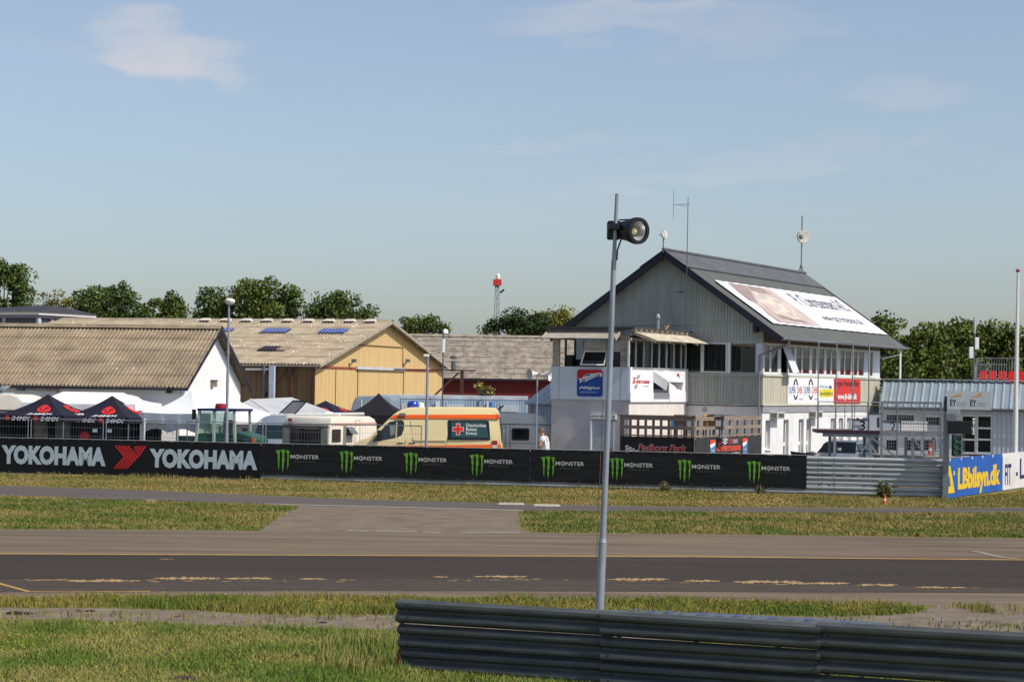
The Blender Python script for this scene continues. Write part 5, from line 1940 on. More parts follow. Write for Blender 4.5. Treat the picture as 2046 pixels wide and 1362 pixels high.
for x in (1058, 1408):
    p = HG.h('a', x, 590, 'x', .3)
    b = MB()
    b.box(.2, .45, p.y - .1, p.y + .12, p.z - .05, p.z + .14)
    b.bar((.05, p.y, p.z - .25), (.3, p.y, p.z), .05)
    b.build('gable_lamp', STEEL, HG)
# posts and brace of the open long side
b = MB()
for zx in (650, 795):
    p = HG.h('a', zx, 700, 'y', -.4)
    b.box(p.x - .1, p.x + .1, -.5, -.3, 0, ztH - .3)
p, q = HG.h('a', 640, 625, 'y', -.4), HG.h('a', 470, 830, 'y', -.4)
b.bar(p, q, .12)
b.split('rusty_frame', mat('rusty_steel', (84, 50, 38), .8, var=.2), HG)
p, q = HG.h('a', 360, 640, 'y', -.45), HG.h('a', 540, 640, 'y', -.45)
MB().bar(p, q, .12).build('door_beam', mat('pale_pipe', (196, 200, 204), .6), HG)
p = HG.h('a', 531, 700, 'y', -.6)
MB().box(p.x - .15, p.x + .15, -.7, -.5, 0, HG.h('a', 531, 620, 'y', -.6).z).build('pale_column', mat('pale_column', (190, 204, 222), .6), HG)
p = HG.h('a', 478, 700, 'y', -.5)
MB().tube([(p.x, -.5, 0), (p.x, -.5, ztH - .1)], .06, 6).build('downpipe', STEEL, HG)
# roof lights: corrugated plastic, and a hole in the sheets
Wh = wH / 2


def roof_patch(name, x0, y0, x1, y1, m, T, k, up):
    nrm_ = Vector((0, -slh, 1)).normalized()
    P0 = Vector((0, Wh, rH))
    a = T.plane(*zp(k, x0, (y0 + y1) / 2), P0, nrm_)
    c = T.plane(*zp(k, x1, (y0 + y1) / 2), P0, nrm_)
    t0 = T.plane(*zp(k, (x0 + x1) / 2, y0), P0, nrm_).y
    t1 = T.plane(*zp(k, (x0 + x1) / 2, y1), P0, nrm_).y
    b = MB()
    n = int((c.x - a.x) / .2 * 6)
    for i in range(n + 1):
        x = a.x + (c.x - a.x) * i / n
        for y in (t0, t1):
            b.v.append((x, y, rH - (Wh - y) * slh + .035 * math.cos(x / .2 * 2 * math.pi) + up))
    for i in range(n):
        b.f.append((2 * i, 2 * i + 1, 2 * i + 3, 2 * i + 2))
    return b.build(name, m, T, fix=False)


M_RL = mat('roof_light', (90, 104, 160), .35, scale=2, c2=(70, 80, 128), spec=.6)
for x0, x1, y0, y1 in ((245, 420, 583, 610), (700, 965, 583, 622), (1260, 1530, 587, 626)):
    roof_patch('roof_light', x0, y0, x1, y1, M_RL, HG, 'N', .13)
roof_patch('roof_gap', 685, 757, 870, 797, mat('roof_gap', (44, 36, 52), .9), HG, 'N', .13)
roof_patch('patched_sheet', 872, 757, 950, 797, M_FIBRE, HG, 'N', .13)
for i in range(9):
    p = HG.plane(*zp('N', 150 + i * 201, 498 - i * .5), Vector((0, Wh - .4, rH)), (0, 1, 0))
    b = MB()
    b.add([(p.x - .35, Wh - .75, rH - .02), (p.x + .35, Wh - .75, rH - .02), (p.x + .25, Wh - .25, rH + .14), (p.x - .25, Wh - .25, rH + .14), (p.x - .35, Wh - .2, rH - .1), (p.x + .35, Wh - .2, rH - .1)],
          [(0, 1, 2, 3), (0, 3, 4), (1, 5, 2)])
    b.build('ridge_vent', mat('vent_pale', (206, 200, 188), .8), HG, fix=False)

# red shed with grey roof in the middle distance
RS_q = at(1400, 760, 150.0)
zE, zR = at(960, 757, 150).z, at(960, 672, 156.5).z
RS, _s = hall('red_shed', 'long dark red shed under mossy grey roof behind cabins', (1330, 760), 150.0, R(1.0), 13.0, 44, zE, zR, mat('dark_red_boards', (112, 36, 34), .8, var=.12), M_FIBRE3, .16, .004, .4, None, 8)
b = MB()
x = -43.5
while x < -.3:
    b.box(x, x + .03, -.02, -.001, .5, zE - .15)
    x += 1.22
b.build('board_joints', mat('dark_red_joint', (84, 26, 26), .8), RS)
# pavilion with hipped roof, far left
q = at(-60, 640, 135)
PV = Thing('pavilion', 'glazed pavilion with dark hipped roof above the workshop ridge', 'building', (q.x, q.y, 0), -R(28))
PV_w = 0
p = PV.h('M', 395, 640, 'y', 0)          # near corner
xc = p.x
zr = p.z
zw = PV.h('M', 395, 735, 'y', 0).z - 1.5
# right wing from the corner: direction +Y local
e = PV.h('M', 985, 670, 'x', xc)
ln = e.y
b = MB()
b.box(xc - 9, xc, 0, ln, zr - .1, zr + .08)
b.build('eave_slab', WHITE, PV)
b = MB()
b.box(xc - 8.8, xc - .2, .2, ln - .2, zr - .3, zr - .101)
b.build('eave_band', mat('eave_lilac', (140, 138, 160), .7), PV)
apx = PV.h('M', 345, 560, 'y', ln * .42)
b = MB()
za_ = apx.z
b.add([(xc - 9.1, -.1, zr + .081), (xc + .1, -.1, zr + .081), (xc + .1, ln + .1, zr + .081), (xc - 9.1, ln + .1, zr + .081), PV.h('_', 68, 611, 'y', ln * .5), PV.h('_', 112, 610.5, 'y', ln * .5)],
      [(0, 1, 5, 4), (1, 2, 5), (2, 3, 4, 5), (3, 0, 4)])
b.build('roof', mat('slate_felt', (62, 62, 72), .85, scale=3, c2=(48, 48, 58), bump=.3, bscale=14), PV)
b = MB()
for x in (xc - 8.7, xc - 5.8, xc - 3.0, xc - .3):
    b.box(x - .1, x + .1, .25, .45, 0, zr - .3)
for y in np.linspace(.5, ln - .4, 5):
    b.box(xc - .5, xc - .28, y - .1, y + .1, 0, zr - .3)
b.split('pillar', mat('pillar_pale', (196, 200, 206), .7), PV)
for i in range(3):
    MB().box(xc - 8.5 + i * 2.85, xc - 6.0 + i * 2.85, .33, .36, zr - 2.2, zr - .35).build('pane', GLASS, PV)
yy = np.linspace(.5, ln - .4, 5)
for i in range(4):
    MB().box(xc - .4, xc - .37, yy[i] + .12, yy[i + 1] - .12, zr - 2.2, zr - .35).build('pane', glassm('pane_pale', (96, 104, 112), .05), PV)
MB().box(xc - 8.6, xc - .6, .6, ln - .6, 0, zr - .3).build('core', mat('pavilion_core', (96, 92, 92), .8), PV)
# portable cabins
M_CAB = mat('cabin_blue_grey', (172, 190, 206), .6, scale=1.4, c2=(156, 174, 192))
G_C = 'row of portable cabins'
cd = 101.0
pts = [758, 860, 962, 1056]
for i, lab in enumerate(('pale blue portable cabin at left end of its row, above ambulance front', 'pale blue portable cabin in middle of its row, above ambulance roof', 'pale blue portable cabin at right end of its row, beside shed')):
    a, c = at(pts[i], 800, cd), at(pts[i + 1], 800, cd)
    T = Thing('portable_cabin', lab, 'cabin', (a.x, a.y, 0), 0, G_C)
    w_ = c.x - a.x - .02
    zt = at(900, 790, cd).z
    MB().box(0, w_, 0, 4.5, .1, zt - .16).build('body', M_CAB, T)
    MB().box(0, w_, -.03, 4.5, zt - .159, zt).build('roof_frame', mat('cabin_white', (200, 208, 216), .6), T)
    b = MB()
    x = .1
    while x < w_ - .1:
        b.box(x, x + .06, -.025, -.001, .3, zt - .2)
        x += .13
    b.build('ribs', M_CAB, T, kind='stuff')
    xw = w_ * (.62, .5, .62)[i]
    wn = MB().box(xw - .45, xw + .45, -.07, -.026, zt - 1.5, zt - .75).build('window', WHITE, T)
    MB().box(xw - .36, xw + .36, -.08, -.071, zt - 1.42, zt - .83).build('pane', GLASS, wn)
    MB().box(xw - .42, xw + .42, -.28, -.071, zt - .72, zt - .38).build('air_unit', mat('cabin_white', (200, 208, 216), .6), T)
    MB().box(.25, .45, -.2, -.03, zt - .6, zt - .3).build('lamp', WHITE, T)
    if i < 2:
        b = MB()
        b.tube([(w_ - .1, -.05, zt - .2), (w_ - .1, -.05, .2)], .035, 6)
        b.build('downpipe', STEEL, T)
# bush growing behind the cabin roof
# ================================================================== vehicles
M_CREAM = mat('cream_paint', (226, 208, 158), .35, scale=1, var=.03, coat=.4)
M_ORANGE = mat('orange_film', (238, 98, 22), .5, var=.03)
M_VWHITE = mat('vehicle_white', (228, 226, 218), .4, var=.03, coat=.2)
M_SILVER = mat('silver_paint', (150, 160, 172), .35, .4, var=.05, coat=.3)
M_CARAV = mat('caravan_white', (226, 220, 206), .5, scale=2, c2=(214, 206, 190))
M_CARAVG = mat('caravan_grey', (196, 200, 198), .55, scale=2, c2=(184, 188, 188))


def wheel(T, x, y, r, wd, name='wheel'):
    b = MB()
    b.lathe([(r * .6, -wd / 2), (r * .95, -wd / 2), (r, -wd / 4), (r, wd / 4), (r * .95, wd / 2), (r * .6, wd / 2)], (x, y, r), (0, 1, 0), 18)
    o = b.build(name, RUBBER, T)
    b = MB()
    b.lathe([(0, -wd * .42), (r * .2, -wd * .42), (r * .58, -wd * .3), (r * .62, -wd * .46), (r * .62, wd * .3)], (x, y, r), (0, 1, 0), 14)
    b.build('rim', GALV, o)


def side_loft(b, prof, wy, n_side=1):
    """closed body: profile (x, z) swept across; half width wy(x, z)"""
    n = len(prof)
    for s in (-1, 1):
        for x, z in prof:
            b.v.append((x, s * wy(x, z), z))
    b.f.append(tuple(range(n)))
    b.f.append(tuple(range(2 * n - 1, n - 1, -1)))
    for i in range(n):
        j = (i + 1) % n
        b.f.append((i, j, n + j, n + i))


def panel(name, poly, wy, off, m, parent, side=-1, thick=.012):
    b = MB()
    n = len(poly)
    for o_ in (off, off - thick):
        for x, z in poly:
            b.v.append((x, side * (wy(x, z) + o_), z))
    b.f += [tuple(range(n)), tuple(range(2 * n - 1, n - 1, -1))] + [(i, (i + 1) % n, n + (i + 1) % n, n + i) for i in range(n)]
    return b.build(name, m, parent)


# --- ambulance, seen from its left side, nose to the left
q = at(692, 860, 81.0)
AM = Thing('ambulance', 'cream ambulance van with orange stripes and blue beacons behind barrier', 'ambulance', (q.x, q.y + 1.0, 0), R(-1.5))


def az(k, x, y):
    p = AM.h(k, x, y, 'y', -.95)
    return (p.x, p.z)


top = [az('D', 1860, 210), az('D', 1330, 205), az('D', 855, 208), az('D', 790, 222), az('D', 720, 252), az('D', 660, 292), az('D', 600, 348), az('D', 545, 402), az('D', 450, 490), az('D', 352, 580), az('D', 250, 614), az('D', 170, 662)]
rear = [az('D', 1995, 700), az('D', 1985, 520), az('D', 1968, 360), az('D', 1948, 262), az('D', 1915, 222)]
xr = rear[0][0]
prof = [(0.12, .30), (0.0, .45), (0.0, .72), (0.05, .92)][::-1]
body = rear[::1] + top + prof + [(.15, .28), (xr - .1, .28), (xr + .02, .45)]


def wya(x, z):
    w_ = .96
    if z > 1.15:
        w_ -= (z - 1.15) * .085
    if z > 2.35:
        w_ -= (z - 2.35) * .35
    if x < 1.0:
        w_ -= (1.0 - x) ** 2 * .14
    return w_


b = MB()
side_loft(b, body, wya)
b.build('body', M_CREAM, AM, bevel=.05, seg=2, smooth=True)
s1 = [az('D', 608, 346), az('D', 640, 318), az('D', 668, 300), az('D', 1960, 296), az('D', 1964, 350)]
panel('roof_stripe', s1, wya, .006, M_ORANGE, AM)
s2 = [az('D', 430, 688), az('D', 800, 680), az('D', 1320, 678), az('D', 1870, 668), az('D', 1988, 668), az('D', 1996, 760), az('D', 420, 760)]
panel('waist_stripe', s2, wya, .006, M_ORANGE, AM)
panel('stripe_end', [az('D', 1930, 296), az('D', 1962, 296), az('D', 1966, 350), az('D', 1930, 350)], wya, .0085, mat('orange_red_film', (226, 70, 26), .5), AM)
gl = [az('D', 392, 638), az('D', 478, 520), az('D', 560, 428), az('D', 610, 386), az('D', 700, 372), az('D', 770, 372), az('D', 790, 392), az('D', 785, 480), az('D', 760, 552), az('D', 700, 580), az('D', 480, 618)]
wn = panel('door_window', gl, wya, .006, GLASS_T, AM)
panel('window_bar', [az('D', 694, 378), az('D', 706, 378), az('D', 700, 578), az('D', 680, 580)], wya, .012, mat('bar_cream', (206, 190, 146), .5), wn)
panel('seat_back', [az('D', 612, 438), az('D', 682, 430), az('D', 672, 540), az('D', 618, 566)], wya, .009, mat('seat_grey', (120, 130, 134), .7), wn)
rw = panel('rear_side_window', [az('D', 1332, 368), az('D', 1812, 370), az('D', 1840, 384), az('D', 1858, 604), az('D', 1846, 612), az('D', 1328, 608)], wya, .006, mat('window_black', (22, 24, 34), .2), AM)
panel('pane', [az('D', 1375, 384), az('D', 1800, 388), az('D', 1838, 574), az('D', 1828, 582), az('D', 1380, 580)], wya, .010, glassm('green_glass', (34, 74, 74), .06), rw)


def cross(cx_, cy_, a, t, m, off):
    P = [(-t, -a), (t, -a), (t, -t), (a, -t), (a, t), (t, t), (t, a), (-t, a), (-t, t), (-a, t), (-a, -t), (-t, -t)]
    panel('red_cross', [az('D', cx_ + x * .97, cy_ + y) for x, y in P], wya, off, m, rw)


cross(1458, 478, 72, 26, PRINT_W, .013)
cross(1458, 478, 66, 21, mat('cross_red', (224, 40, 34), .5), .016)
for s, y0, y1, x1 in (('Deutsches', 408, 450, 1808), ('Rotes', 458, 500, 1692), ('Kreuz', 506, 548, 1694)):
    a, c = az('D', 1556, (y0 + y1) / 2), az('D', x1, (y0 + y1) / 2)
    z1_, z0_ = az('D', 1650, y0)[1], az('D', 1650, y1)[1]
    letters('lettering', s, mat('letter_pale', (200, 206, 200), .5), rw, (a[0], -(wya(a[0], z0_) + .016), z0_), (1, 0, 0), (0, (wya(2, z0_) - wya(2, z1_)) / (z1_ - z0_), 1), c[0] - a[0], z1_ - z0_, bold=.035)
sd = [az('D', 868, 370), az('D', 1318, 368), az('D', 1318, 620), az('D', 920, 620), az('D', 895, 600), az('D', 872, 400)]
panel('side_pressing', sd, wya, .004, M_CREAM, AM, thick=.01)
for zx, ya_, yb_ in ((806, 220, 690), (1326, 210, 690), (1868, 220, 690)):
    panel('door_seam', [az('D', zx, ya_), az('D', zx + 4, ya_), az('D', zx + 4, yb_), az('D', zx, yb_)], wya, .002, mat('seam_brown', (150, 136, 100), .6), AM)
for zx in (738, 884):
    panel('handle', [az('D', zx - 40, 648), az('D', zx + 40, 644), az('D', zx + 40, 660), az('D', zx - 40, 664)], wya, .02, BLACK, AM, thick=.02)
tlm = panel('tail_light', [az('D', 1886, 618), az('D', 1944, 618), az('D', 1946, 672), az('D', 1886, 672)], wya, .012, mat('tail_red', (150, 24, 36), .3), AM, thick=.03)
panel('reversing_lens', [az('D', 1886, 673), az('D', 1946, 673), az('D', 1946, 718), az('D', 1886, 718)], wya, .012, mat('tail_white', (206, 200, 204), .3), tlm, thick=.03)
mz = az('D', 480, 555)
b = MB()
b.box(mz[0] - .06, mz[0] + .1, -1.2, -.99, mz[1] - .2, mz[1] + .2)
b.build('mirror', BLACK, AM, bevel=.03)
lz = az('D', 770, 302)
MB().box(lz[0] - .12, lz[0] + .12, -.99, -.84, lz[1] - .07, lz[1] + .07).build('scene_light', mat('lamp_grey', (110, 104, 98), .5), AM, bevel=.02)
# windscreen
w0, w1 = az('D', 556, 400), az('D', 358, 582)
dv = Vector((w0[0] - w1[0], 0, w0[1] - w1[1]))
nv = Vector((-dv.z, 0, dv.x)).normalized() * .012
b = MB()
A1 = Vector((w1[0], 0, w1[1])) + dv * .03 + nv
A2 = Vector((w1[0], 0, w1[1])) + dv * .97 + nv
b.poly([(A1.x, -.84, A1.z), (A1.x, .84, A1.z), (A2.x, .76, A2.z), (A2.x, -.76, A2.z)])
b.build('windscreen', GLASS_T, AM, fix=False)
zt = top[2][1]
bl = az('D', 885, 205)
b = MB()
b.lathe([(.22, 0), (.24, .04), (.23, .16), (.15, .25), (0, .27)], (bl[0], -.3, zt - .02), (0, 0, 1), 14)
b.build('beacon', mat('beacon_blue', (24, 60, 170), .15, var=.1, spec=.7), AM, smooth=True)
b = MB()
b.lathe([(.14, 0), (.15, .05), (.13, .18), (0, .22)], (bl[0] + .28, -.25, zt - .02), (0, 0, 1), 12)
b.build('siren_dome', WHITE, AM, smooth=True)
bl = az('D', 1855, 205)
MB().lathe([(.1, 0), (.1, .08), (.075, .1), (.075, .26), (0, .29)], (bl[0], -.2, zt - .03), (0, 0, 1), 12).build('beacon', mat('beacon_blue2', (30, 100, 190), .2, spec=.7), AM)
MB().box(bl[0] - .28, bl[0] - .14, -.3, -.1, zt - .02, zt + .05).build('side_marker', mat('tail_red', (150, 24, 36), .3), AM)
b = MB()
b.bar((bl[0] + .3, -.3, zt - .02), (bl[0] + .5, -.3, zt + .12), .06)
b.bar((bl[0] + .35, -.1, zt - .02), (bl[0] + .36, -.1, zt + .1), .05)
b.build('aerial', DARKM, AM)
rd = az('D', 1975, 460)
b = MB()
b.add([(rd[0] - .02, -.8, rd[1] + .42), (rd[0] - .02, .8, rd[1] + .42), (rd[0] + .12, .8, rd[1] - .5), (rd[0] + .12, -.8, rd[1] - .5)], [(0, 1, 2, 3)])
b.build('rear_window', GLASS, AM, fix=False)
MB().box(xr - .3, xr + .06, -.98, .98, .3, .55).build('rear_bumper', BLACK, AM, bevel=.03)
for x in (1.0, 4.65):
    for y in (-.85, .85):
        wheel(AM, x, y, .34, .22)
for y in (-.7, .7):
    MB().box(.02, .1, y - .2, y + .2, .72, .95).build('headlight', mat('lens', (210, 214, 216), .1, spec=.8), AM, bevel=.02)

# --- caravans -------------------------------------------------------


def caravan(name, label, px, d, yaw, length, width, z_top, m_side, m_end, win=True, rake=.25, door=False, stripe=None, roof_m=None):
    """end face on local -Y ... body runs along X; near long side is y=0"""
    q = at(px[0], px[1], d)
    T = Thing(name, label, 'caravan', (q.x, q.y, 0), yaw, 'caravans in the paddock')
    zt = z_top
    prof = [(0.06, .45), (length - .05, .45), (length, .7), (length - .02, zt * .62), (length - rake, zt - .28), (length - rake - .25, zt - .08), (length - rake - .6, zt), (rake + .4, zt), (rake + .1, zt - .1), (rake * .55, zt - .3), (.02, zt * .55), (0, .7)]
    b = MB()
    b.prism(prof, 'y', 0, width)
    b.build('body', m_side, T, bevel=.06, seg=2, smooth=True)
    MB().box(.4, length - .4, .2, width - .2, .25, .45).build('chassis', DARKM, T)
    for y in (.12, width - .12):
        wheel(T, length * .52, y, .32, .2)
    b = MB()
    b.bar((0, width * .3, .5), (-1.1, width / 2, .45), .07)
    b.bar((0, width * .7, .5), (-1.1, width / 2, .45), .07)
    b.build('drawbar', STEEL, T)
    return T, prof


# white caravan between camper and ambulance: dull front end and bright side
zt = at(610, 830, 84.5).z
yawc = R(-34)
q = at(565, 830, 84.5)
CV = Thing('caravan', 'cream caravan with wide dark end window left of ambulance', 'caravan', (q.x, q.y, 0), yawc, 'caravans in the paddock')
ec = CV.h('C', 1128, 600, 'y', 0).x
lc = CV.h('C', 1742, 600, 'x', ec).y + .35
b = MB()
prof = [(0, .45), (.0, zt * .55), (.06, zt - .3), (.16, zt - .06), (.3, zt), (lc - .5, zt), (lc - .15, zt - .12), (lc - .02, zt - .4), (lc, zt * .5), (lc, .45)]
b.prism(prof, 'x', 0, ec)
b.build('body', M_CARAV, CV, bevel=.04, seg=2, smooth=True)
zw1, zw0 = CV.h('C', 790, 540, 'y', 0).z, .98
x0, x1 = CV.h('C', 470, 640, 'y', 0).x, CV.h('C', 1125, 640, 'y', 0).x
b = MB()
b.box(.02, ec - .02, -.05, -.002, zw1 + .02, zw1 + .09)
b.build('end_trim', mat('trim_dark', (70, 70, 74), .6), CV)
b = MB()
b.box(.01, ec - .01, -.03, -.001, zw1 + .1, zt - .32)
b.build('upper_end_panel', mat('end_panel_grey', (196, 190, 178), .5), CV)
a0, a1 = CV.h('C', 570, 640, 'y', -.03).x, CV.h('C', 1005, 640, 'y', -.03).x
wn = MB().box(a0, a1, -.04, -.002, zw0, zw1).build('end_window', mat('acrylic_dark', (58, 48, 46), .12, spec=.6), CV)
for i in range(9):
    x = a0 + .08 + i * (a1 - a0 - .16) / 8
    MB().box(x - .02, x + .02, -.044, -.041, zw0 + .03, zw1 - .03).build('curtain_fold', mat('curtain_brown', (84, 70, 64), .8), wn)
for c0, c1 in ((.03, a0 - .02), (a1 + .02, ec - .03)):
    MB().box(c0, c1, -.035, -.002, zw0, zw1).build('side_pane', mat('acrylic_pale', (170, 170, 156), .3), CV)
bx = CV.h('C', 570, 445, 'y', -.035)
for r, m in ((.12, mat('badge_red', (186, 84, 74), .6)),):
    for s in (0, 1):
        b = MB()
        P = [(bx.x + r * math.cos(t), bx.z + r * math.sin(t)) for t in [math.pi * (i / 8) + math.pi * s for i in range(9)]]
        P = [(x, z + (.02 if s == 0 else -.02)) for x, z in P]
        b.prism(P, 'y', -.042, -.032)
        b.build('badge', m, CV)
b = MB()
zz = CV.h('C', 1400, 482, 'x', ec).z
b.box(ec + .001, ec + .012, .1, lc - .06, zz - .04, zz + .05)
b.build('side_stripe', mat('stripe_pink', (196, 150, 136), .6), CV)


def cvs(x, y):
    p = CV.h('C', x, y, 'x', ec + .01)
    return p


p, q = cvs(1172, 555), cvs(1290, 735)
MB().box(ec + .001, ec + .04, p.y, q.y, q.z, p.z).build('side_window', mat('acrylic_dark', (58, 48, 46), .12, spec=.6), CV, bevel=.03)
p, q = cvs(1345, 500), cvs(1375, 780)
MB().box(ec + .001, ec + .03, p.y, p.y + .05, .5, p.z).build('door_frame', mat('trim_grey', (150, 146, 138), .5), CV)
p, q = cvs(1380, 520), cvs(1470, 640)
MB().box(ec + .002, ec + .025, p.y, q.y, q.z, p.z).build('door_window', mat('acrylic_door_dark', (52, 48, 54), .2), CV)  # dark acrylic tone of the door window
b = MB()
b.add([(ec + .02, p.y, p.z), (ec + .02, q.y, p.z), (ec + .3, q.y, q.z + .05), (ec + .3, p.y, q.z + .05)], [(0, 1, 2, 3)])
b.build('open_pane', mat('acrylic_grey', (110, 116, 120), .1, spec=.7), CV, fix=False)
p, q = cvs(1504, 424), cvs(1572, 780)
b = MB()
b.box(ec + .001, ec + .01, p.y, q.y, p.z - .015, p.z)
b.box(ec + .001, ec + .01, p.y, p.y + .02, .5, p.z)
b.box(ec + .001, ec + .01, q.y - .02, q.y, .5, p.z)
b.build('door_outline', mat('trim_grey', (150, 146, 138), .5), CV)
MB().box(.3, ec - .3, .3, lc - .3, .25, .45).build('chassis', DARKM, CV)
b = MB()
b.tube([(.2, .6, zt + .02), (ec - .2, .9, zt + .06)], .05, 6)
b.tube([(.4, 1.6, zt + .05), (ec - .1, 2.3, zt + .1)], .06, 6)
b.lathe([(.25, 0), (.27, .05), (.18, .14), (0, .16)], (ec * .55, 1.2, zt), (0, 0, 1), 12)
b.build('roof_gear', WHITE, CV)

# grey caravan beside the tower (in shade)
zt = at(1050, 826, 84.0).z
GC, prof = caravan('caravan', 'grey caravan with rounded front parked beside the tower', (960, 850), 84.0, R(2), 3.0, 2.1, zt, M_CARAVG, M_CARAVG, rake=.35)
p, q = GC.h('E', 118, 810, 'y', 0), GC.h('E', 300, 940, 'y', 0)
wn = MB().prism(rrect(p.x, q.x, q.z, p.z, .07), 'y', -.03, -.002).build('side_window', DARKM, GC)
MB().prism(rrect(p.x + .06, q.x - .06, q.z + .06, p.z - .06, .05), 'y', -.034, -.0305).build('pane', GLASS, wn)
zz = GC.h('E', 200, 773, 'y', 0).z
MB().box(.05, 2.9, -.012, -.001, zz - .015, zz + .015).build('moulding', mat('trim_dark', (70, 70, 74), .6), GC)
zz = GC.h('E', 200, 970, 'y', 0).z
MB().box(.05, 2.95, -.012, -.001, zz - .012, zz + .012).build('moulding', mat('trim_grey', (150, 146, 138), .5), GC)
a, c = GC.h('E', 50, 800, 'y', 0).x, GC.h('E', 98, 800, 'y', 0).x
b = MB()
b.box(a, a + .02, -.012, -.001, .5, zt - .5)
b.box(c, c + .02, -.012, -.001, .5, zt - .5)
b.build('door_outline', mat('trim_dark', (70, 70, 74), .6), GC)
p = GC.h('E', 25, 840, 'y', -.01)
MB().box(p.x - .12, p.x + .1, -.012, -.001, p.z - .06, p.z + .06).build('number_plate', WHITE, GC)

# left edge: caravan behind the tents
zt = at(60, 788, 89.0).z
LC, prof = caravan('caravan', 'white caravan at left edge behind first dark tent', (-75, 850), 89.0, R(-14), 3.0, 2.1, zt, M_CARAV, M_CARAV, rake=.3)
zz = zt - .75
wn = MB().box(.4, 2.4, -.03, -.002, zz - .6, zz).build('side_window', GLASS, LC)
MB().box(.0, 2.7, -.02, -.001, zz + .05, zz + .12).build('moulding', mat('trim_dark', (70, 70, 74), .6), LC)
b = MB()
b.add([(1.0, .5, zt + .02), (1.0, 1.3, zt + .02), (1.5, 1.3, zt + .35), (1.5, .5, zt + .35)], [(0, 1, 2, 3)])
b.add([(.9, .4, zt - .02), (1.6, .4, zt - .02), (1.6, 1.4, zt - .02), (.9, 1.4, zt - .02), (.9, .4, zt + .06), (1.6, .4, zt + .06), (1.6, 1.4, zt + .06), (.9, 1.4, zt + .06)], [(4, 5, 6, 7), (0, 1, 5, 4), (1, 2, 6, 5), (2, 3, 7, 6), (3, 0, 4, 7)])
b.build('roof_hatch', mat('hatch_pale', (170, 184, 190), .3), LC, fix=False)
zt = at(140, 787, 92.5).z
L2, prof = caravan('caravan', 'white caravan with blue tinted window behind white tent', (124, 850), 92.5, R(-6), 3.2, 2.1, zt, M_CARAV, M_CARAV, rake=.2)
MB().box(.12, 1.2, -.03, -.002, zt - .75, zt - .2).build('side_window', glassm('blue_pane', (60, 80, 130), .05), L2)

# --- silver camper van facing the camera
zt = at(520, 830, 87.0).z
q = at(478, 860, 86.0)
SV = Thing('camper_van', 'silver camper van facing the barrier between loader and caravan', 'camper van', (q.x, q.y, 0), R(-14))


def sv(x, y, d=0.0):
    p = SV.h('C', x, y, 'y', d)
    return p


wv = at(563, 860, 86).x - q.x + .05
hw = wv
sec = []
Lb = 5.4
stn = [(0.0, .45, 1.0, .12), (.35, .4, 1.1, .05), (.85, .4, 1.22, .0), (1.5, .4, zt - .36, .1), (1.72, .4, zt - .1, .13), (2.15, .4, zt, .13), (Lb, .4, zt, .13), (Lb + .05, .45, zt - .1, .15)]
b = MB()
for (y, z0, z1_, ins) in stn:
    h_ = z1_ - z0
    top_i = ins + (.10 if z1_ > 1.6 else .06)
    ring = [(ins * .3, z0), (0, z0 + .12), (0, z0 + min(.75, h_ * .6)), (ins, z1_ - min(.3, h_ * .25)), (top_i, z1_ - .06), (top_i + .15, z1_), (hw - top_i - .15, z1_), (hw - top_i, z1_ - .06), (hw - ins, z1_ - min(.3, h_ * .25)), (hw, z0 + min(.75, h_ * .6)), (hw, z0 + .12), (hw - ins * .3, z0)]
    for x, z in ring:
        b.v.append((x, y, z))
k = 12
for i in range(len(stn) - 1):
    for j in range(k):
        b.f.append((i * k + j, i * k + (j + 1) % k, (i + 1) * k + (j + 1) % k, (i + 1) * k + j))
b.f.append(tuple(range(k)))
b.f.append(tuple(range(len(stn) * k - 1, (len(stn) - 1) * k - 1, -1)))
b.build('body', M_SILVER, SV, smooth=True)
b = MB()
b.add([(.06, .84, 1.24), (hw - .06, .84, 1.24), (hw - .2, 1.47, zt - .37), (.2, 1.47, zt - .37)], [(0, 1, 2, 3)])
b.build('windscreen', GLASS_T, SV, fix=False)
b = MB()
b.box(.1, hw - .1, -.02, .1, .62, .78)
b.build('grille', BLACK, SV)
for x in (.2, hw - .2):
    MB().box(x - .16, x + .16, .02, .14, .82, 1.0).build('headlight', mat('lens', (210, 214, 216), .1, spec=.8), SV, bevel=.02)
MB().box(.05, hw - .05, -.06, .2, .38, .58).build('bumper', mat('bumper_grey', (110, 114, 120), .6), SV, bevel=.04)
MB().box(hw + .02, hw + .25, .95, 1.1, 1.3, 1.62).build('mirror', BLACK, SV, bevel=.03)
MB().box(-.25, -.02, .95, 1.1, 1.3, 1.62).build('mirror', BLACK, SV, bevel=.03)
for y in (1.0, 4.3):
    for x in (.12, hw - .12):
        b = MB()
        b.lathe([(.2, -.1), (.33, -.1), (.34, 0), (.33, .1), (.2, .1)], (x, y, .34), (1, 0, 0), 14)
        b.build('wheel', RUBBER, SV)
b = MB()
for i in range(3):
    b.tube([(.1 + i * .5, 2.4, zt + .05), (.5 + i * .5, 4.6, zt + .05)], .03, 6)
b.box(.3, 1.6, 2.4, 2.5, zt, zt + .07)
b.build('roof_rack', WHITE, SV)
b = MB()
b.add([(.5, 3.0, zt), (1.2, 3.0, zt), (1.7, 3.2, zt + .6), (1.1, 3.2, zt + .6)], [(0, 1, 2, 3)])
b.build('raised_hatch', mat('hatch_mesh', (116, 116, 122), .4), SV, fix=False)
b = MB()
b.bar((.5, 3.0, zt), (1.1, 3.2, zt + .6), .05)
b.bar((1.2, 3.0, zt), (1.7, 3.2, zt + .6), .05)
b.bar((1.1, 3.2, zt + .6), (1.7, 3.2, zt + .6), .05)
b.build('hatch_frame', DARKM, SV)

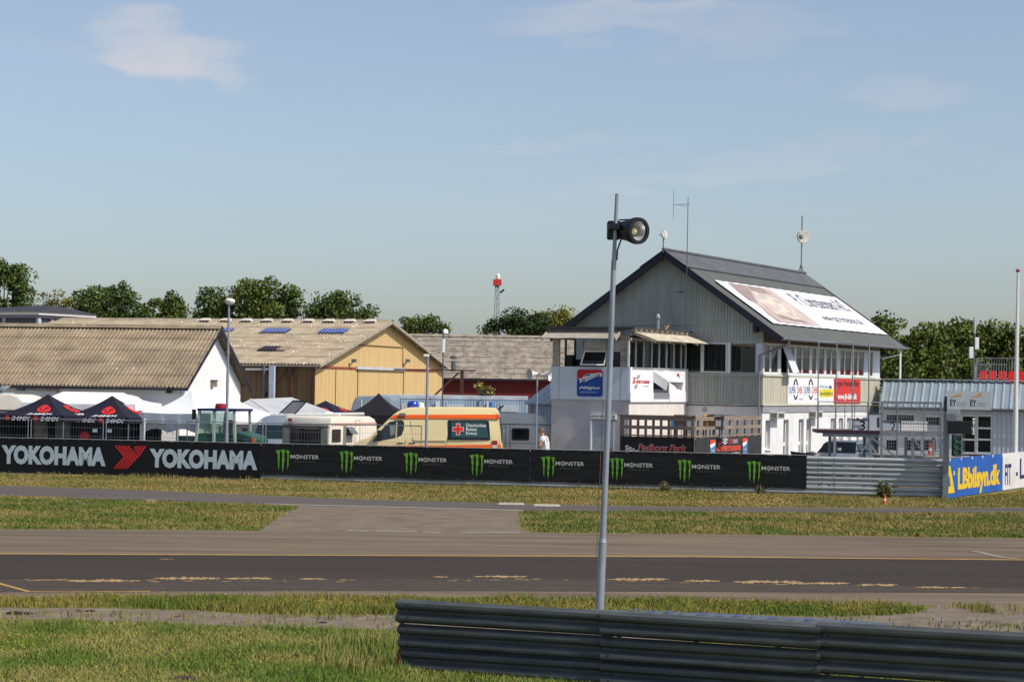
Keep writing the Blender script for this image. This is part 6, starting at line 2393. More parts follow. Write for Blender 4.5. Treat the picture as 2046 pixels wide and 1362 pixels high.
# --- grey van behind the black tent
q = at(699, 820, 96.5)
GV = Thing('panel_van', 'grey panel van mostly hidden behind the plain black tent', 'van', (q.x, q.y, 0), R(-4))
zt = at(760, 791, 98).z
b = MB()
prof = [(0, .4), (0, zt - .9), (.08, zt - .45), (.2, zt - .12), (.36, zt), (1.75, zt), (1.9, zt - .1), (2.0, .4)]
b.prism(prof, 'y', 0, 3.0)
b.build('body', mat('van_grey', (150, 160, 172), .4, .2, coat=.2), GV, bevel=.08, seg=2, smooth=True)
for x in (.5, 1.35):
    MB().box(x, x + .05, -.02, -.001, zt - .7, zt - .15).build('roof_bar', WHITE, GV)
MB().box(.05, 1.3, -.012, -.002, 1.1, zt - .75).build('side_window', GLASS, GV)
for y in (.5, 2.5):
    for x in (.1, 1.9):
        MB().lathe([(.2, -.1), (.33, -.1), (.34, 0), (.33, .1), (.2, .1)], (x, y, .34), (1, 0, 0), 14).build('wheel', RUBBER, GV)

# --- green wheel loader
q = at(396, 870, 82.5)
WL = Thing('wheel_loader', 'green wheel loader with glazed cab behind the tyre banner', 'loader', (q.x, q.y, 0), R(-16))
M_LG = mat('loader_green', (28, 84, 66), .5, scale=2, c2=(22, 66, 54), coat=.2)
M_LB = mat('loader_navy', (44, 44, 84), .5)


def wl_(x, y, d=0.0):
    p = WL.h('B', x, y, 'y', d)
    return p.x, p.z


x0, _z = wl_(1075, 430)
x1, _z = wl_(1560, 430)
_x, zr = wl_(1300, 398)
_x, zw = wl_(1300, 700)
cabd = 1.5
b = MB()
for x, y, dx in ((x0 + .02, 0, -.16), (x0 + .02, cabd, -.16), (x0 + (x1 - x0) * .42, 0, .02), (x0 + (x1 - x0) * .42, cabd, .02), (x1 - .02, 0, .05), (x1 - .02, cabd, .05)):
    b.bar((x, y, zr - .05), (x + dx, y, 1.0), .09)
b.split('cab_pillar', mat('cab_grey_green', (168, 186, 180), .5), WL)
MB().box(x0 - .06, x1 + .1, -.08, cabd + .08, zr - .05, zr + .05).build('cab_roof', M_LB, WL, bevel=.02)
xm = x0 + (x1 - x0) * .42
for a, c in ((x0 + .05, xm - .06), (xm + .06, x1 - .06)):
    b = MB()
    b.add([(a, .02, zr - .06), (c, .02, zr - .06), (c, .02, zw - .05), (a - .06, .02, zw - .05)], [(0, 1, 2, 3)])
    b.build('cab_window', mat('cab_tint', (120, 160, 150), .05, spec=.7), WL, fix=False).active_material.node_tree.nodes['Principled BSDF'].inputs['Transmission Weight'].default_value = .75
b = MB()
b.box(x0 - .1, x1 + .05, 0.03, cabd - .03, .95, zw - .06)
b.build('cab_base', M_LG, WL)
b = MB()
hx0, hz0 = wl_(1500, 690)
hx1, hz1 = wl_(1810, 760)
b.prism([(x1 + .06, .8), (hx1 + .05, .8), (hx1 + .05, hz1 - .1), (hx1 - .1, hz1), (x1 + .06, hz0)], 'y', .1, cabd - .1)
b.build('engine_hood', M_LG, WL, bevel=.05)
b = MB()
gx0, gz0 = wl_(1590, 785)
gx1, gz1 = wl_(1670, 830)
for i in range(5):
    z = gz0 - i * .055
    b.box(gx0, gx1, .08, .099, z - .02, z + .01)
b.split('louvre', BLACK, WL)
ox, oz_ = wl_(1800, 820)
MB().box(ox - .07, ox + .07, .06, .099, oz_ - .18, oz_ + .12).build('orange_panel', mat('loader_orange', (204, 110, 60), .6), WL)
rx, rzz = wl_(1295, 362)
b = MB()
b.lathe([(.2, 0), (.22, .05), (.2, .17), (.12, .2), (0, .2)], (rx, .5, zr + .05), (0, 0, 1), 12)
b.build('beacon', mat('beacon_red', (172, 36, 60), .25), WL, smooth=True)
b = MB()
b.box(x0 + .35, x0 + .75, .5, .95, 1.0, 1.5)
b.box(x0 + .62, x0 + .74, .5, .95, 1.4, 2.0)
b.build('seat', BLACK, WL, bevel=.04)
b = MB()
b.bar((x0 + .25, .7, 1.0), (x0 + .38, .7, 1.75), .06)
b.lathe([(.2, -.015), (.22, 0), (.2, .015)], (x0 + .36, .7, 1.72), (.5, 0, .9), 14)
b.build('steering_column', BLACK, WL)
b = MB()
b.bar((x0 - .15, .3, 1.0), (x0 - 1.5, .3, .9), .22, .2)
b.bar((x0 - .15, 1.2, 1.0), (x0 - 1.5, 1.2, .9), .22, .2)
b.box(x0 - .9, x0 - .3, .1, .5, 1.0, 1.38)
b.bar((x0 - .3, .75, 1.25), (x0 - 1.4, .75, 1.05), .12)
b.build('lift_arms', M_LG, WL)
b = MB()
b.prism([(x0 - 2.3, .1), (x0 - 1.4, .1), (x0 - 1.4, .95), (x0 - 1.6, .95), (x0 - 1.6, .35), (x0 - 2.3, .2)], 'y', -.3, cabd + .3)
b.build('bucket', STEEL, WL)
for x in (x0 - .5, x1 + .5):
    for y in (-.1, cabd + .1):
        wheel(WL, x, y, .58, .42)
p = wl_(1040, 455)
MB().box(p[0] - .1, p[0] + .02, -.2, -.08, p[1] - .2, p[1] + .18).build('mirror', BLACK, WL)

# --- station wagon under the podium
q = at(1607, 900, 80.6)
SW = Thing('station_wagon', 'silver grey station wagon parked under the podium frame', 'car', (q.x, q.y + .3, 0), R(-24))
SW.o.scale = (1, 1, 1.07)
M_CAR = mat('car_silver', (128, 136, 144), .3, .4, var=.03, coat=.5)
hw = 1.78
stn = [(0, .35, .68, .2, .2), (.25, .25, .84, .06, .12), (1.05, .22, .98, .0, .08), (1.35, .22, 1.03, .0, .1), (2.15, .22, 1.45, .0, .28), (2.5, .22, 1.49, .0, .28), (4.1, .22, 1.46, .0, .28), (4.6, .3, 1.05, .05, .15), (4.7, .35, .9, .1, .2)]
b = MB()
for (y, z0, z1_, i0, i1) in stn:
    bw = min(z1_ - .03, .92)
    ring = [(i0 + .1, z0), (i0, z0 + .18), (i0, bw), (i1, z1_ - .05), (i1 + .12, z1_), (hw - i1 - .12, z1_), (hw - i1, z1_ - .05), (hw - i0, bw), (hw - i0, z0 + .18), (hw - i0 - .1, z0)]
    b.v += [(x, y, z) for x, z in ring]
k = 10
for i in range(len(stn) - 1):
    for j in range(k):
        b.f.append((i * k + j, i * k + (j + 1) % k, (i + 1) * k + (j + 1) % k, (i + 1) * k + j))
b.f.append(tuple(range(k)))
b.f.append(tuple(range(len(stn) * k - 1, (len(stn) - 1) * k - 1, -1)))
b.build('body', M_CAR, SW, smooth=True)
b = MB()
b.add([(.14, 1.40, 1.06), (hw - .14, 1.40, 1.06), (hw - .30, 2.10, 1.435), (.30, 2.10, 1.435)], [(0, 1, 2, 3)])
b.build('windscreen', glassm('car_glass', (16, 20, 22), .05, .3), SW, fix=False)
for side in (0, 1):
    sx = (lambda t: hw - t + .012) if side else (lambda t: t - .012)
    for y0, y1 in ((1.75, 2.55), (2.62, 3.4), (3.47, 4.05)):
        b = MB()
        f0 = 1.02 + max(0, min(1, (y0 - 1.45) / .7)) * .37
        b.add([(sx(.03), y0, .96), (sx(.03), y1, .96), (sx(.25), y1, 1.38), (sx(.25), y0 + (.25 if y0 < 2 else 0), min(1.38, f0 + .2))], [(0, 1, 2, 3)])
        b.build('side_window', glassm('car_glass', (16, 20, 22), .05, .3), SW, fix=False)
    MB().box(hw + .0 if side else -.2, hw + .2 if side else 0, 1.6, 1.75, .92, 1.08).build('mirror', M_CAR, SW, bevel=.03)
    MB().tube([(hw - .35 if side else .35, 2.3, 1.47), (hw - .35 if side else .35, 2.4, 1.52), (hw - .35 if side else .35, 4.0, 1.50), (hw - .35 if side else .35, 4.1, 1.45)], .015, 6).build('roof_rail', GALV, SW)
    MB().box(hw - .5 if side else .12, hw - .12 if side else .5, .03, .14, .62, .76).build('headlight', mat('lens', (210, 214, 216), .1, spec=.8), SW, bevel=.02)
    for y in (.9, 3.7):
        b = MB()
        b.lathe([(.2, -.1), (.3, -.1), (.315, 0), (.3, .1), (.2, .1)], (hw - .12 if side else .12, y, .315), (1, 0, 0), 14)
        b.build('wheel', RUBBER, SW)
MB().box(.6, hw - .6, -.01, .1, .5, .66).build('grille', BLACK, SW)
MB().box(.9, 1.02, 1.55, 1.6, 1.13, 1.24).build('paper_on_dash', PRINT_W, SW)
q = at(1612, 890, 84.0)
TR = Thing('trailer', 'dark low trailer standing beside the white wall behind the car', 'trailer', (q.x, q.y, 0), R(30))
MB().box(0, 1.6, 0, 1.0, .45, .5).build('bed', DARKM, TR)
b = MB()
b.box(0, .05, 0, 1.0, .5, 1.05)
b.bar((0, 0, 1.05), (1.3, 0, .9), .07)
b.bar((0, 1, 1.05), (1.3, 1, .9), .07)
b.build('side_board', DARKM, TR)
for y in (-.05, 1.05):
    wheel(TR, .9, y, .28, .14)
# ================================================================== tents, fences, poles, person
M_TNAVY = mat('navy_tent_cloth', (30, 28, 44), .7, var=.1, scale=2, bump=.2, bscale=3, spec=.3)
M_TBLACK = mat('black_tent_cloth', (26, 25, 30), .7, var=.1, scale=2, bump=.2, bscale=3, spec=.3)
M_TWHITE = mat('white_tent_cloth', (238, 238, 240), .7, var=.02, scale=2, bump=.25, bscale=2.5, spec=.2)
M_TGREYC = mat('grey_tarpaulin', (186, 188, 190), .6, scale=1.5, c2=(170, 172, 176), bump=.3, bscale=3)
M_TPURP = mat('dark_purple_cloth', (50, 46, 66), .7, var=.1, scale=2, bump=.2, bscale=3)
M_EMB = mat('emblem_red', (214, 46, 40), .6)


def tent(name, label, loc, yaw, lx, ly, z_eave, z_top, m, ridge=0.0, val=.22, sag=.12, group=None, val_wave=.03, walls=(), legs=True):
    """pop-up tent: origin at the near right corner, canopy over x in [-lx, 0], y in [0, ly]; ridge = length of a flat ridge along y"""
    T = Thing(name, label, 'tent', loc, yaw, group)
    cx_, cy_ = -lx / 2, ly / 2
    ra, rb = Vector((cx_, cy_ - ridge / 2, z_top)), Vector((cx_, cy_ + ridge / 2, z_top))
    cor = [Vector((0, 0, z_eave)), Vector((0, ly, z_eave)), Vector((-lx, ly, z_eave)), Vector((-lx, 0, z_eave))]

    def face(A, B, TA, TB):
        b = MB()
        n = 10

        def fn(u, v):
            e = A.lerp(B, u)
            t = TA.lerp(TB, u)
            p = e.lerp(t, v)
            s = 4 * v * (1 - v) * sag
            p = Vector((p.x, p.y, p.z - s - (.03 * math.sin(u * math.pi) * (1 - v))))
            return p
        b.grid(fn, n, 8)
        return b.build('canopy_panel', m, T, smooth=True, fix=False)
    fa = [face(cor[3], cor[0], ra, ra), face(cor[0], cor[1], ra, rb), face(cor[1], cor[2], rb, rb), face(cor[2], cor[3], rb, ra)]
    for i in range(4):
        A, B = cor[i], cor[(i + 1) % 4]
        nr = (B - A).cross(Vector((0, 0, 1))).normalized()
        b = MB()
        b.grid(lambda u, v: A.lerp(B, u) + nr * (val_wave * math.sin(u * 21) * (1 - v) * .5 + .012) + Vector((0, 0, -val * (1 - v) - (.03 * math.sin(u * math.pi) * v))), 18, 2)
        b.build('valance', m, T, fix=False)
    if legs:
        for c in cor:
            b = MB()
            q = c + Vector((.04 if c.x < -lx / 2 else -.04, .04 if c.y < ly / 2 else -.04, 0))
            b.box(q.x - .02, q.x + .02, q.y - .02, q.y + .02, 0, z_eave)
            b.build('leg', GALV, T)
    for i in walls:
        A, B = cor[i], cor[(i + 1) % 4]
        b = MB()
        b.grid(lambda u, v: A.lerp(B, u) + Vector((.02 * math.sin(u * 25), .02 * math.sin(u * 19), -val - (z_eave - val - .05) * (1 - v))), 16, 2)
        b.build('side_wall', m, T, fix=False)
    return T, ra, cor


def front_point(T, lx, z_e, z_t, ly, u, v, sag=.12):
    A, B, Tp = Vector((-lx, 0, z_e)), Vector((0, 0, z_e)), Vector((-lx / 2, ly / 2, z_t))
    p = A.lerp(B, u).lerp(Tp, v)
    return Vector((p.x, p.y, p.z - 4 * v * (1 - v) * sag - .03 * math.sin(u * math.pi) * (1 - v)))


def decal_front(T, lx, ly, ze, zt_, u0, u1, v0, v1, m, kind='oval', s='', side=0, **kw):
    """print on a canopy panel; the print follows the cloth"""
    def P(a, c):
        u, v = u0 + (u1 - u0) * a, v0 + (v1 - v0) * c
        if side == 0:
            p = front_point(T, lx, ze, zt_, ly, u, v)
            n = Vector((0, -(zt_ - ze), ly / 2)).normalized()
        else:
            A, B, Tp = Vector((0, 0, ze)), Vector((0, ly, ze)), Vector((-lx / 2, ly / 2, zt_))
            p = A.lerp(B, u).lerp(Tp, v)
            p = Vector((p.x, p.y, p.z - 4 * v * (1 - v) * .12 - .03 * math.sin(u * math.pi) * (1 - v)))
            n = Vector(((zt_ - ze), 0, lx / 2)).normalized()
        return p + n * kw.get('off', .02)
    b = MB()
    if kind == 'oval':
        b.poly([P(.5 + .5 * math.cos(2 * math.pi * i / 20), .5 + .5 * math.sin(2 * math.pi * i / 20)) for i in range(20)])
    elif kind == 'poly':
        b.poly([P(x, y) for x, y in kw['pts']])
    else:
        co, fs = text_mesh(s, .03, .2)
        mn, mx_ = co.min(0), co.max(0)
        q = (co - mn) / np.maximum(mx_ - mn, 1e-6)
        b.v = [tuple(P(a[0], a[1])) for a in q]
        b.f = fs
    return b.build({'oval': 'emblem', 'poly': 'emblem_mark', 'text': 'lettering'}[kind], m, T, fix=False)


def mx_tent(label, px, d, yaw, z_e, z_t, lx=3.0, ly=3.0, legs=True, extra=True):
    q = at(px, 830, d)
    T, ra, cor = tent('pit_tent', label, (q.x, q.y, 0), yaw, lx, ly, z_e, z_t, M_TNAVY, val=.24, group='dark team tents', legs=legs, walls=(1, 2) if extra else ())
    for side in (0, 1):
        decal_front(T, lx, ly, z_e, z_t, .50, .84, .24, .62, M_EMB, side=side)
        for pts in (((.12, .62), (.45, .52), (.82, .72), (.88, .60), (.5, .38), (.3, .42)), ((.25, .36), (.48, .44), (.62, .30), (.4, .16))):
            decal_front(T, lx, ly, z_e, z_t, .50, .84, .24, .62, M_TNAVY, 'poly', pts=pts, off=.03, side=side)
        decal_front(T, lx, ly, z_e, z_t, .42, .86, .06, .18, PRINT_W, 'text', '24MX', side=side)
    for x0, lab in ((-lx + .45, '24MX'), (-lx / 2 + .2, '24MX')):
        letters('lettering', lab, PRINT_W, T, (x0 + .28, -.04, z_e - .22), (1, 0, 0), (0, 0, 1), .85, .16, bold=.03, shear=.25)
        b = MB()
        b.prism([(x0 + .1 + .1 * math.cos(t), z_e - .13 + .1 * math.sin(t)) for t in [2 * math.pi * i / 12 for i in range(12)]], 'y', -.045, -.04)
        b.build('emblem', M_EMB, T)
    return T


ty = R(-16)
ze, ztp = at(100, 829, 84.5).z, at(97, 787, 86).z
mx_tent('navy team tent with red emblem at left edge behind banner', 128, 84.0, ty, ze, ztp)
ze2, zt2 = at(230, 833, 85.5).z, at(227, 790, 87).z
mx_tent('navy team tent with red emblem beside big white tent', 258, 85.0, ty, ze2, zt2)
ze3, zt3 = at(660, 826, 96).z, at(653, 800, 97.5).z
mx_tent('small dark team tent with red emblem before the hangar', 683, 95.5, R(-20), ze3, zt3, extra=False)
# things seen under the left tents
for px, d, w_, lab, c in ((78, 86, .42, 'pale upright cabinet under first team tent', (168, 160, 150)), (123, 86.3, .5, 'grey patterned panel under first team tent', (150, 150, 152))):
    q = at(px, 860, d)
    T = Thing('cabinet', lab, 'cabinet', (q.x - w_ / 2, q.y, 0), R(-16))
    MB().box(0, w_, 0, .4, .05, 1.85).build('body', mat('cabinet_%d' % px, c, .7, scale=3, c2=(96, 92, 92), lo=.45, hi=.6), T)
    MB().box(.03, w_ - .03, -.02, -.001, .1, .9).build('door', mat('cabinet_door', (140, 136, 130), .7), T)
    MB().box(.03, w_ - .03, -.02, -.001, .94, 1.8).build('door', mat('cabinet_door', (140, 136, 130), .7), T)
q = at(186, 870, 86.5)
BK = Thing('printed_sidewall', 'dark side panel with red emblem and big letters under second team tent', 'banner', (q.x - 1.1, q.y, 0), ty)
MB().grid(lambda u, v: (u * 2.5, .02 * math.sin(u * 9), .05 + v * 1.75), 14, 2).build('sheet', M_TNAVY, BK, fix=False)
MB().prism(oval(.85, 1.22, .22, .2), 'y', -.03, -.025).build('emblem', M_EMB, BK)
letters('lettering', '24MX', M_LETD, BK, (1.2, -.03, .85), (1, 0, 0), (0, 0, 1), 1.1, .26, bold=.03, shear=.25)

# big white tent
q = at(393, 830, 84.5)
ze, ztp = at(393, 826, 84.5).z, at(392, 778, 86.5).z
BT, ra, cor = tent('party_tent', 'large bright white tent behind the green loader', (q.x, q.y, 0), R(-33), 2.95, 4.6, ze, ztp, M_TWHITE, ridge=1.9, val=.42, sag=.16, group='white tents', val_wave=.06)
b = MB()
b.grid(lambda u, v: (-2.9 + 2.85 * u, .06 + .05 * math.sin(u * 8), ze - .42 - (.2 + .25 * math.cos(u * math.pi * 2) ** 2 * .6) * (1 - v)), 14, 3)
b.build('rolled_wall', mat('white_cloth_thin', (206, 208, 216), .8), BT, fix=False)
b = MB()
b.grid(lambda u, v: (-2.95 + .3 * u, -.02 + .05 * math.sin(u * 6), .05 + (ze - .3) * v), 6, 3)
b.build('gathered_wall', M_TWHITE, BT, fix=False)
# white tent behind
q = at(322, 830, 90.0)
ze, ztp = at(322, 806, 90).z, at(230, 783, 91.5).z
T, ra, cor = tent('party_tent', 'broad white tent roof behind the two navy tents', (q.x, q.y, 0), R(80), 3.2, 4.8, ze, ztp, M_TWHITE, ridge=2.6, val=.3, sag=.08, group='white tents')
# dark purple tent behind the big white one
q = at(470, 830, 89.5)
ze, ztp = at(470, 826, 89.5).z, at(392, 781, 91).z
tent('gazebo', 'dark purple gazebo peeking out behind big white tent', (q.x, q.y, 0), R(-6), 3.3, 3.0, ze, ztp, M_TPURP, ridge=.0, val=.25, sag=.1)
MB_ = None
# grey marquee
q = at(475, 830, 92.0)
MQ = Thing('marquee', 'pale grey tarpaulin marquee behind the silver camper van', 'tent', (q.x, q.y, 0), 0)


def mq(px, py, d):
    p = MQ.i @ at(px, py, d)
    return p


A_, B_, C1, D_, E_, F_ = mq(500, 797, 94), mq(583, 793.5, 95.5), mq(690, 832, 93), mq(560, 838, 92), mq(470, 812, 93), mq(600, 822, 99)
b = MB()
for tri in ((E_, D_, A_), (A_, D_, B_), (B_, D_, C1)):
    b.poly(tri)
b.poly([A_, B_, F_])
b.poly([B_, C1, F_])
b.poly([E_, A_, F_])
b.build('canopy', M_TGREYC, MQ, fix=False)
b = MB()
b.tube([A_ + Vector((0, -.02, .01)), D_ + Vector((0, -.02, .01))], .03, 6)
b.build('seam', WHITE, MQ)
b = MB()
for P0, P1 in ((E_, D_), (D_, C1)):
    g0, g1 = Vector((P0.x, P0.y, .02)), Vector((P1.x, P1.y, .02))
    b.poly([P0, P1, g1, g0])
b.build('side_wall', M_TGREYC, MQ, fix=False)
b = MB()
for P0 in (E_, D_, C1):
    b.tube([(P0.x, P0.y, 0), P0], .03, 6)
b.split('pole', GALV, MQ)
# plain black tent
q = at(812, 830, 87.5)
ze, ztp = at(750, 827, 88).z, at(766, 785, 89.5).z
T, ra, cor = tent('gazebo', 'plain black gazebo behind caravan and ambulance nose', (q.x, q.y, 0), R(-5), 2.75, 3.0, ze, ztp, M_TBLACK, val=.55, sag=.2)
q = at(752, 880, 90)
T = Thing('tool_trolley', 'grey steel trolley under the plain black gazebo', 'trolley', (q.x, q.y, 0), 0)
MB().box(-.35, .35, 0, .5, .15, 1.35).build('body', GALV, T)
for z in (.4, .7, 1.0):
    MB().box(-.3, .3, -.03, -.001, z, z + .04).build('handle', DARKM, T)

# --- temporary fence panels
G_F = 'temporary mesh fence panels behind the barrier'
fp = [(-96, 56), (62, 206), (212, 356), (374, 525), (531, 687), (691, 842)]
labs = ('mesh fence panel at left edge before first navy tent', 'mesh fence panel before the gap between navy tents', 'mesh fence panel before second navy tent and white tent',
        'mesh fence panel before the green loader', 'mesh fence panel before the cream caravan', 'mesh fence panel before the ambulance front door')
for i, ((a, c), lab) in enumerate(zip(fp, labs)):
    d0, d1 = 81.4 - a * .0032, 81.4 - c * .0032
    if i == 5:
        d0, d1 = 79.2, 78.4
    A, B = at(a, 860, d0), at(c, 860, d1)
    yaw = math.atan2(B.y - A.y, B.x - A.x)
    ln = math.hypot(B.x - A.x, B.y - A.y)
    T = Thing('fence_panel', lab, 'fence', (A.x, A.y, 0), yaw, G_F)
    zt = 1.98
    MB().tube([(0, 0, .05), (0, 0, zt), ], .021, 8).build('post', GALV, T)
    MB().tube([(ln, 0, .05), (ln, 0, zt)], .021, 8).build('post', GALV, T)
    MB().tube([(0, 0, zt), (ln, 0, zt)], .018, 8).build('top_rail', GALV, T)
    MB().tube([(0, 0, .25), (ln, 0, .25)], .016, 8).build('bottom_rail', GALV, T)
    b = MB()
    n = int(ln / .105)
    for j in range(1, n):
        x = ln * j / n
        b.tube([(x, 0, .25), (x, 0, zt)], .0028, 3, caps=False)
    for z in (.6, 1.0, 1.36, 1.68):
        b.tube([(0, -.006, z), (ln, -.006, z)], .004, 3, caps=False)
    b.build('wire_mesh', GALV, T, kind='stuff', fix=False)
    for x in (0, ln):
        MB().box(x - .12, x + .12, -.3, .3, 0, .14).build('foot_block', mat('concrete_block', (140, 138, 134), .9), T)
    if i in (1, 2):
        x = .92 * ln if i == 1 else .08 * ln
        MB().box(x - .18, x + .0, -.02, -.012, 1.52, 1.64).build('notice', mat('notice_pale', (160, 176, 186), .6), T)

# --- lamp posts and poles
def zat(T, px, py):
    return T.h('_', px, py, 'y', 0).z


M_POLE = mat('pole_galvanised', (158, 164, 176), .45, .4, var=.12, scale=4, stretch=(1, 1, .5))
# leaning floodlight mast in front
q = gnd(1197.5, 1262)
q = at(1197.5, 1200, 32.5)
FL = Thing('floodlight_mast', 'tall leaning galvanised mast with one round floodlight in front', 'lamp post', (q.x, q.y, 0), 0)
zt, zs_, zw_ = zat(FL, 1233, 387), zat(FL, 1204, 1083), zat(FL, 1228, 560)
xt, xs_, xw_ = FL.h('_', 1233, 387, 'y', 0).x, FL.h('_', 1204, 1083, 'y', 0).x, FL.h('_', 1226.5, 520, 'y', 0).x
x0 = FL.h('_', 1198, 1213, 'y', 0).x
zz0 = zat(FL, 1198, 1213)
sl0 = (xs_ - x0) / (zs_ - zz0)
xb = x0 - sl0 * zz0
pm = 4300 / 32.5
MB().tube([(xb, 0, -.1), (xs_, 0, zs_)], 9.0 / pm, 16, 8.0 / pm).build('lower_pole', M_POLE, FL, smooth=True)
MB().tube([(xs_, 0, zs_), (xs_ + .002, 0, zs_ + .06)], 8.6 / pm, 16, 6.4 / pm).build('collar', M_POLE, FL, smooth=True)
MB().tube([(xs_, 0, zs_), (FL.h('_', 1217, 780, 'y', 0).x, 0, zat(FL, 1217, 780)), (xw_, 0, zat(FL, 1226, 520))], 6.4 / pm, 16, 5.2 / pm).build('upper_pole', M_POLE, FL, smooth=True)
MB().tube([(xw_, 0, zat(FL, 1226, 520)), (xt, 0, zt)], 4.2 / pm, 14, 3.8 / pm).build('tip_pole', M_POLE, FL, smooth=True)
lc = FL.h('W', 395, 400, 'y', -.12)
ld = Vector((.60, -.80, -.06)).normalized()
cc = Vector((lc.x, -.12, lc.z))
rr = 118 / 4.393 / pm
b = MB()
b.lathe([(.09, -.42), (.12, -.40), (.14, -.3), (.16, -.16), (rr * .93, -.05), (rr, .0), (rr * 1.0, .05), (rr * .98, .09), (rr * .74, .09), (rr * .73, .03)], cc, ld, 28)
b.build('lamp_housing', mat('lamp_black', (22, 22, 34), .45, var=.1), FL, smooth=True)
b = MB()
b.lathe([(rr * .73, .05), (rr * .6, -.02), (rr * .4, -.09), (rr * .2, -.13), (rr * .18, -.1), (0, -.1)], cc, ld, 28)
b.build('reflector', mat('reflector_metal', (214, 218, 218), .35, .55, var=.1, scale=8), FL, smooth=True)
MB().lathe([(0, -.11), (.05, -.11), (.055, -.02), (.03, 0.0), (0, .0)], cc, ld, 12).build('bulb', mat('bulb_amber', (206, 190, 150), .2), FL)
b = MB()
bp = cc - ld * .33
b.box(bp.x - .22, bp.x - .02, bp.y - .1, bp.y + .12, bp.z - .14, bp.z + .14)
b.build('ballast_box', mat('lamp_black', (22, 22, 34), .45), FL, bevel=.02)
lx_ = FL.h('W', 185, 362, 'y', -.05)
MB().box(lx_.x - .05, lx_.x + .12, -.1, .06, lx_.z - .05, lx_.z + .045).build('rear_bracket', mat('lamp_black', (22, 22, 34), .45), FL, bevel=.01)
b = MB()
b.tube([(bp.x - .05, bp.y - .1, bp.z + .15), (cc.x + .05, cc.y - .05, cc.z + rr * .85)], .012, 6)
b.build('adjuster_rod', DARKM, FL)
MB().tube([(xw_ + .045, 0, zat(FL, 1226, 520)), (xw_ + .05, -.02, zat(FL, 1226, 500)), (bp.x, bp.y, bp.z - .12)], .014, 6).build('cable', BLACK, FL)
MB().tube([(xb - .12, -.02, 0.3), (FL.h('_', 1193, 1083, 'y', 0).x, -.02, zs_), (FL.h('_', 1205, 780, 'y', 0).x, -.02, zat(FL, 1205, 800))], .005, 5).build('guy_wire', mat('wire_brown', (110, 80, 66), .6), FL)

# left lamp post
q = at(452.5, 880, 79.2)
LP = Thing('lamp_post', 'slender lamp post with white globe head behind tyre banner', 'lamp post', (q.x, q.y, 0), 0)
zt = zat(LP, 457.5, 608)
xtop = LP.h('_', 457.5, 608, 'y', 0).x
MB().tube([(0, 0, 0), (xtop * .25, 0, 1.6)], .075, 12, .07).build('lower_pole', M_POLE, LP, smooth=True)
MB().tube([(xtop * .25, 0, 1.6), (xtop * .6, 0, zt * .62)], .06, 12, .05).build('upper_pole', M_POLE, LP, smooth=True)
MB().tube([(xtop * .6, 0, zt * .62), (xtop, 0, zt)], .042, 12, .04).build('tip_pole', M_POLE, LP, smooth=True)
MB().lathe([(.05, 0), (.11, .02), (.17, .08), (.19, .16), (.16, .22), (.08, .24), (0, .24)], (xtop + .02, 0, zt - .02), (.12, 0, 1), 16).build('globe_head', mat('globe_white', (238, 232, 228), .4), LP, smooth=True)
MB().box(xtop - .1, xtop + .1, -.06, .06, zt + .19, zt + .25).build('head_cap', mat('cap_brown', (120, 104, 100), .6), LP, bevel=.02)
# middle pole
q = at(851.5, 880, 78.2)
MP = Thing('camera_pole', 'plain grey pole with tiny head in front of the ambulance', 'pole', (q.x, q.y, 0), 0)
zt, xtop = zat(MP, 854.5, 712), MP.h('_', 854.5, 712, 'y', 0).x
MB().tube([(0, 0, 0), (xtop, 0, zt)], .052, 12, .045).build('pole', M_POLE, MP, smooth=True)
MB().box(xtop - .16, xtop + .06, -.06, .06, zt - .02, zt + .08).build('camera_head', WHITE, MP, bevel=.02)
MB().bar((xtop + .06, 0, zt), (xtop + .16, 0, zt + .12), .02).build('aerial', DARKM, MP)
# antenna pole behind cabins
q = at(884, 800, 99.5)
AP = Thing('antenna_pole', 'thin pole with white tube aerial rising beside the hangar eave', 'antenna', (q.x, q.y, 0), 0)
zt, xtop = zat(AP, 886, 664), AP.h('_', 886, 664, 'y', 0).x
MB().tube([(0, 0, 0), (xtop, 0, zt)], .04, 8, .03).build('pole', mat('pole_dark', (104, 104, 112), .5, .3), AP)
za, zb_ = zat(AP, 885, 704), zat(AP, 885, 677)
MB().tube([(xtop - .02, -.1, za), (xtop - .0, -.1, zb_)], .1, 10).build('tube_aerial', WHITE, AP)
MB().lathe([(0, 0), (.12, .01), (.14, .06), (.1, .12), (0, .13)], (xtop + .08, -.02, zt + .02), (.3, -.9, .2), 12).build('small_dish', mat('dish_bright', (236, 238, 240), .4), AP, smooth=True)
# loudspeaker pole beside the tower
q = at(1070.5, 890, 79.0)
LSP = Thing('loudspeaker_pole', 'thin pole with two white horn loudspeakers beside the tower', 'loudspeaker', (q.x, q.y, 0), 0)
zt, xtop = LSP.h('E', 387, 215, 'y', 0).z, LSP.h('E', 387, 215, 'y', 0).x
MB().tube([(0, 0, 0), (xtop, 0, zt)], .035, 10, .03).build('pole', M_POLE, LSP)
for sx, xx in ((-1, -.1), (1, .32)):
    c = Vector((xtop + xx * .6, -.02, zt - .1 - (.05 if sx > 0 else 0)))
    b = MB()
    b.lathe([(.04, -.16), (.06, -.14), (.07, 0), (.09, .08), (.13, .2), (.19, .27), (.2, .29), (.18, .28), (.08, .12), (0, .1)], c, (sx * .8, -.55 if sx < 0 else -.3, -.05), 18)
    b.build('horn', mat('horn_white', (216, 214, 210), .45), LSP, smooth=True)
MB().box(xtop - .08, xtop + .16, -.04, .04, zt - .16, zt - .06).build('bracket', mat('bracket_pink', (150, 120, 122), .6), LSP)
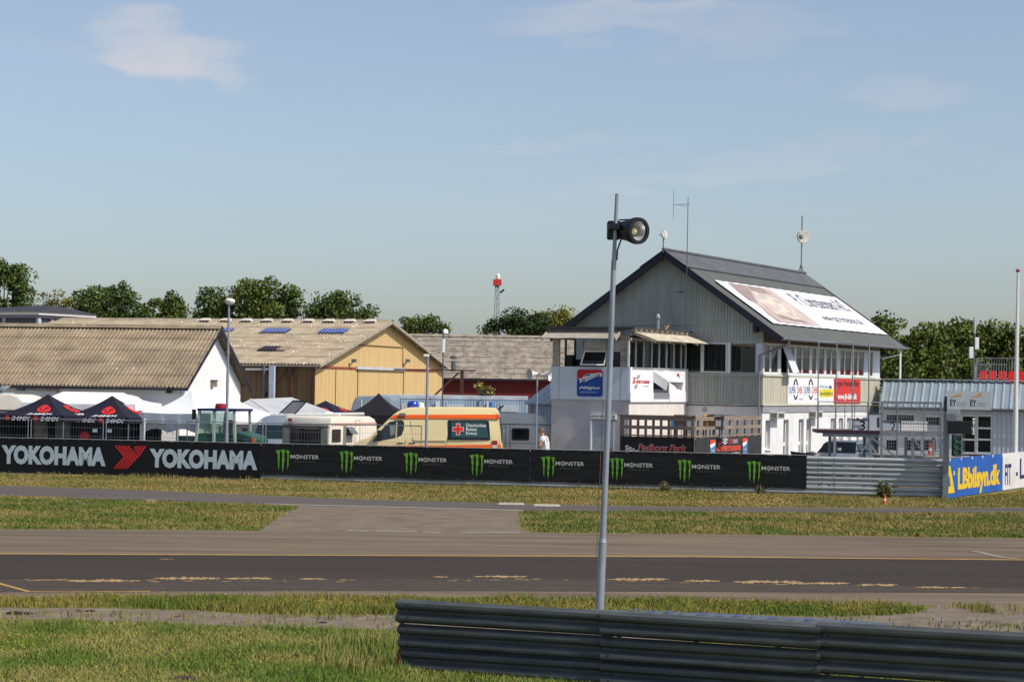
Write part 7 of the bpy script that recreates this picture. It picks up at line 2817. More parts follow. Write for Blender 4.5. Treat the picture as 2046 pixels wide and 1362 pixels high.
# flue on bracket beside the hangar
q = at(905, 790, 116)
FU = Thing('flue_stack', 'steel flue on rusty bracket beside the hangar gable', 'chimney', (q.x, q.y, 0), 0)
z1_ = FU.h('O', 705, 965, 'y', 0).z
z2_ = FU.h('O', 705, 880, 'y', 0).z
MB().tube([(0, 0, z1_), (0, 0, z2_)], .13, 14).build('flue', mat('flue_steel', (120, 120, 120), .4, .6), FU, smooth=True)
MB().lathe([(.14, 0), (.2, .04), (.2, .1), (.05, .2), (0, .2)], (0, 0, z2_ + .1), (0, 0, 1), 14).build('cowl', mat('flue_steel', (120, 120, 120), .4, .6), FU)
b = MB()
b.box(-3.2, 1.2, -.05, .05, z1_ - .08, z1_)
b.box(.38, .56, -.08, .08, 0, z1_ - .08)
b.bar((.3, 0, z1_ - .15), (-1.5, 0, z1_ - 1.9), .1)
b.build('rusty_bracket', mat('rusty_steel', (84, 50, 38), .8, var=.2), FU)
# lattice mast with red beacon box far behind
q = at(990.5, 668, 230)
LM = Thing('lattice_mast', 'distant thin lattice mast with red box on top', 'mast', (q.x, q.y, 0), 0)
zt = zat(LM, 993, 570)
lean = LM.h('_', 993.5, 570, 'y', 0).x
b = MB()
legs_ = [(-.42, 0), (.42, 0), (0, .7)]
for x, y in legs_:
    b.tube([(x, y, 0), (lean + x * .45, y * .45, zt)], .032, 5)
nb_ = 16
for i in range(nb_):
    t0, t1 = i / nb_, (i + 1) / nb_
    for j in range(3):
        a, c = legs_[j], legs_[(j + 1) % 3]
        b.tube([(lean * t0 + a[0] * (1 - .55 * t0), a[1] * (1 - .55 * t0), zt * t0), (lean * t1 + c[0] * (1 - .55 * t1), c[1] * (1 - .55 * t1), zt * t1)], .012, 4)
b.build('lattice', mat('lattice_grey', (130, 132, 138), .6, .2), LM)
MB().box(lean - .25, lean + .22, -.3, .3, zt - .2, zt + .3).build('upper_section', STEEL, LM)
MB().box(lean - .45, lean + .45, -.45, .45, zt + .0, zt + .62).build('red_box', mat('mast_red', (206, 60, 56), .6), LM)
MB().lathe([(.2, 0), (.25, .1), (.25, .45), (.15, .6), (0, .62)], (lean + .05, 0, zt + .62), (0, 0, 1), 10).build('lamp', WHITE, LM)
MB().bar((lean + .3, 0, zt - .8), (lean + .75, 0, zt - .45), .2).build('side_dish', DARKM, LM)

# --- person beside the grey caravan, seen from behind the barrier in profile
def person():
    q = at(1089, 890, 82.2)
    T = Thing('person', 'person in white t-shirt and dark trousers leaning beside the grey caravan', 'person', (q.x, q.y, 0), R(70))
    T.o.scale = (1.07, 1.07, 1.07)
    J = {'pelvis': (0, 0, .93), 'waist': (0, -.02, 1.08), 'chest': (0, .02, 1.30), 'neck': (0, .08, 1.48), 'headb': (0, .12, 1.55), 'head': (0, .15, 1.66), 'headt': (0, .14, 1.74),
         'shl': (.19, .05, 1.42), 'ell': (.27, .03, 1.14), 'wrl': (.22, .24, .98), 'hal': (.20, .31, .95),
         'shr': (-.19, .05, 1.42), 'elr': (-.27, .10, 1.14), 'wrr': (-.2, .3, 1.05), 'har': (-.18, .37, 1.03),
         'hil': (.1, 0, .88), 'knl': (.11, .04, .48), 'anl': (.12, -.02, .08), 'tol': (.13, .16, .04),
         'hir': (-.1, 0, .88), 'knr': (-.11, .06, .48), 'anr': (-.12, 0, .08), 'tor': (-.13, .18, .04)}
    rad = {'pelvis': .14, 'waist': .13, 'chest': .14, 'neck': .065, 'headb': .075, 'head': .105, 'headt': .085, 'shl': .07, 'ell': .055, 'wrl': .038, 'hal': .035, 'shr': .07, 'elr': .055, 'wrr': .038, 'har': .035,
           'hil': .11, 'knl': .075, 'anl': .05, 'tol': .045, 'hir': .11, 'knr': .075, 'anr': .05, 'tor': .045}

    def skin(name, chain, m, scale=1.0, root='pelvis'):
        ks = []
        for a, c in chain:
            for k in (a, c):
                if k not in ks:
                    ks.append(k)
        me = bpy.data.meshes.new(name)
        me.from_pydata([J[k] for k in ks], [(ks.index(a), ks.index(c)) for a, c in chain], [])
        o = bpy.data.objects.new(name, me)
        COL.objects.link(o)
        o.parent = T.o
        md = o.modifiers.new('skin', 'SKIN')
        for i, k in enumerate(ks):
            me.skin_vertices[0].data[i].radius = (rad[k] * scale, rad[k] * scale)
            me.skin_vertices[0].data[i].use_root = (k == (root if root in ks else ks[0]))
        s = o.modifiers.new('sub', 'SUBSURF')
        s.levels = s.render_levels = 2
        me.materials.append(m)
        return o
    full = [('pelvis', 'waist'), ('waist', 'chest'), ('chest', 'neck'), ('neck', 'headb'), ('headb', 'head'), ('head', 'headt'), ('chest', 'shl'), ('shl', 'ell'), ('ell', 'wrl'), ('wrl', 'hal'),
            ('chest', 'shr'), ('shr', 'elr'), ('elr', 'wrr'), ('wrr', 'har'), ('pelvis', 'hil'), ('hil', 'knl'), ('knl', 'anl'), ('anl', 'tol'), ('pelvis', 'hir'), ('hir', 'knr'), ('knr', 'anr'), ('anr', 'tor')]
    skin('body', full, mat('skin', (188, 132, 108), .6, var=.05))
    J['slm'] = (.235, .04, 1.26); rad['slm'] = .075
    J['srm'] = (-.235, .075, 1.26); rad['srm'] = .075
    skin('t_shirt', [('pelvis', 'waist'), ('waist', 'chest'), ('chest', 'shl'), ('shl', 'slm'), ('chest', 'shr'), ('shr', 'srm')], mat('shirt_white', (214, 216, 220), .8, var=.04), 1.45, 'waist')
    skin('trousers', [('pelvis', 'hil'), ('hil', 'knl'), ('knl', 'anl'), ('pelvis', 'hir'), ('hir', 'knr'), ('knr', 'anr')], mat('trousers_dark', (40, 42, 54), .8), 1.2)
    b = MB()
    b.lathe([(.0, .10), (.06, .095), (.098, .06), (.112, .01), (.105, -.03), (.09, -.05)], (0, .135, 1.68), (0, -.25, 1), 14)
    b.build('hair', mat('hair_grey_brown', (112, 92, 78), .8), T, smooth=True)
    b = MB()
    b.lathe([(.02, 0), (.016, .03), (0, .04)], (0, .25, 1.645), (0, 1, -.3), 8)
    b.build('nose', mat('skin', (188, 132, 108), .6), T)
    for s in (-1, 1):
        MB().lathe([(.0, 0), (.012, .003), (.008, .01), (0, .012)], (.038 * s, .238, 1.675), (0, 1, 0), 8).build('eye', PRINT_K, T)
        MB().lathe([(.0, -.01), (.03, -.008), (.032, .008), (0, .012)], (.107 * s, .13, 1.655), (s, 0, 0), 8).build('ear', mat('skin', (188, 132, 108), .6), T)
        h = Vector(J['hal' if s > 0 else 'har'])
        for k in range(4):
            b = MB()
            x = h.x + (k - 1.5) * .02
            b.tube([(x, h.y + .01, h.z), (x, h.y + .06, h.z - .01), (x, h.y + .085, h.z - .04)], .0085, 6, .007)
            b.build('finger', mat('skin', (188, 132, 108), .6), T)
        b = MB()
        b.tube([(h.x - s * .03, h.y - .02, h.z), (h.x - s * .055, h.y + .03, h.z - .005), (h.x - s * .05, h.y + .055, h.z - .02)], .01, 6, .008)
        b.build('thumb', mat('skin', (188, 132, 108), .6), T)
    MB().box(-.03, .03, .235, .24, 1.60, 1.608).build('mouth', mat('lip', (140, 80, 76), .6), T)
    return T


person()
# ================================================================== podium, low building, grandstand, trees
q = at(1632, 900, 75.5)
PO = Thing('podium_stand', 'steel podium frame with dark fascia and railings behind barrier', 'podium', (q.x, q.y, 0), R(-4))


def po(x, y, d=0.0):
    p = PO.h('H', x, y, 'y', d)
    return p.x, p.z


x1, zt = po(735, 378)
_, z0 = po(440, 392)
_, z1 = po(440, 362)
xe, _ = po(1345, 395)
MB().box(0, x1 - .05, -.05, -.0, z0, z1).build('fascia', mat('dark_red_fascia', (58, 30, 48), .7, scale=6, c2=(40, 24, 36)), PO)
MB().box(0, xe, .0, 2.4, z1 - .12, z1).build('platform', mat('platform_ply', (120, 112, 104), .8, var=.1), PO)
_, zb0 = po(980, 418)
_, zb1 = po(980, 386)
MB().box(x1 - .04, xe, -.07, -.0, zb0, zb1).build('beam', GALV, PO)
MB().box(.2, x1 - .05, -.0, .1, z0 - .12, z0 - .001).build('beam', GALV, PO)
for zx in (312, 640, 1030, 1290):
    x, _ = po(zx, 450)
    b = MB()
    b.box(x - .05, x + .05, .0, .1, 0, z0 - .13)
    b.build('post', GALV, PO)
    MB().box(x - .05, x + .05, 2.2, 2.3, 0, z0 - .13).build('post', GALV, PO)
b = MB()
for (xa, ya, xb_, yb_) in ((650, 430, 525, 605), (650, 430, 880, 615), (1030, 430, 1160, 630)):
    p, q_ = po(xa, ya, -.02), po(xb_, yb_, -.02)
    b.bar((p[0], -.02, p[1]), (q_[0], -.02, max(.02, q_[1])), .06)
b.split('diagonal_brace', GALV, PO)
b = MB()
for i in range(5):
    z = .25 + i * .28
    x, _ = po(600, 560)
    b.box(x - .35, x + .3, .3, .5, z, z + .035)
b.split('step_tread', DARKM, PO)
# railing on the platform
xr0, zr = po(160, 100)
xr1, _ = po(735, 105)
b = MB()
b.tube([(.05, .05, zr), (xr1 + .1, .05, zr)], .02, 6)
b.build('rail_bar', GALV, PO)
for zx in (163, 318, 405, 495, 612, 720):
    x, _ = po(zx, 200)
    MB().tube([(x, .05, z1), (x, .05, zr)], .016, 6).build('rail_post', GALV, PO)
b = MB()
b.tube([(.05, .05, (z1 + zr) / 2), (xr1, .05, (z1 + zr) / 2)], .006, 5)
b.build('rail_wire', GALV, PO)
# tall frame behind
_, ztall = PO.h('G', 1000, 125, 'y', 1.9).x, PO.h('G', 1000, 125, 'y', 1.9).z
xsf = [PO.h('G', zx, 500, 'y', 1.9).x for zx in (680, 862, 1026, 1190)]
for x in xsf:
    MB().tube([(x, 1.9, z1), (x, 1.9, ztall)], .025, 6).build('frame_post', GALV, PO)
MB().tube([(xsf[0], 1.9, ztall), (xsf[3], 1.9, ztall)], .02, 6).build('frame_top', GALV, PO)
# the three steps and a spare box
G_S = 'podium step boxes'
for zx0, zx1, zy, s, lab in ((482, 620, 268, '3', 'grey podium box marked 3'), (628, 745, 212, '1', 'tall grey podium box marked 1'), (750, 915, 285, '2', 'grey podium box marked 2 behind mesh')):
    p, q_ = PO.h('H', zx0, 330, 'y', .4), PO.h('H', zx1, 330, 'y', .4)
    zt_ = PO.h('H', zx0, zy, 'y', .4).z
    T = Thing('podium_box', lab, 'podium box', PO.m @ Vector((p.x, .4, z1)), R(-4), G_S)
    w_ = q_.x - p.x - .01
    MB().box(0, w_, 0, .8, .0, zt_ - z1).build('box', mat('podium_grey', (176, 184, 196), .7, var=.06), T)
    MB().box(-.02, w_ + .02, -.02, .82, zt_ - z1 + .001, zt_ - z1 + .03).build('lid', DARKM, T)
    h_ = zt_ - z1
    letters('lettering', s, PRINT_K, T, (w_ * .42 if s != '1' else w_ * .62, -.006, h_ * .5 - .18), (1, 0, 0), (0, 0, 1), .2 if s != '1' else .1, .34, bold=.01)
p, q_ = PO.h('H', 922, 330, 'y', .4), PO.h('H', 1157, 330, 'y', .4)
zt_ = PO.h('H', 1000, 284, 'y', .4).z
WBX = Thing('storage_box', 'white storage box on podium platform behind the mesh gate', 'box', PO.m @ Vector((p.x, .4, z1)), R(-4))
MB().box(0, q_.x - p.x, 0, .7, 0, zt_ - z1 - .05).build('box', WHITE, WBX)
MB().box(-.02, q_.x - p.x + .02, -.02, .72, zt_ - z1 - .049, zt_ - z1).build('lid', mat('box_lid', (206, 206, 204), .6), WBX)
# mesh gate in front
q = at(1761, 900, 74.3)
MG = Thing('mesh_gate', 'tall galvanised mesh gate panel in front of podium', 'gate', (q.x, q.y, 0), R(-12))
xg, zg1 = MG.h('H', 1285, 105, 'y', 0).x, MG.h('H', 1000, 100, 'y', 0).z
zg0 = .6
for x in (0, xg):
    MB().box(x - .04, x + .04, -.04, .04, 0, zg1).build('gate_post', GALV, MG)
MB().box(.04, xg - .04, -.035, .035, zg1 - .08, zg1).build('gate_rail', GALV, MG)
MB().box(.04, xg - .04, -.035, .035, .5, .56).build('gate_rail', GALV, MG)
for zx in (885, 1128):
    x = MG.h('H', zx, 300, 'y', 0).x
    MB().box(x - .02, x + .02, -.03, .03, .56, zg1 - .08).build('gate_stile', GALV, MG)
b = MB()
n = 24
for i in range(1, n):
    x = xg * i / n
    b.tube([(x, 0, .56), (x, 0, zg1 - .08)], .006, 4, caps=False)
n = 22
for i in range(1, n):
    z = .56 + (zg1 - .64) * i / n
    b.tube([(.04, 0, z), (xg - .04, 0, z)], .006, 4, caps=False)
b.build('wire_mesh', GALV, MG, kind='stuff', fix=False)
# --- signal gear on the end column
zk = PT.h


def pt(x, y, d=-.12):
    return PT.h('H', x, y, 'y', d)


p, q_ = pt(1340, 90), pt(1748, 95)
SGN = Thing('sponsor_board', 'grey double sponsor board with orange wedges on steel column', 'sign board', PT.m @ Vector((p.x, -.13, pt(1540, 176).z)), yawF + R(8))
hS = pt(1540, 5).z - pt(1540, 176).z
wS = q_.x - p.x
MB().box(0, wS, -.03, 0, 0, hS).build('panel', mat('board_grey', (168, 176, 184), .5, var=.04), SGN)
for x in (.06, .06 + wS * .455):
    letters('lettering', 'EY', PRINT_K, SGN, (x + .04, -.034, hS * .2), (1, 0, 0), (0, 0, 1), wS * .14, hS * .34, bold=.02)
    letters('lettering', 'Building a better', PRINT_G, SGN, (x + .04 + wS * .16, -.034, hS * .31), (1, 0, 0), (0, 0, 1), wS * .22, hS * .09)
    letters('lettering', 'working world', PRINT_G, SGN, (x + .04 + wS * .16, -.034, hS * .19), (1, 0, 0), (0, 0, 1), wS * .18, hS * .09)
    MB().prism([(x + .06, hS * .66), (x + .06 + wS * .24, hS * .94), (x + .06 + wS * .24, hS * .74)], 'y', -.036, -.0305).build('wedge', mat('wedge_gold', (196, 150, 90), .6), SGN)
p, q_ = pt(1350, 275), pt(1565, 398)
BX = Thing('control_box', 'black control box hung on the steel column under sponsor board', 'control box', PT.m @ Vector((p.x, -.35, q_.z)), yawF)
MB().box(0, q_.x - p.x, 0, .22, 0, p.z - q_.z).build('case', mat('case_black', (30, 30, 32), .5), BX, bevel=.015)
b = MB()
b.lathe([(.03, 0), (.05, .03), (.02, .06), (.04, .12), (.02, .2), (.02, .32), (.04, .38), (.02, .46), (.05, .5), (.03, .54)], (q_.x - p.x + .06, .05, -.02), (0, 0, 1), 10)
b.build('insulator', mat('insulator', (206, 208, 204), .4), BX)
p, q_ = pt(1385, 400), pt(1445, 600)
SL = Thing('signal_light', 'three lens signal light under the black control box', 'signal', PT.m @ Vector((p.x, -.3, q_.z)), yawF)
hh = p.z - q_.z
MB().box(0, .34, 0, .18, 0, hh).build('case', mat('case_green_black', (44, 56, 56), .5), SL, bevel=.02)
for i in range(3):
    z = hh * (.2 + .3 * i)
    o = MB().lathe([(.11, -.02), (.12, .12), (.105, .12), (.1, 0), (0, .005)], (.2, -.0, z), (.1, -1, 0), 14).build('lens_hood', mat('lens_green', (96, 140, 128), .4), SL)
b = MB()
for i in range(5):
    b.tube([(.08 + i * .08, -.08, -hh * .1), (.08 + i * .08, -.08, hh)], .006, 4)
for i in range(8):
    b.tube([(.08, -.08, hh * i / 7), (.42, -.08, hh * i / 7)], .006, 4)
b.build('guard_mesh', GALV, SL)
p, q_ = pt(1340, 172), pt(1460, 272)
CG = Thing('wire_basket', 'small wire basket between sponsor board and control box', 'basket', PT.m @ Vector((p.x, -.2, q_.z)), yawF)
b = MB()
wC, hC = q_.x - p.x, p.z - q_.z
for i in range(9):
    x = wC * i / 8
    b.tube([(x, 0, 0), (x, 0, hC)], .008, 4)
for i in range(6):
    b.tube([(0, 0, hC * i / 5), (wC, 0, hC * i / 5)], .008, 4)
b.build('wire_mesh', GALV, CG)
MB().box(0, wC, .05, .08, 0, hC).build('backing', mat('basket_back', (196, 198, 200), .7), CG)
# flagpole
q = gnd(2026.5, 975)
q = at(2026.5, 960, 79.5)
FP = Thing('flagpole', 'white flagpole with pink ball at right edge', 'flagpole', (q.x, q.y, 0), 0)
zt, xt = FP.h('_', 2034, 544, 'y', 0).z, FP.h('_', 2034, 544, 'y', 0).x
MB().tube([(0, 0, 0), (xt * .4, 0, 2.2), (xt, 0, zt)], [.095, .085, .045], 14).build('pole', mat('flagpole_white', (232, 230, 228), .45, var=.03), FP, smooth=True)
MB().lathe([(0, 0), (.06, .01), (.085, .06), (.075, .1), (.04, .13), (0, .14)], (xt, 0, zt), (0, 0, 1), 14).build('ball', mat('ball_pink', (186, 60, 96), .5), FP, smooth=True)
MB().tube([(.1, -.09, .2), (.1, -.1, 2.4), (xt + .05, -.06, zt)], .006, 5).build('halyard', WHITE, FP)
MB().box(-.14, .14, -.14, .14, 0, .5).build('foot_bracket', GALV, FP)

# --- low building with ribbed roof on the right
q = at(1757, 840, 98.6)
LB = Thing('low_building', 'low grey building with ribbed metal roof and white windows at right', 'building', (q.x, q.y, 0), -TH * .62)
thl = TH * .62
eave_z = LB.h('P', 850, 1012, 'y', -.25).z
rd_ = 1.4
rz2 = LB.h('P', 500, 823, 'y', rd_).z
x_end = LB.h('_', 2046, 860, 'y', 0).x + 9
M_LBW = mat('low_wall', (190, 198, 204), .65, scale=2, stretch=(3, 3, .3), c2=(176, 184, 190))
lbw = []


def lb(x, y, d=0.0, k='H'):
    return LB.h(k, x, y, 'y', d)


for x0, x1, y0, y1 in ((1470, 1605, 225, 575), (1612, 1752, 225, 575), (770, 890, 440, 560), (962, 1105, 440, 560), (1115, 1250, 440, 560), (770, 1050, 210, 300), (1130, 1300, 230, 330)):
    a, c = lb(x0, (y0 + y1) / 2).x, lb(x1, (y0 + y1) / 2).x
    za, zc = lb((x0 + x1) / 2, y0).z, lb((x0 + x1) / 2, y1).z
    lbw.append((a, c, max(zc, .1), min(za, eave_z - .12)))
b = MB()
holes_wall(b, lambda h, v, d: (h, d, v), .02, x_end, 0, eave_z + .05, lbw, .14)
b.poly([(.02, 0, 0), (.02, 6, 0), (.02, 6, eave_z), (.02, rd_, rz2 - .05), (.02, 0, eave_z)])
b.build('wall', M_LBW, LB, fix=False)
for i, (a, c, d, e) in enumerate(lbw):
    b = MB()
    t = .06
    b.box(a, a + t, .06, .12, d, e); b.box(c - t, c, .06, .12, d, e); b.box(a + t, c - t, .06, .12, d, d + t); b.box(a + t, c - t, .06, .12, e - t, e)
    if i < 2:
        for fz in (.36, .66):
            z = d + (e - d) * fz
            b.box(a + t, c - t, .065, .115, z - .04, z + .04)
    f = b.build('window', WHITE, LB)
    MB().box(a + t, c - t, .085, .095, d + t, e - t).build('pane', GLASS, f)
MB().box(.03, x_end, .5, .55, 0, eave_z - .02).build('interior', mat('low_interior', (60, 56, 54), .9), LB)
b = MB()
x = lb(1756, 400).x + .05
while x < x_end:
    b.box(x, x + .09, -.03, -.001, .1, eave_z - .05)
    x += .2
b.build('wall_ribs', M_LBW, LB, kind='stuff')
b = MB()
prf = []
x = .0
while x < x_end + .3:
    prf += [(x, 0), (x + .05, .045), (x + .1, .045), (x + .15, 0)]
    x += .36
for lay in (0, -.02):
    base = len(b.v)
    for px_, dz in prf:
        b.v.append((px_, -.3, eave_z + dz + lay))
        b.v.append((px_, rd_, rz2 + dz + lay))
    for i in range(len(prf) - 1):
        k = base + 2 * i
        b.f.append((k, k + 2, k + 3, k + 1))
b.build('roof_slope', mat('ribbed_roof_blue', (142, 154, 162), .5, .15, scale=1.5, c2=(130, 142, 150)), LB, fix=False)
b = MB()
b.poly([(0, rd_, rz2 + .0), (x_end + .3, rd_, rz2), (x_end + .3, 6.2, eave_z), (0, 6.2, eave_z)])
b.build('rear_slope', M_RIB, LB, fix=False)
MB().box(0, x_end + .3, rd_ - .15, rd_ + .15, rz2 + .05, rz2 + .1).build('ridge_flashing', mat('flashing', (160, 170, 178), .5, .2), LB)
MB().tube([(0, -.36, eave_z - .03), (x_end + .3, -.36, eave_z - .03)], .055, 8).build('gutter', mat('gutter_dark', (84, 88, 96), .5), LB)
b = MB()
a = lb(1460, 590).x
b.box(a, lb(1752, 590).x, -.03, -.001, .05, lb(1600, 580).z - .02)
b.build('plinth', mat('plinth_dark', (70, 40, 44), .8, var=.2), LB)
# terrace behind the barrier the far cone stands on
q = at(1858, 905, 78.0)
cz = q.z


def cone(T, h):
    b = MB()
    prof = [(.145, .0), (.14, .0), (.1, .25), (.045, .72), (.03, .75)]
    seg = [((.118, .04), (.094, .26), 'cone_orange'), ((.094, .26), (.077, .42), 'cone_white'), ((.077, .42), (.058, .60), 'cone_orange2'), ((.058, .60), (.05, .68), 'cone_white2')]
    s = h / .78
    ms = {'cone_orange': mat('cone_orange', (226, 74, 28), .6), 'cone_white': mat('cone_white', (222, 218, 210), .6)}
    for i, ((r0, z0), (r1, z1)) in enumerate(((( .13, .03), (.103, .26)), ((.103, .26), (.083, .42)), ((.083, .42), (.05, .78)))):
        b = MB()
        P = [(r0 * s, z0 * s), (r1 * s, z1 * s)]
        if i == 2:
            P.append((0, .785 * s))
        b.lathe(P, (0, 0, 0), (0, 0, 1), 16)
        b.build('white_band' if i == 1 else 'cone_shell', ms['cone_white' if i == 1 else 'cone_orange'], T, smooth=True)
    b = MB()
    b.box(-.19 * s, .19 * s, -.19 * s, .19 * s, 0, .03 * s)
    b.build('base', ms['cone_orange'], T, bevel=.01)


q = gnd(1767.5, 1006.5)
C1 = Thing('traffic_cone', 'orange traffic cone with white band on grass before barrier', 'traffic cone', (q.x, q.y, 0), .3, 'traffic cones')
cone(C1, at(1766, 986, q.y).z)
C2 = Thing('traffic_cone', 'striped traffic cone on plinth behind the mesh gate', 'traffic cone', (at(1858, 900, 78).x, 78.0, at(1858, 909, 78).z), .1, 'traffic cones')
cone(C2, at(1856, 883, 78).z - at(1858, 909, 78).z)
q = at(1750, 912, 77.0)
TC = Thing('terrace_block', 'long beige concrete plinth behind right end of the barrier', 'plinth', (q.x, q.y, 0), R(-6))
MB().box(0, 3.4, 0, 1.6, 0, at(1858, 909.5, 78).z).build('block', mat('beige_concrete', (168, 156, 142), .9, scale=2, c2=(146, 134, 122), bump=.1), TC)
MB().box(-.05, 3.45, -.05, 1.65, at(1858, 909.5, 78).z - .06, at(1858, 909.5, 78).z - .001).build('coping', mat('beige_concrete', (168, 156, 142), .9), TC)

# --- grandstand with red seats
q = at(1948, 760, 112.0)
GS = Thing('grandstand', 'open grandstand with rows of red seats at far right', 'grandstand', (q.x, q.y, 0), R(-14))
zs0 = GS.h('P', 720, 822, 'y', 0).z
zrt = GS.h('P', 720, 712, 'y', 0).z
nx_, nr_ = 44, 3
pit = .5
stepz = .17
for r in range(nr_):
    MB().box(0, nx_ * pit, r * .8, r * .8 + .78, 0, zs0 - .12 + r * stepz).build('step', mat('stand_concrete', (150, 150, 150), .9), GS)
b = MB()
b.prism([(0, .42), (.0, .82), (.06, .84), (.1, .44), (.45, .42), (.45, .38), (.02, .38)], 'x', -.22, .22)
M_SEAT = mat('seat_red', (206, 36, 30), .45, var=.1, scale=1.5)
seat0 = None
for r in range(nr_):
    for i in range(nx_):
        if r == 0 and i < 3:
            continue
        if seat0 is None:
            b = MB()
            b.prism([(.40, .08), (.45, .33), (.40, .35), (.34, .14), (.02, .13), (.0, .08), (.05, .04), (.36, .05)], 'x', -.19, .19)
            seat0 = b.build('seat', M_SEAT, GS, bevel=.015)
            o = seat0
        else:
            o = bpy.data.objects.new('seat', seat0.data)
            COL.objects.link(o)
            o.parent = GS.o
        o.location = (.35 + i * pit, r * .8 + .2, zs0 - .12 + r * stepz)
        o.rotation_euler = (0, 0, random.uniform(-.03, .03))
for y, x0_, x1_ in ((nr_ * .8, 0, nx_ * pit), (-.05, 0, 1.6)):
    zb__ = zs0 - .1 + (nr_ - 1) * stepz if y > 1 else zs0 - .12
    zt__ = max(zrt, zb__ + 1.0)
    for z in (zt__, zb__ + .1):
        MB().tube([(x0_, y, z), (x1_, y, z)], .025, 6).build('guard_bar', GALV, GS)
    b = MB()
    n = int((x1_ - x0_) / .13)
    for i in range(n + 1):
        x = x0_ + (x1_ - x0_) * i / n
        b.tube([(x, y, zb__), (x, y, zt__)], .03 if i % 14 == 0 else .01, 4, caps=False)
    b.build('guard_bars', GALV, GS, kind='stuff', fix=False)
b = MB()
for i in range(22):
    y = i * nr_ * .8 / 21
    b.tube([(-.03, y, zs0 - .1), (-.03, y, zrt + .0)], .01, 4, caps=False)
b.tube([(-.03, 0, zrt), (-.03, nr_ * .8, zrt)], .025, 6)
b.build('end_guard', GALV, GS, kind='stuff')
# antenna cluster left of the stand
q = at(1944, 770, 108)
AC = Thing('antenna_pole', 'grey pole with two white panel aerials left of grandstand', 'antenna', (q.x, q.y, 0), 0)
zt = zat(AC, 1946, 662)
MB().tube([(0, 0, 0), (.05, 0, zt)], .05, 8).build('pole', mat('pole_dark', (104, 104, 112), .5, .3), AC)
for dx, y0, y1 in ((.16, 698, 674), (-.12, 716, 693)):
    a, c = zat(AC, 1946, y0), zat(AC, 1946, y1)
    MB().box(dx - .1, dx + .1, -.1, .06, a, c).build('panel_aerial', WHITE, AC, bevel=.02)
MB().tube([(.05, 0, zt - .1), (.05, 0, zt + .7)], .06, 8).build('top_aerial', mat('aerial_grey', (170, 176, 184), .5), AC)

# ------------------------------------------------------------------ trees
def leafm(name, c, c2, a):
    m = mat(name, c, .6, scale=.35, c2=c2, attr=a, spec=.25)
    b = m.node_tree.nodes['Principled BSDF']
    return m


LEAF = leafm('oak_leaves', (66, 86, 38), (52, 68, 32), (100, 114, 54))
LEAFY = leafm('yellowing_leaves', (112, 120, 52), (92, 100, 44), (150, 140, 70))
LEAFD = leafm('dark_leaves', (50, 68, 38), (40, 54, 32), (76, 92, 48))
LEAFO = leafm('olive_leaves', (74, 92, 38), (58, 74, 32), (108, 116, 50))
BARK = mat('bark', (92, 82, 70), .95, scale=5, c2=(64, 56, 48), bump=.5, bscale=10)


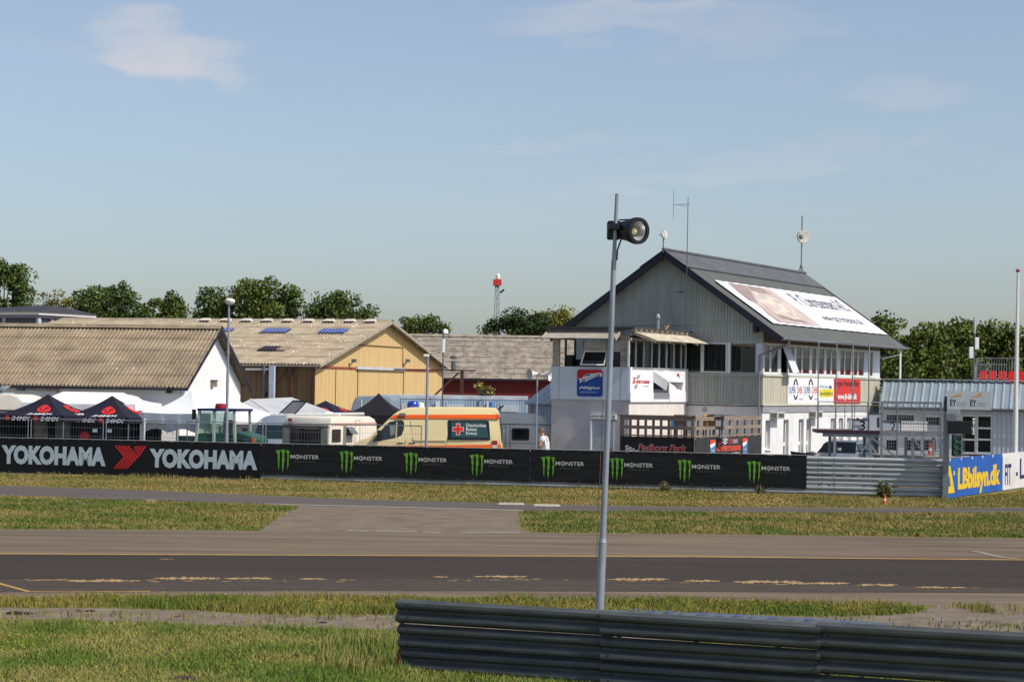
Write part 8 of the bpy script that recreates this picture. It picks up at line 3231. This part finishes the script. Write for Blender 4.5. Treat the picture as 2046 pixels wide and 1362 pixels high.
def tree(label, blobs, base, lm, seed, leaf=.21, dens=1.0, name='tree', trunk=.3, group=None, clump_r=.75, gaps=.25, twig=False):
    """blobs: (x, y, z, rx, ry, rz) ellipsoids in world space relative to base; clumps of leaf-sized faces fill their outer shells"""
    g = np.random.default_rng(seed)
    T = Thing(name, label, 'tree', base, 0, group)
    P, rn = [], []
    cents = []
    for (bx, by, bz, rx, ry, rz_) in blobs:
        area = (rx * rz_ + ry * rz_ + rx * ry) * 4.2
        nc = max(10, int(area / (clump_r ** 2) * .85 * dens))
        d = g.normal(size=(nc, 3))
        d /= np.linalg.norm(d, axis=1)[:, None]
        rr_ = g.uniform(.45, 1.06, nc) ** .6
        c = d * rr_[:, None] * np.array([rx, ry, rz_]) + np.array([bx, by, bz])
        keep = g.random(nc) > gaps * .5
        c = c[keep]
        cents.append(c)
    cents = np.concatenate(cents)
    for c in cents:
        r = clump_r * g.uniform(.55, 1.25)
        n = int(g.uniform(46, 80) * (clump_r / .75) ** 2 * (.26 / leaf) ** 1.2)
        d = g.normal(size=(n, 3))
        d /= np.linalg.norm(d, axis=1)[:, None]
        q = d * (r * g.uniform(.3, 1.0, n) ** .5)[:, None] * np.array([1, 1, .75]) + c
        P.append(q)
        rn.append(np.clip(g.normal(g.uniform(.1, .75), .18, n), 0, 1))
    P = np.concatenate(P)
    rn = np.concatenate(rn)
    n = len(P)
    a = g.normal(size=(n, 3)); a /= np.linalg.norm(a, axis=1)[:, None]
    u = g.normal(size=(n, 3))
    u[:, 2] += .8
    b_ = np.cross(a, u); b_ /= np.linalg.norm(b_, axis=1)[:, None]
    s = leaf * g.uniform(.55, 1.25, n)[:, None]
    V = np.stack([P - a * s * .6, P + b_ * s * .38, P + a * s * .6, P - b_ * s * .38], 1).astype(np.float32)
    me = bpy.data.meshes.new('crown')
    me.vertices.add(n * 4)
    me.vertices.foreach_set('co', V.ravel())
    me.loops.add(n * 4)
    me.loops.foreach_set('vertex_index', np.arange(n * 4, dtype=np.int32))
    me.polygons.add(n)
    me.polygons.foreach_set('loop_start', np.arange(n, dtype=np.int32) * 4)
    me.update(calc_edges=True)
    at_ = me.attributes.new('rnd', 'FLOAT', 'POINT')
    at_.data.foreach_set('value', np.repeat(rn, 4).astype(np.float32))
    me.validate()
    me.materials.append(lm)
    o = bpy.data.objects.new('crown', me)
    COL.objects.link(o)
    o.parent = T.o
    zc = max(c[2] for c in blobs)
    b = MB()
    b.tube([(0, 0, -.1), (.05, 0, zc * .4), (.1, .05, zc * .8)], [trunk, trunk * .8, trunk * .4], 8)
    tr = b.build('trunk', BARK, T, smooth=True)
    idx = g.choice(len(cents), min(len(cents), 26), replace=False)
    b = MB()
    for i in idx:
        c = Vector(cents[i])
        s0 = Vector((.05, 0, zc * g.uniform(.3, .65)))
        m_ = s0.lerp(c, .5) + Vector((0, 0, .25))
        b.tube([s0, m_, c], [trunk * .32, trunk * .18, .03], 5)
    b.build('limb_set', BARK, T)
    return T


def ptree(label, d, ells, lm, seed, **kw):
    """crown ellipses given as (px, py, rx_px, ry_px) in the photograph at distance d"""
    s = d / F_PX
    x0 = at(ells[0][0], 700, d)
    bl = []
    for e in ells:
        p = at(e[0], e[1], d)
        dy = e[4] if len(e) > 4 else 0
        bl.append((p.x - x0.x, dy, p.z, e[2] * s, max(e[2], e[3]) * s * .8, e[3] * s))
    return tree(label, bl, (x0.x, d, 0), lm, seed, **kw)


G_T = 'trees behind the halls'
ptree('tall dark tree at left edge behind the pavilion', 165, [(5, 590, 48, 60), (35, 555, 22, 30), (-15, 535, 25, 28), (50, 605, 22, 25), (-40, 570, 40, 45)], LEAF, 101, group=G_T)
ptree('thin half bare tree right of the tall left one', 175, [(85, 600, 22, 26), (100, 615, 20, 18)], leafm('sparse_leaves', (104, 108, 76), (92, 88, 70), (134, 120, 96)), 102, dens=.16, gaps=.9, leaf=.18, clump_r=.5, group=G_T)
ptree('small olive tree behind the pavilion roof', 172, [(122, 612, 24, 26), (108, 620, 18, 16)], LEAFY, 103, dens=.7, group=G_T)
ptree('dark tree just right of pavilion roof', 168, [(165, 618, 30, 28), (150, 640, 24, 20), (186, 600, 14, 22)], LEAF, 104, group=G_T)
ptree('broad dark tree with two peaks above workshop ridge', 170, [(222, 610, 40, 36), (205, 590, 18, 22), (250, 590, 16, 24), (262, 625, 30, 28), (215, 640, 50, 25)], LEAF, 105, group=G_T)
ptree('lower dark tree left of the bare gap', 172, [(315, 622, 34, 26), (350, 630, 20, 28), (345, 605, 10, 18), (330, 645, 44, 20)], LEAFO, 106, group=G_T)
ptree('dark tree left half of the clump above hangar ridge', 168, [(430, 612, 36, 32), (415, 590, 14, 18), (458, 595, 14, 22), (400, 632, 24, 16), (440, 640, 46, 16)], LEAF, 107, group=G_T)
ptree('tallest dark tree of clump above hangar ridge', 166, [(500, 600, 32, 38), (485, 580, 20, 22), (530, 580, 18, 22), (520, 622, 44, 26)], LEAFO, 108, group=G_T)
ptree('dark tree right half of the clump above hangar ridge', 168, [(572, 612, 26, 34), (585, 595, 14, 20), (560, 630, 36, 20)], LEAF, 109, group=G_T)
ptree('dark tree right of clump above hangar ridge', 167, [(660, 612, 34, 26), (690, 605, 24, 24), (632, 625, 22, 24), (725, 625, 18, 18), (680, 634, 56, 14)], LEAF, 110, group=G_T)
ptree('low green tree right of hangar peak', 200, [(830, 652, 32, 18), (855, 645, 18, 14), (812, 655, 16, 16), (880, 660, 14, 12)], LEAFO, 111, group=G_T)
ptree('dark bushy tree right of lattice mast', 195, [(1040, 650, 38, 24), (1025, 638, 20, 16), (1065, 648, 28, 20), (975, 662, 14, 14), (985, 650, 10, 10), (1080, 655, 30, 20)], LEAFD, 112, group=G_T)
ptree('pale yellow green tree left of gable roof', 205, [(1115, 640, 30, 18), (1090, 640, 22, 14), (1130, 630, 18, 14), (1105, 660, 40, 20)], LEAFY, 113, group=G_T, dens=.8, gaps=.5)
G_R = 'trees behind the low building'
ptree('tree touching right end of the dark roof', 135, [(1778, 675, 20, 36), (1760, 655, 12, 22), (1770, 720, 30, 40), (1790, 740, 40, 40)], LEAFO, 121, group=G_R, leaf=.24)
ptree('olive tree right of roof eave', 138, [(1850, 690, 40, 36), (1815, 700, 24, 34), (1835, 740, 60, 36), (1870, 720, 40, 40)], LEAFO, 122, group=G_R, leaf=.24)
ptree('tall rounded tree left of panel aerials', 142, [(1900, 682, 34, 36), (1880, 700, 30, 40), (1925, 700, 30, 44), (1905, 740, 60, 40)], LEAFO, 123, group=G_R, leaf=.24)
ptree('tallest rounded tree above panel aerials', 146, [(1945, 680, 34, 38), (1920, 675, 20, 30), (1950, 720, 50, 50), (1940, 750, 50, 40)], LEAF, 124, group=G_R, leaf=.24)
ptree('rounded tree above grandstand', 144, [(1990, 682, 34, 36), (2010, 690, 30, 36), (1985, 720, 40, 44), (2000, 755, 60, 40)], LEAFO, 125, group=G_R, leaf=.24)
ptree('tree behind the flagpole at right edge', 143, [(2046, 695, 34, 38), (2075, 700, 34, 42), (2040, 735, 50, 44), (2100, 740, 50, 44)], LEAFO, 126, group=G_R, leaf=.24)
ptree('low tree behind far cabin roof, above the red shed', 102.8, [(966, 778, 13, 12), (958, 770, 8, 9), (975, 784, 8, 10)], LEAFY, 131, leaf=.14, dens=.5, clump_r=.22, gaps=.6, trunk=.04)
# weeds at the barrier foot
def weed(label, px, py, w_, h_, seed, m=LEAFO, leaf=.07):
    q = gnd(px, py)
    s = q.y / F_PX
    q.y -= .12
    T = tree(label, [(0, 0, h_ * s * .45, w_ * s * .4, .16, h_ * s * .45), (.1, 0, h_ * s * .25, w_ * s * .5, .18, h_ * s * .3)], (q.x, q.y, 0), m, seed, leaf=leaf, dens=1.3, name='shrub', trunk=.012, clump_r=.09, gaps=.4)
    T.o['category'] = 'shrub'
    return T


weed('leafy weed bush against bare rails behind orange cone', 1762, 994, 34, 38, 141)
weed('straw coloured weed tuft under the seventh claw mark', 1325, 982, 22, 20, 142, LEAFY, .05)
weed('straw weed tuft at right end of drink banner', 1515, 985, 18, 24, 143, LEAFY, .05)
